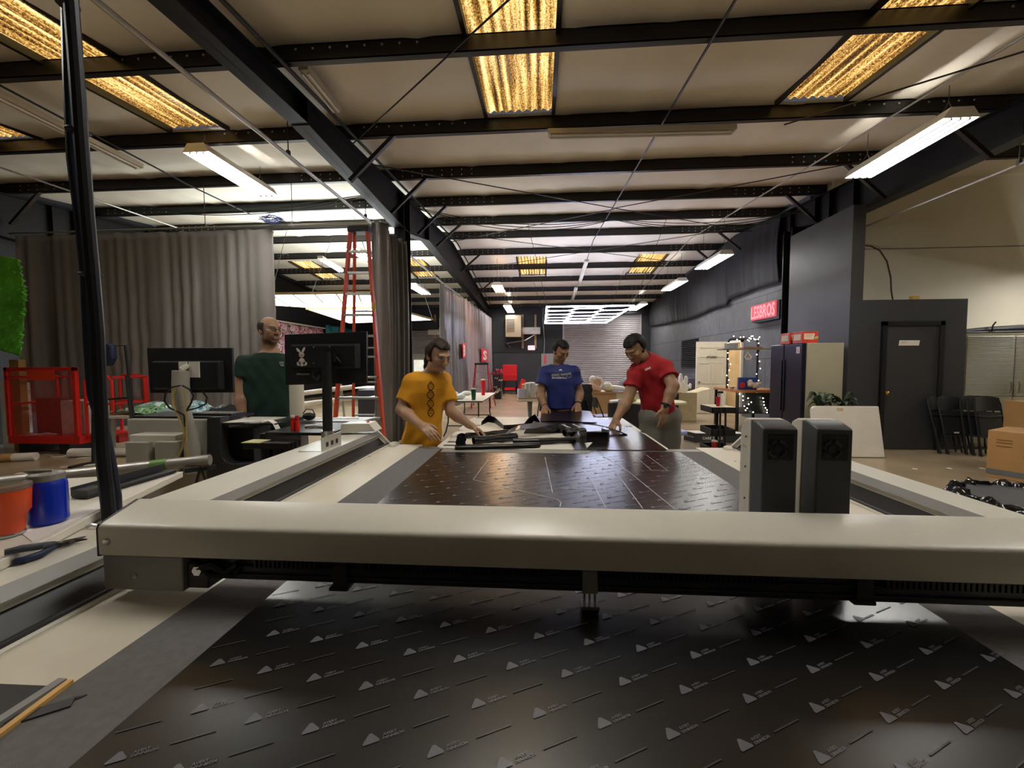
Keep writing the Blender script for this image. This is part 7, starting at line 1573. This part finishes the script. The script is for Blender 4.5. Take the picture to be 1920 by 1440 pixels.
b = MB(); cloth_text(b, tr, 'ELITE', 528, 680, 8, 4); cloth_text(b, tr, 'WRAPS', 529, 685, 7, 3.6); b.build('chest_print', M_whitep, t, ang=0)
F = Field(lo, hi, .006)
for h_, k_ in zip(hips, knees): F.cap(h_, k_*(1, 1, 0)+(0, 0, .62), .105, .105, .03, cut=True)
F.ell((hips[0]+hips[1])/2+(0, 0, .03), (.17, .135, .13), None, .04); field_obj('shorts', F, mat('black_shorts', '#17181c', .85, var=.1), t, 1)
shoes(t, anks, f3, M_md)
F = Field(hc-.2, hc+.2, .005); X, Y, Z = np.meshgrid(*F.ax, indexing='ij', sparse=True); x, y, z = loc(X, Y, Z)
r = (.0865, .1065, .092); k0 = np.sqrt((x/r[0])**2+((y+.014)/r[1])**2+((z-.03)/r[2])**2); k1 = np.sqrt((x/r[0]**2)**2+((y+.014)/r[1]**2)**2+((z-.03)/r[2]**2)**2); d = k0*(k0-1)/np.maximum(k1, 1e-3)
d = np.maximum(d, np.maximum(np.maximum(z-.10, y-.018), -.062-z)); d = np.maximum(d, z-.060-.55*np.maximum(0, -(y+.03))); F.D = d.astype(np.float32); hair_obj('hair', F, M_h3, t)
P = lambda x, y, z: V(tuple(hc+R@np.array((x, y, z)))); M_fr = mat('dark_brown_frame', '#2a1a12', .3, var=0)
b = MB()
for sx in (-1, 1):
    b.tube([P(sx*.033+.021*math.cos(a), .098-.004*abs(math.cos(a)), .007+.014*math.sin(a)) for a in [2*PI*k/14 for k in range(14)]], .0022, 6, closed=True); b.tube([P(sx*.054, .093, .012), P(sx*.074, .07, .012), P(sx*.082, -.01, .008)], .0024, 6)
b.tube([P(-.012, .098, .01), P(.012, .098, .01)], .002, 6); b.build('glasses', M_fr, t)

# ------------------------------------------------------------ person in blue
YC = 4.46; yaw = .12; f3 = (.1, -1, 0)
t = thing('person', 'person in blue baseball T-shirt with tied-back hair at the far table end', 'person', (.2, YC, 0))
hc = px(1052, 659, 4.40); hf = nrmz((.42, -.72, -.52)); hu = nrmz((.18, -.42, .88)); R = frame(hf, hu)
shR, shL = px(1024, 698, 4.46), px(1074, 698, 4.46); elR, elL = px(1013, 738, 4.42), px(1086, 737, 4.46); wrR, wrL = px(1022, 763, 4.28), px(1083, 758, 4.36); nb = px(1047, 683, 4.47)
lv = sorted([lev(778, 1026, 1080, YC, .15, yaw), lev(764, 1025, 1080, YC, .15, yaw), lev(740, 1026, 1077, YC, .145, yaw), lev(715, 1023, 1077, YC, .14, yaw), lev(698, 1021, 1078, YC, .125, yaw), lev(690, 1026, 1072, YC, .10, yaw), lev(684, 1034, 1064, YC, .08, yaw), lev(679, 1036, 1060, YC+.01, .06, yaw)])
hips = (px(1037, 785, YC), px(1066, 785, YC)); knees = (hips[0]*(1, 1, 0)+(0, -.02, .46), hips[1]*(1, 1, 0)+(0, -.02, .46)); anks = (hips[0]*(1, 1, 0)+(-.02, .02, .09), hips[1]*(1, 1, 0)+(.02, .02, .09))
lo, hi = bounds([hc, shR, shL, elR, elL, wrR, wrL, anks[0], anks[1]], .18); lo[2] = 0
F = Field(lo, hi, .005); F.loft([(z, a, b, c-.03, d-.03, e) for z, a, b, c, d, e in lv if z > lv[1][0]+.02], .03); F.ell((hips[0]+hips[1])/2+(0, 0, .05), (.12, .10, .14), None, .03); leg_set(F, hips[0], hips[1], knees[0], knees[1], anks[0], anks[1])
F.cap(nb-(0, 0, .05), hc-hu*.06-hf*.03, .06, .056, .03); R, c0 = head(F, hc, hf, hu, .98, 1.05)
for s_, e_, w_ in ((shR, elR, wrR), (shL, elL, wrL)): chain(F, [s_, e_, e_+(w_-e_)*.35, w_], [.058, .048, .048, .03], .02)
hand(F, wrR, px(1020, 778, 4.16)-wrR, (0, .3, -1), (1, 0, 0), (.06, .06, .08, .1), 1.0, .1, .3); hand(F, wrL, px(1085, 776, 4.22)-wrL, (0, .2, -1), (-1, -.2, 0), (.35, .35, .4, .4), 1.0)
for a in anks: F.cap(a-(0, 0, .04), a+np.array(f3)*.1-(0, 0, .05), .04, .03, .02)
field_obj('body', F, M_skin, t, 2, lambda v: head_col(v, R, c0, .98, SK3, (.34, .14, .11), (.03, .02, .016)))
F = Field(lo, hi, .0065); F.loft(lv[:-1], .02, .006)
for s_, e_ in ((shR, elR), (shL, elL)): F.cap(s_, s_+(e_-s_)*.58, .066, .085, .04, cut=True)
F.cap(shR, shL, .055, .055, .06); F.cap(nb-(0, 0, .075), shR, .056, .05, .04); F.cap(nb-(0, 0, .075), shL, .056, .05, .04); F.cap(nb-(0, 0, .045), nb+(hc-nb)*.5-(0, .02, 0), .074, .06, .008, 's'); F.warp(folds(13, .006)); F.cutz(z0=lv[1][0])
o, v, f = field_obj('t_shirt', F, mat('royal_blue_jersey', '#0e2168', .6, var=.1, scale=12), t, 1); tr = bvh(v, f)
b = MB(); cloth_text(b, tr, 'BASEBALL', 1049, 708.3, 28, 3.4, 0, bold=.02); b.build('white_lettering', M_whitep, t, ang=0)
b = MB(); ribbon(b, tr, [(1034, 703.5), (1049, 702.6)], 4.2); ribbon(b, tr, [(1051, 702.6), (1064, 701.4), (1071, 699.6)], 3.6); ribbon(b, tr, [(1067+4*math.cos(a), 704+4*math.sin(a)) for a in [2*PI*k/14 for k in range(15)]], 1.); b.build('grey_print', mat('grey_chest_print', '#8d8c86', .7, var=0), t, ang=0)
b = MB(); ribbon(b, tr, [(1048.5, 695), (1051, 692.4), (1053.5, 695)], 1.6); b.build('small_emblem', M_whitep, t, ang=0)
F = Field(lo, hi, .007); leg_set(F, hips[0], hips[1], knees[0], knees[1], anks[0], anks[1], (.115, .09, .075), .03); F.ell((hips[0]+hips[1])/2+(0, 0, .06), (.175, .15, .16), None, .04); F.cutz(z0=.05); field_obj('trousers', F, mat('mauve_brown_trousers', '#5a3f3c', .85, var=.1), t, 1)
shoes(t, anks, f3, M_md)
w1 = wrL+(elL-wrL)*.06; b = MB(); dr = nrmz(elL-wrL); Rm = frame(dr); b.tube([V(tuple(w1+Rm[:, 0]*.034*math.cos(a)+Rm[:, 2]*.034*math.sin(a))) for a in [2*PI*k/16 for k in range(16)]], .008, 6, closed=True); b.build('wristband', M_mb, t)
w1 = wrR+(elR-wrR)*.05; b = MB(); dr = nrmz(elR-wrR); Rm = frame(dr); b.tube([V(tuple(w1+Rm[:, 0]*.033*math.cos(a)+Rm[:, 2]*.033*math.sin(a))) for a in [2*PI*k/16 for k in range(16)]], .004, 6, closed=True); b.build('bracelet', mat('brown_cord', '#4a2a18', .7, var=0), t)
F = Field(hc-.26, hc+.2, .005); hair_cap(F, .98, .072, .014, -.06, .013); P = lambda x, y, z: hc+R@np.array((x, y, z)); F.ell(P(-.075, -.095, -.005), (.036, .042, .042), R, .015); F.ell(P(-.085, -.1, -.06), (.022, .025, .045), R, .015); hair_obj('hair', F, M_h2, t)

# ------------------------------------------------------------ man in red
YC = 3.72; yaw = -.35; f3 = (-.75, -.65, 0)
t = thing('person', 'man in red polo shirt and grey trousers bending over the table', 'person', (1.05, YC, 0))
hc = px(1191, 655, 3.62); hf = nrmz((-.62, -.56, -.60)); hu = nrmz((-.42, -.30, .84)); R = frame(hf, hu)
shR, shL = px(1194, 699, 3.66), px(1245, 691, 3.62); elR, elL = px(1177, 748, 3.60), px(1262, 724, 3.50); wrR, wrL = px(1156, 785, 3.50), px(1247, 764, 3.44); nb = px(1212, 676, 3.70)
lv = sorted([lev(792, 1207, 1265, YC+.02, .14, yaw), lev(776, 1206, 1266, YC+.02, .14, yaw), lev(750, 1203, 1262, YC, .135, yaw), lev(725, 1196, 1259, YC-.01, .13, yaw), lev(705, 1188, 1257, YC-.03, .125, yaw), lev(690, 1186, 1254, YC-.04, .115, yaw), lev(678, 1194, 1248, YC-.04, .095, yaw), lev(669, 1203, 1238, YC-.03, .07, yaw), lev(664, 1207, 1228, YC-.02, .055, yaw)])
hips = (px(1222, 785, YC), px(1252, 785, YC+.0)); knees = (hips[0]*(1, 1, 0)+(-.02, -.03, .50), hips[1]*(1, 1, 0)+(.02, -.02, .50)); anks = (hips[0]*(1, 1, 0)+(-.03, .03, .09), hips[1]*(1, 1, 0)+(.03, .04, .09))
lo, hi = bounds([hc, shR, shL, elR, elL, wrR, wrL, anks[0], anks[1]], .17); lo[2] = 0
F = Field(lo, hi, .005); F.loft([(z, a, b, c-.03, d-.03, e) for z, a, b, c, d, e in lv if z > lv[1][0]+.02], .03); F.ell((hips[0]+hips[1])/2+(0, 0, .05), (.12, .10, .14), None, .03); leg_set(F, hips[0], hips[1], knees[0], knees[1], anks[0], anks[1])
F.cap(nb-(0, 0, .04), hc-hu*.06-hf*.04, .06, .058, .03); R, c0 = head(F, hc, hf, hu, 1.02, 1.03)
for s_, e_, w_ in ((shR, elR, wrR), (shL, elL, wrL)): chain(F, [s_, e_, e_+(w_-e_)*.35, w_], [.06, .048, .048, .031], .02)
hand(F, wrR, px(1145, 806, 3.46)-wrR, (.3, .2, -.9), (.6, -.8, 0), (.42, .45, .5, .5), 1.08, thumb_in=1.0); hand(F, wrL, px(1242, 797, 3.42)-wrL, (-.5, .86, 0), (-.75, -.65, 0), (.15, .18, .22, .26), 1.05)
for a in anks: F.cap(a-(0, 0, .04), a+np.array(f3)*.1-(0, 0, .05), .04, .03, .02)
field_obj('body', F, M_skin, t, 2, lambda v: head_col(v, R, c0, 1.02, SK4, (.36, .15, .12), (.02, .016, .014)))
F = Field(lo, hi, .006); F.loft(lv, .02, .006)
F.cap(shR, shR+(elR-shR)*.55, .062, .074, .04, cut=True); F.cap(shL, shL+(elL-shL)*.55, .070, .082, .04, cut=True)
F.cap(shR, shL, .056, .056, .06); F.cap(nb-(0, 0, .03), shR, .06, .055, .04); F.cap(nb-(0, 0, .03), shL, .06, .055, .04); F.cap(nb-(0, 0, .03), hc, .066, .06, .008, 's'); F.warp(folds(17, .007)); F.warp(lambda X, Y, Z: .004*np.sin(60*(X*.6+Z*.8)+5*Y)); F.cutz(z0=lv[1][0])
o, v, f = field_obj('polo_shirt', F, mat('red_polo_cotton', '#a20f1b', .8, var=.1, scale=12), t, 1); tr = bvh(v, f)
b = MB(); cloth_text(b, tr, 'LESBROS', 1214.5, 691.5, 11.5, 3.8, -.42, bold=.03); b.build('chest_logo', M_whitep, t, ang=0)
F = Field(nb-.16, nb+.16, .005); ax_ = nrmz(hc-hu*.06-nb)
for k in range(18): a0, a1 = 2*PI*k/18, 2*PI*(k+1)/18; r_ = frame(ax_); q0, q1 = [nb+(r_[:, 0]*math.cos(a)+r_[:, 2]*math.sin(a))*.072+ax_*.012 for a in (a0, a1)]; F.cap(q0, q1, .011, .011, .008); F.cap(q0+ax_*.018-(q0-nb)*.05, q1+ax_*.018-(q1-nb)*.05, .008, .008, .008)
field_obj('collar', F, bpy.data.materials['red_polo_cotton'], t, 1)
F = Field(lo, hi, .0065); leg_set(F, hips[0], hips[1], knees[0], knees[1], anks[0], anks[1], (.112, .085, .072), .03); F.ell((hips[0]+hips[1])/2+(0, 0, .02), (.172, .14, .12), None, .04); F.warp(folds(23, .006)); F.cutz(z0=.05); field_obj('trousers', F, mat('grey_work_trousers', '#75736a', .85, var=.12), t, 1)
shoes(t, anks, f3, M_md)
w1 = wrL+(elL-wrL)*.10; dr = nrmz(elL-wrL); Rm = frame(dr); b = MB(); b.tube([V(tuple(w1+Rm[:, 0]*.035*math.cos(a)+Rm[:, 2]*.035*math.sin(a))) for a in [2*PI*k/16 for k in range(16)]], .0095, 6, closed=True); b.build('watch_strap', M_mb, t)
b = MB(); q = w1+nrmz(np.array((-.3, -1, .1)))*.038; b.cbox(V(tuple(q)), (.036, .014, .036), .3); b.build('watch_face', M_md, t, ang=0, bev=.003)
F = Field(hc-.2, hc+.2, .005); hair_cap(F, 1.02, .066, .004, -.05, .017); hair_obj('hair', F, M_h2, t)
p = px(1152, 806, 3.46); tt = thing('craft_tool', 'pale-handled cutter held by the man in red', 'tool', V(tuple(p))); b = MB(); b.tube([V(tuple(px(1154, 798, 3.44))), V(tuple(px(1151, 806, 3.43))), V(tuple(px(1154, 813, 3.44)))], .008, 8); b.build('handle', M_yel, tt); b = MB(); b.tube([V(tuple(px(1154, 812, 3.44))), V(tuple(px(1160, 816, 3.45)))], .004, 6); b.build('blade', M_steelb, tt)
# ============================================================ cut vinyl on the extension table
TT = TZ+.0012
def zt_(x, y, dz=0.): p = gz(x, y, TT); return V((p.x, p.y, TT+dz))
def strip_between(name, label, A, B, wfn, prof, m, n=30, nv=6, th=.0025):
    """a ribbon from A to B (plan points), standing/curling: prof(u) -> height, wfn(u) -> width vector"""
    t = thing(name, label, 'vinyl offcut', (V(A)+V(B))/2, 'vinyl offcuts on the extension table'); A, B = V(A), V(B)
    b = MB(); b.sheet(lambda u, v: tuple(A.lerp(B, u)+V((0, 0, prof(u)))+wfn(u)*v), n, nv, th); b.build('film', m, t, ang=60); return t
M_vb = mat('matt_black_offcut', '#09090b', .36, var=.1, scale=6); M_vg = mat('satin_dark_offcut', '#161413', .27, var=.1, scale=4, spec=.6)
# flat sheets
def flat(label, pxs, m, dz, th=.0015):
    P = [gz(x, y, TT+dz) for x, y in pxs]; t = thing('vinyl_offcut', label, 'vinyl offcut', sum(P, V())/len(P), 'vinyl offcuts on the extension table')
    b = MB(); b.prism([(p.x, p.y) for p in P], lambda x, y: V((x, y, TT+dz-th+.0004)), lambda x, y: V((x, y, TT+dz))); b.build('film', m, t, ang=0); return t
flat('large dark glossy vinyl sheet lying over the right half of the extension table', [(1098, 843), (1252, 844), (1208, 814), (1178, 801), (1152, 794), (1130, 800), (1125, 815)], M_vg, .003)
flat('flat dark brown vinyl sheet spread between the people at the far end of the table', [(985, 808), (1075, 811), (1150, 806), (1160, 800), (1148, 786), (1095, 781), (1000, 781)], M_vtop, .0025)
flat('black vinyl strip hanging flat at the front of the extension table', [(1066, 822), (1092, 822), (1102, 843), (1078, 843)], M_vb, .006)
# sheet being lifted by the person in blue
A, B = gz(1005, 797, TT), gz(1104, 797, TT)
t = thing('vinyl_offcut', 'dark vinyl sheet held up at its far edge by the person in blue', 'vinyl offcut', (A+B)/2, 'vinyl offcuts on the extension table')
b = MB(); b.sheet(lambda u, v: (.0+.52*u, 4.32-.52*v+.04*math.sin(u*5), TT+.012+.028*(1-v)**2*(1+.9*math.sin(PI*u))+.012*math.sin(u*7+1)*(1-v)), 24, 14, .0025); b.build('film', M_vtop, t, ang=60)
# rolled and folded pieces in front
def rolled(label, pts, r, flat_=1., m=M_vb, seed=1):
    t = thing('vinyl_offcut', label, 'vinyl offcut', sum(pts, V())/len(pts), 'vinyl offcuts on the extension table'); rr = random.Random(seed); N = 40; nv = 22; L = []
    cum = [0]
    for p, q in zip(pts[:-1], pts[1:]): cum.append(cum[-1]+(q-p).length)
    def at(s):
        for k in range(len(pts)-1):
            if s <= cum[k+1]+1e-9: return pts[k].lerp(pts[k+1], (s-cum[k])/(cum[k+1]-cum[k]))
        return pts[-1]
    d = (pts[-1]-pts[0]).normalized(); sd = V((-d.y, d.x, 0)); ph = rr.uniform(0, 6)
    def fn(u, v):
        c = at(u*cum[-1]); a = v*2*PI*1.45+ph*.2; rad = r*(1-.28*v)*(1+.08*math.sin(9*u+ph)+.05*math.sin(23*u))
        return tuple(c+sd*(rad*math.cos(a))+V((0, 0, r*flat_+rad*flat_*math.sin(a))))
    b = MB(); b.sheet(fn, N, nv, .002); b.build('film', m, t, ang=70); return t
rolled('long black rolled offcut lying along the front edge of the extension table', [zt_(853, 843), zt_(900, 842), zt_(960, 840), zt_(1012, 838)], .030, .5, seed=2)
rolled('black rolled offcut behind the front one, with its open end at left', [zt_(888, 834), zt_(930, 830), zt_(968, 826)], .036, .8, seed=3)
rolled('dark roll under the left hand of the person in yellow', [zt_(874, 822), zt_(920, 818), zt_(953, 814)], .022, .9, M_vg, seed=4)
rolled('black roll in the middle of the pile, below the curled strips', [zt_(962, 833), zt_(1010, 833), zt_(1078, 830)], .026, .8, seed=5)
t = thing('vinyl_offcut', 'short folded black piece standing at the left end of the pile', 'vinyl offcut', zt_(862, 836), 'vinyl offcuts on the extension table')
q_ = [gz(856, 842, TT), gz(857, 836, TT), gz(872, 836, TT), gz(873, 842, TT)]
def bx_(u, v):
    s = u*4; k = min(int(s), 3); p = q_[k].lerp(q_[(k+1) % 4], s-k); return (p.x+.006*math.sin(9*v), p.y, TT+.002+(.075-.01*math.sin(u*12))*v)
b = MB(); b.sheet(bx_, 32, 6, .002); b.build('film', M_vb, t, ang=40)
# long brown strip twisting to the right
A, B = zt_(945, 828, .04), zt_(1052, 812, .05)
strip_between('vinyl_offcut', 'long dark brown strip twisting across the middle of the pile', A, B, lambda u: V((-.02, .15-.06*u, -.02+.04*math.sin(3*u))), lambda u: .03*math.sin(PI*u)+.01*math.sin(9*u), M_vtop)
# wavy standing strip at the back left
P = [(902, 790), (915, 784), (928, 786), (945, 800), (965, 801), (983, 800), (992, 790), (1003, 786), (1014, 794)]
t = thing('vinyl_offcut', 'wavy black strip standing on edge at the back left of the pile', 'vinyl offcut', zt_(960, 800), 'vinyl offcuts on the extension table')
pts = [gz(x, min(y+8, 806), TT) for x, y in P]; hts = [.03, .065, .06, .045, .05, .055, .07, .08, .03]
def wv(u, v):
    s = u*(len(pts)-1); k = min(int(s), len(pts)-2); p = pts[k].lerp(pts[k+1], s-k); h = hts[k]+(hts[k+1]-hts[k])*(s-k); return (p.x, p.y+.05*v*math.sin(2+u*6), TT+.002+h*v)
b = MB(); b.sheet(wv, 48, 6, .002); b.build('film', M_vb, t, ang=60)
# tented pieces
def tent(label, pxs, apex, m):
    P = [gz(x, y, TT) for x, y in pxs]; c = sum(P, V())/len(P); t = thing('vinyl_offcut', label, 'vinyl offcut', c, 'vinyl offcuts on the extension table')
    a = V((c.x+apex[0], c.y+apex[1], TT+apex[2]))
    def fn(u, v):
        s = u*len(P); k = int(s) % len(P); p = P[k].lerp(P[(k+1) % len(P)], s-int(s)); q = p.lerp(a, v); q.z += .012*math.sin(PI*v)*math.sin(u*13); q.z += .0015; return tuple(q)
    b = MB(); b.sheet(fn, 40, 8, .002); b.build('film', m, t, ang=50); return t
tent('tented black offcut rising behind the rolls', [(982, 813), (1050, 812), (1035, 800), (990, 798)], (-.06, .02, .065), M_vb)
tent('dark offcut standing up in the middle of the pile', [(1030, 812), (1072, 812), (1062, 800), (1040, 799)], (.03, .0, .05), M_vb)
t = thing('vinyl_offcut', 'black offcut folded like an open box at the right of the pile', 'vinyl offcut', zt_(1120, 826), 'vinyl offcuts on the extension table')
qb = [gz(x, y, TT) for x, y in ((1088, 826), (1100, 830), (1140, 829), (1143, 820), (1128, 815))]
def bb_(u, v):
    s = u*4; k = min(int(s), 3); p = qb[k].lerp(qb[k+1], s-k); return (p.x, p.y+.01*math.sin(3*v), TT+.002+(.06+.012*math.sin(u*5))*v)
b = MB(); b.sheet(bb_, 40, 6, .002); b.build('film', M_vb, t, ang=40)
tent('dark grey curl beside the black box-shaped offcut', [(1066, 830), (1102, 830), (1096, 814), (1070, 812)], (.0, .02, .04), M_vg)
A, B = zt_(1092, 806, .055), zt_(1176, 817, .01)
strip_between('vinyl_offcut', 'long grey-backed strip reaching right towards the man in red', A, B, lambda u: V((.01, .05, -.015)), lambda u: .02*math.sin(PI*u), M_vg)
rolled('loose curl with a bright edge at the centre right of the pile', [zt_(1058, 818), zt_(1080, 816), zt_(1096, 814)], .030, .9, M_vg, seed=8)
M_edge = mat('white_film_edge', '#e8e6e2', .4, var=0)
for k, (a, c) in enumerate((((1054, 796), (1069, 802)), ((1074, 795), (1090, 802)), ((1061, 810), (1070, 806)))):
    t = thing('backing_strip', 'narrow white backing strip in the vinyl pile, %s of three' % ['leftmost', 'rightmost', 'lowest'][k], 'strip', zt_(*a, .06), 'white backing strips'); b = MB(); p, q = gy(a[0], a[1], 3.35), gy(c[0], c[1], 3.2); b.bar(p, q, .012, .003); b.build('strip', M_edge, t, ang=0)
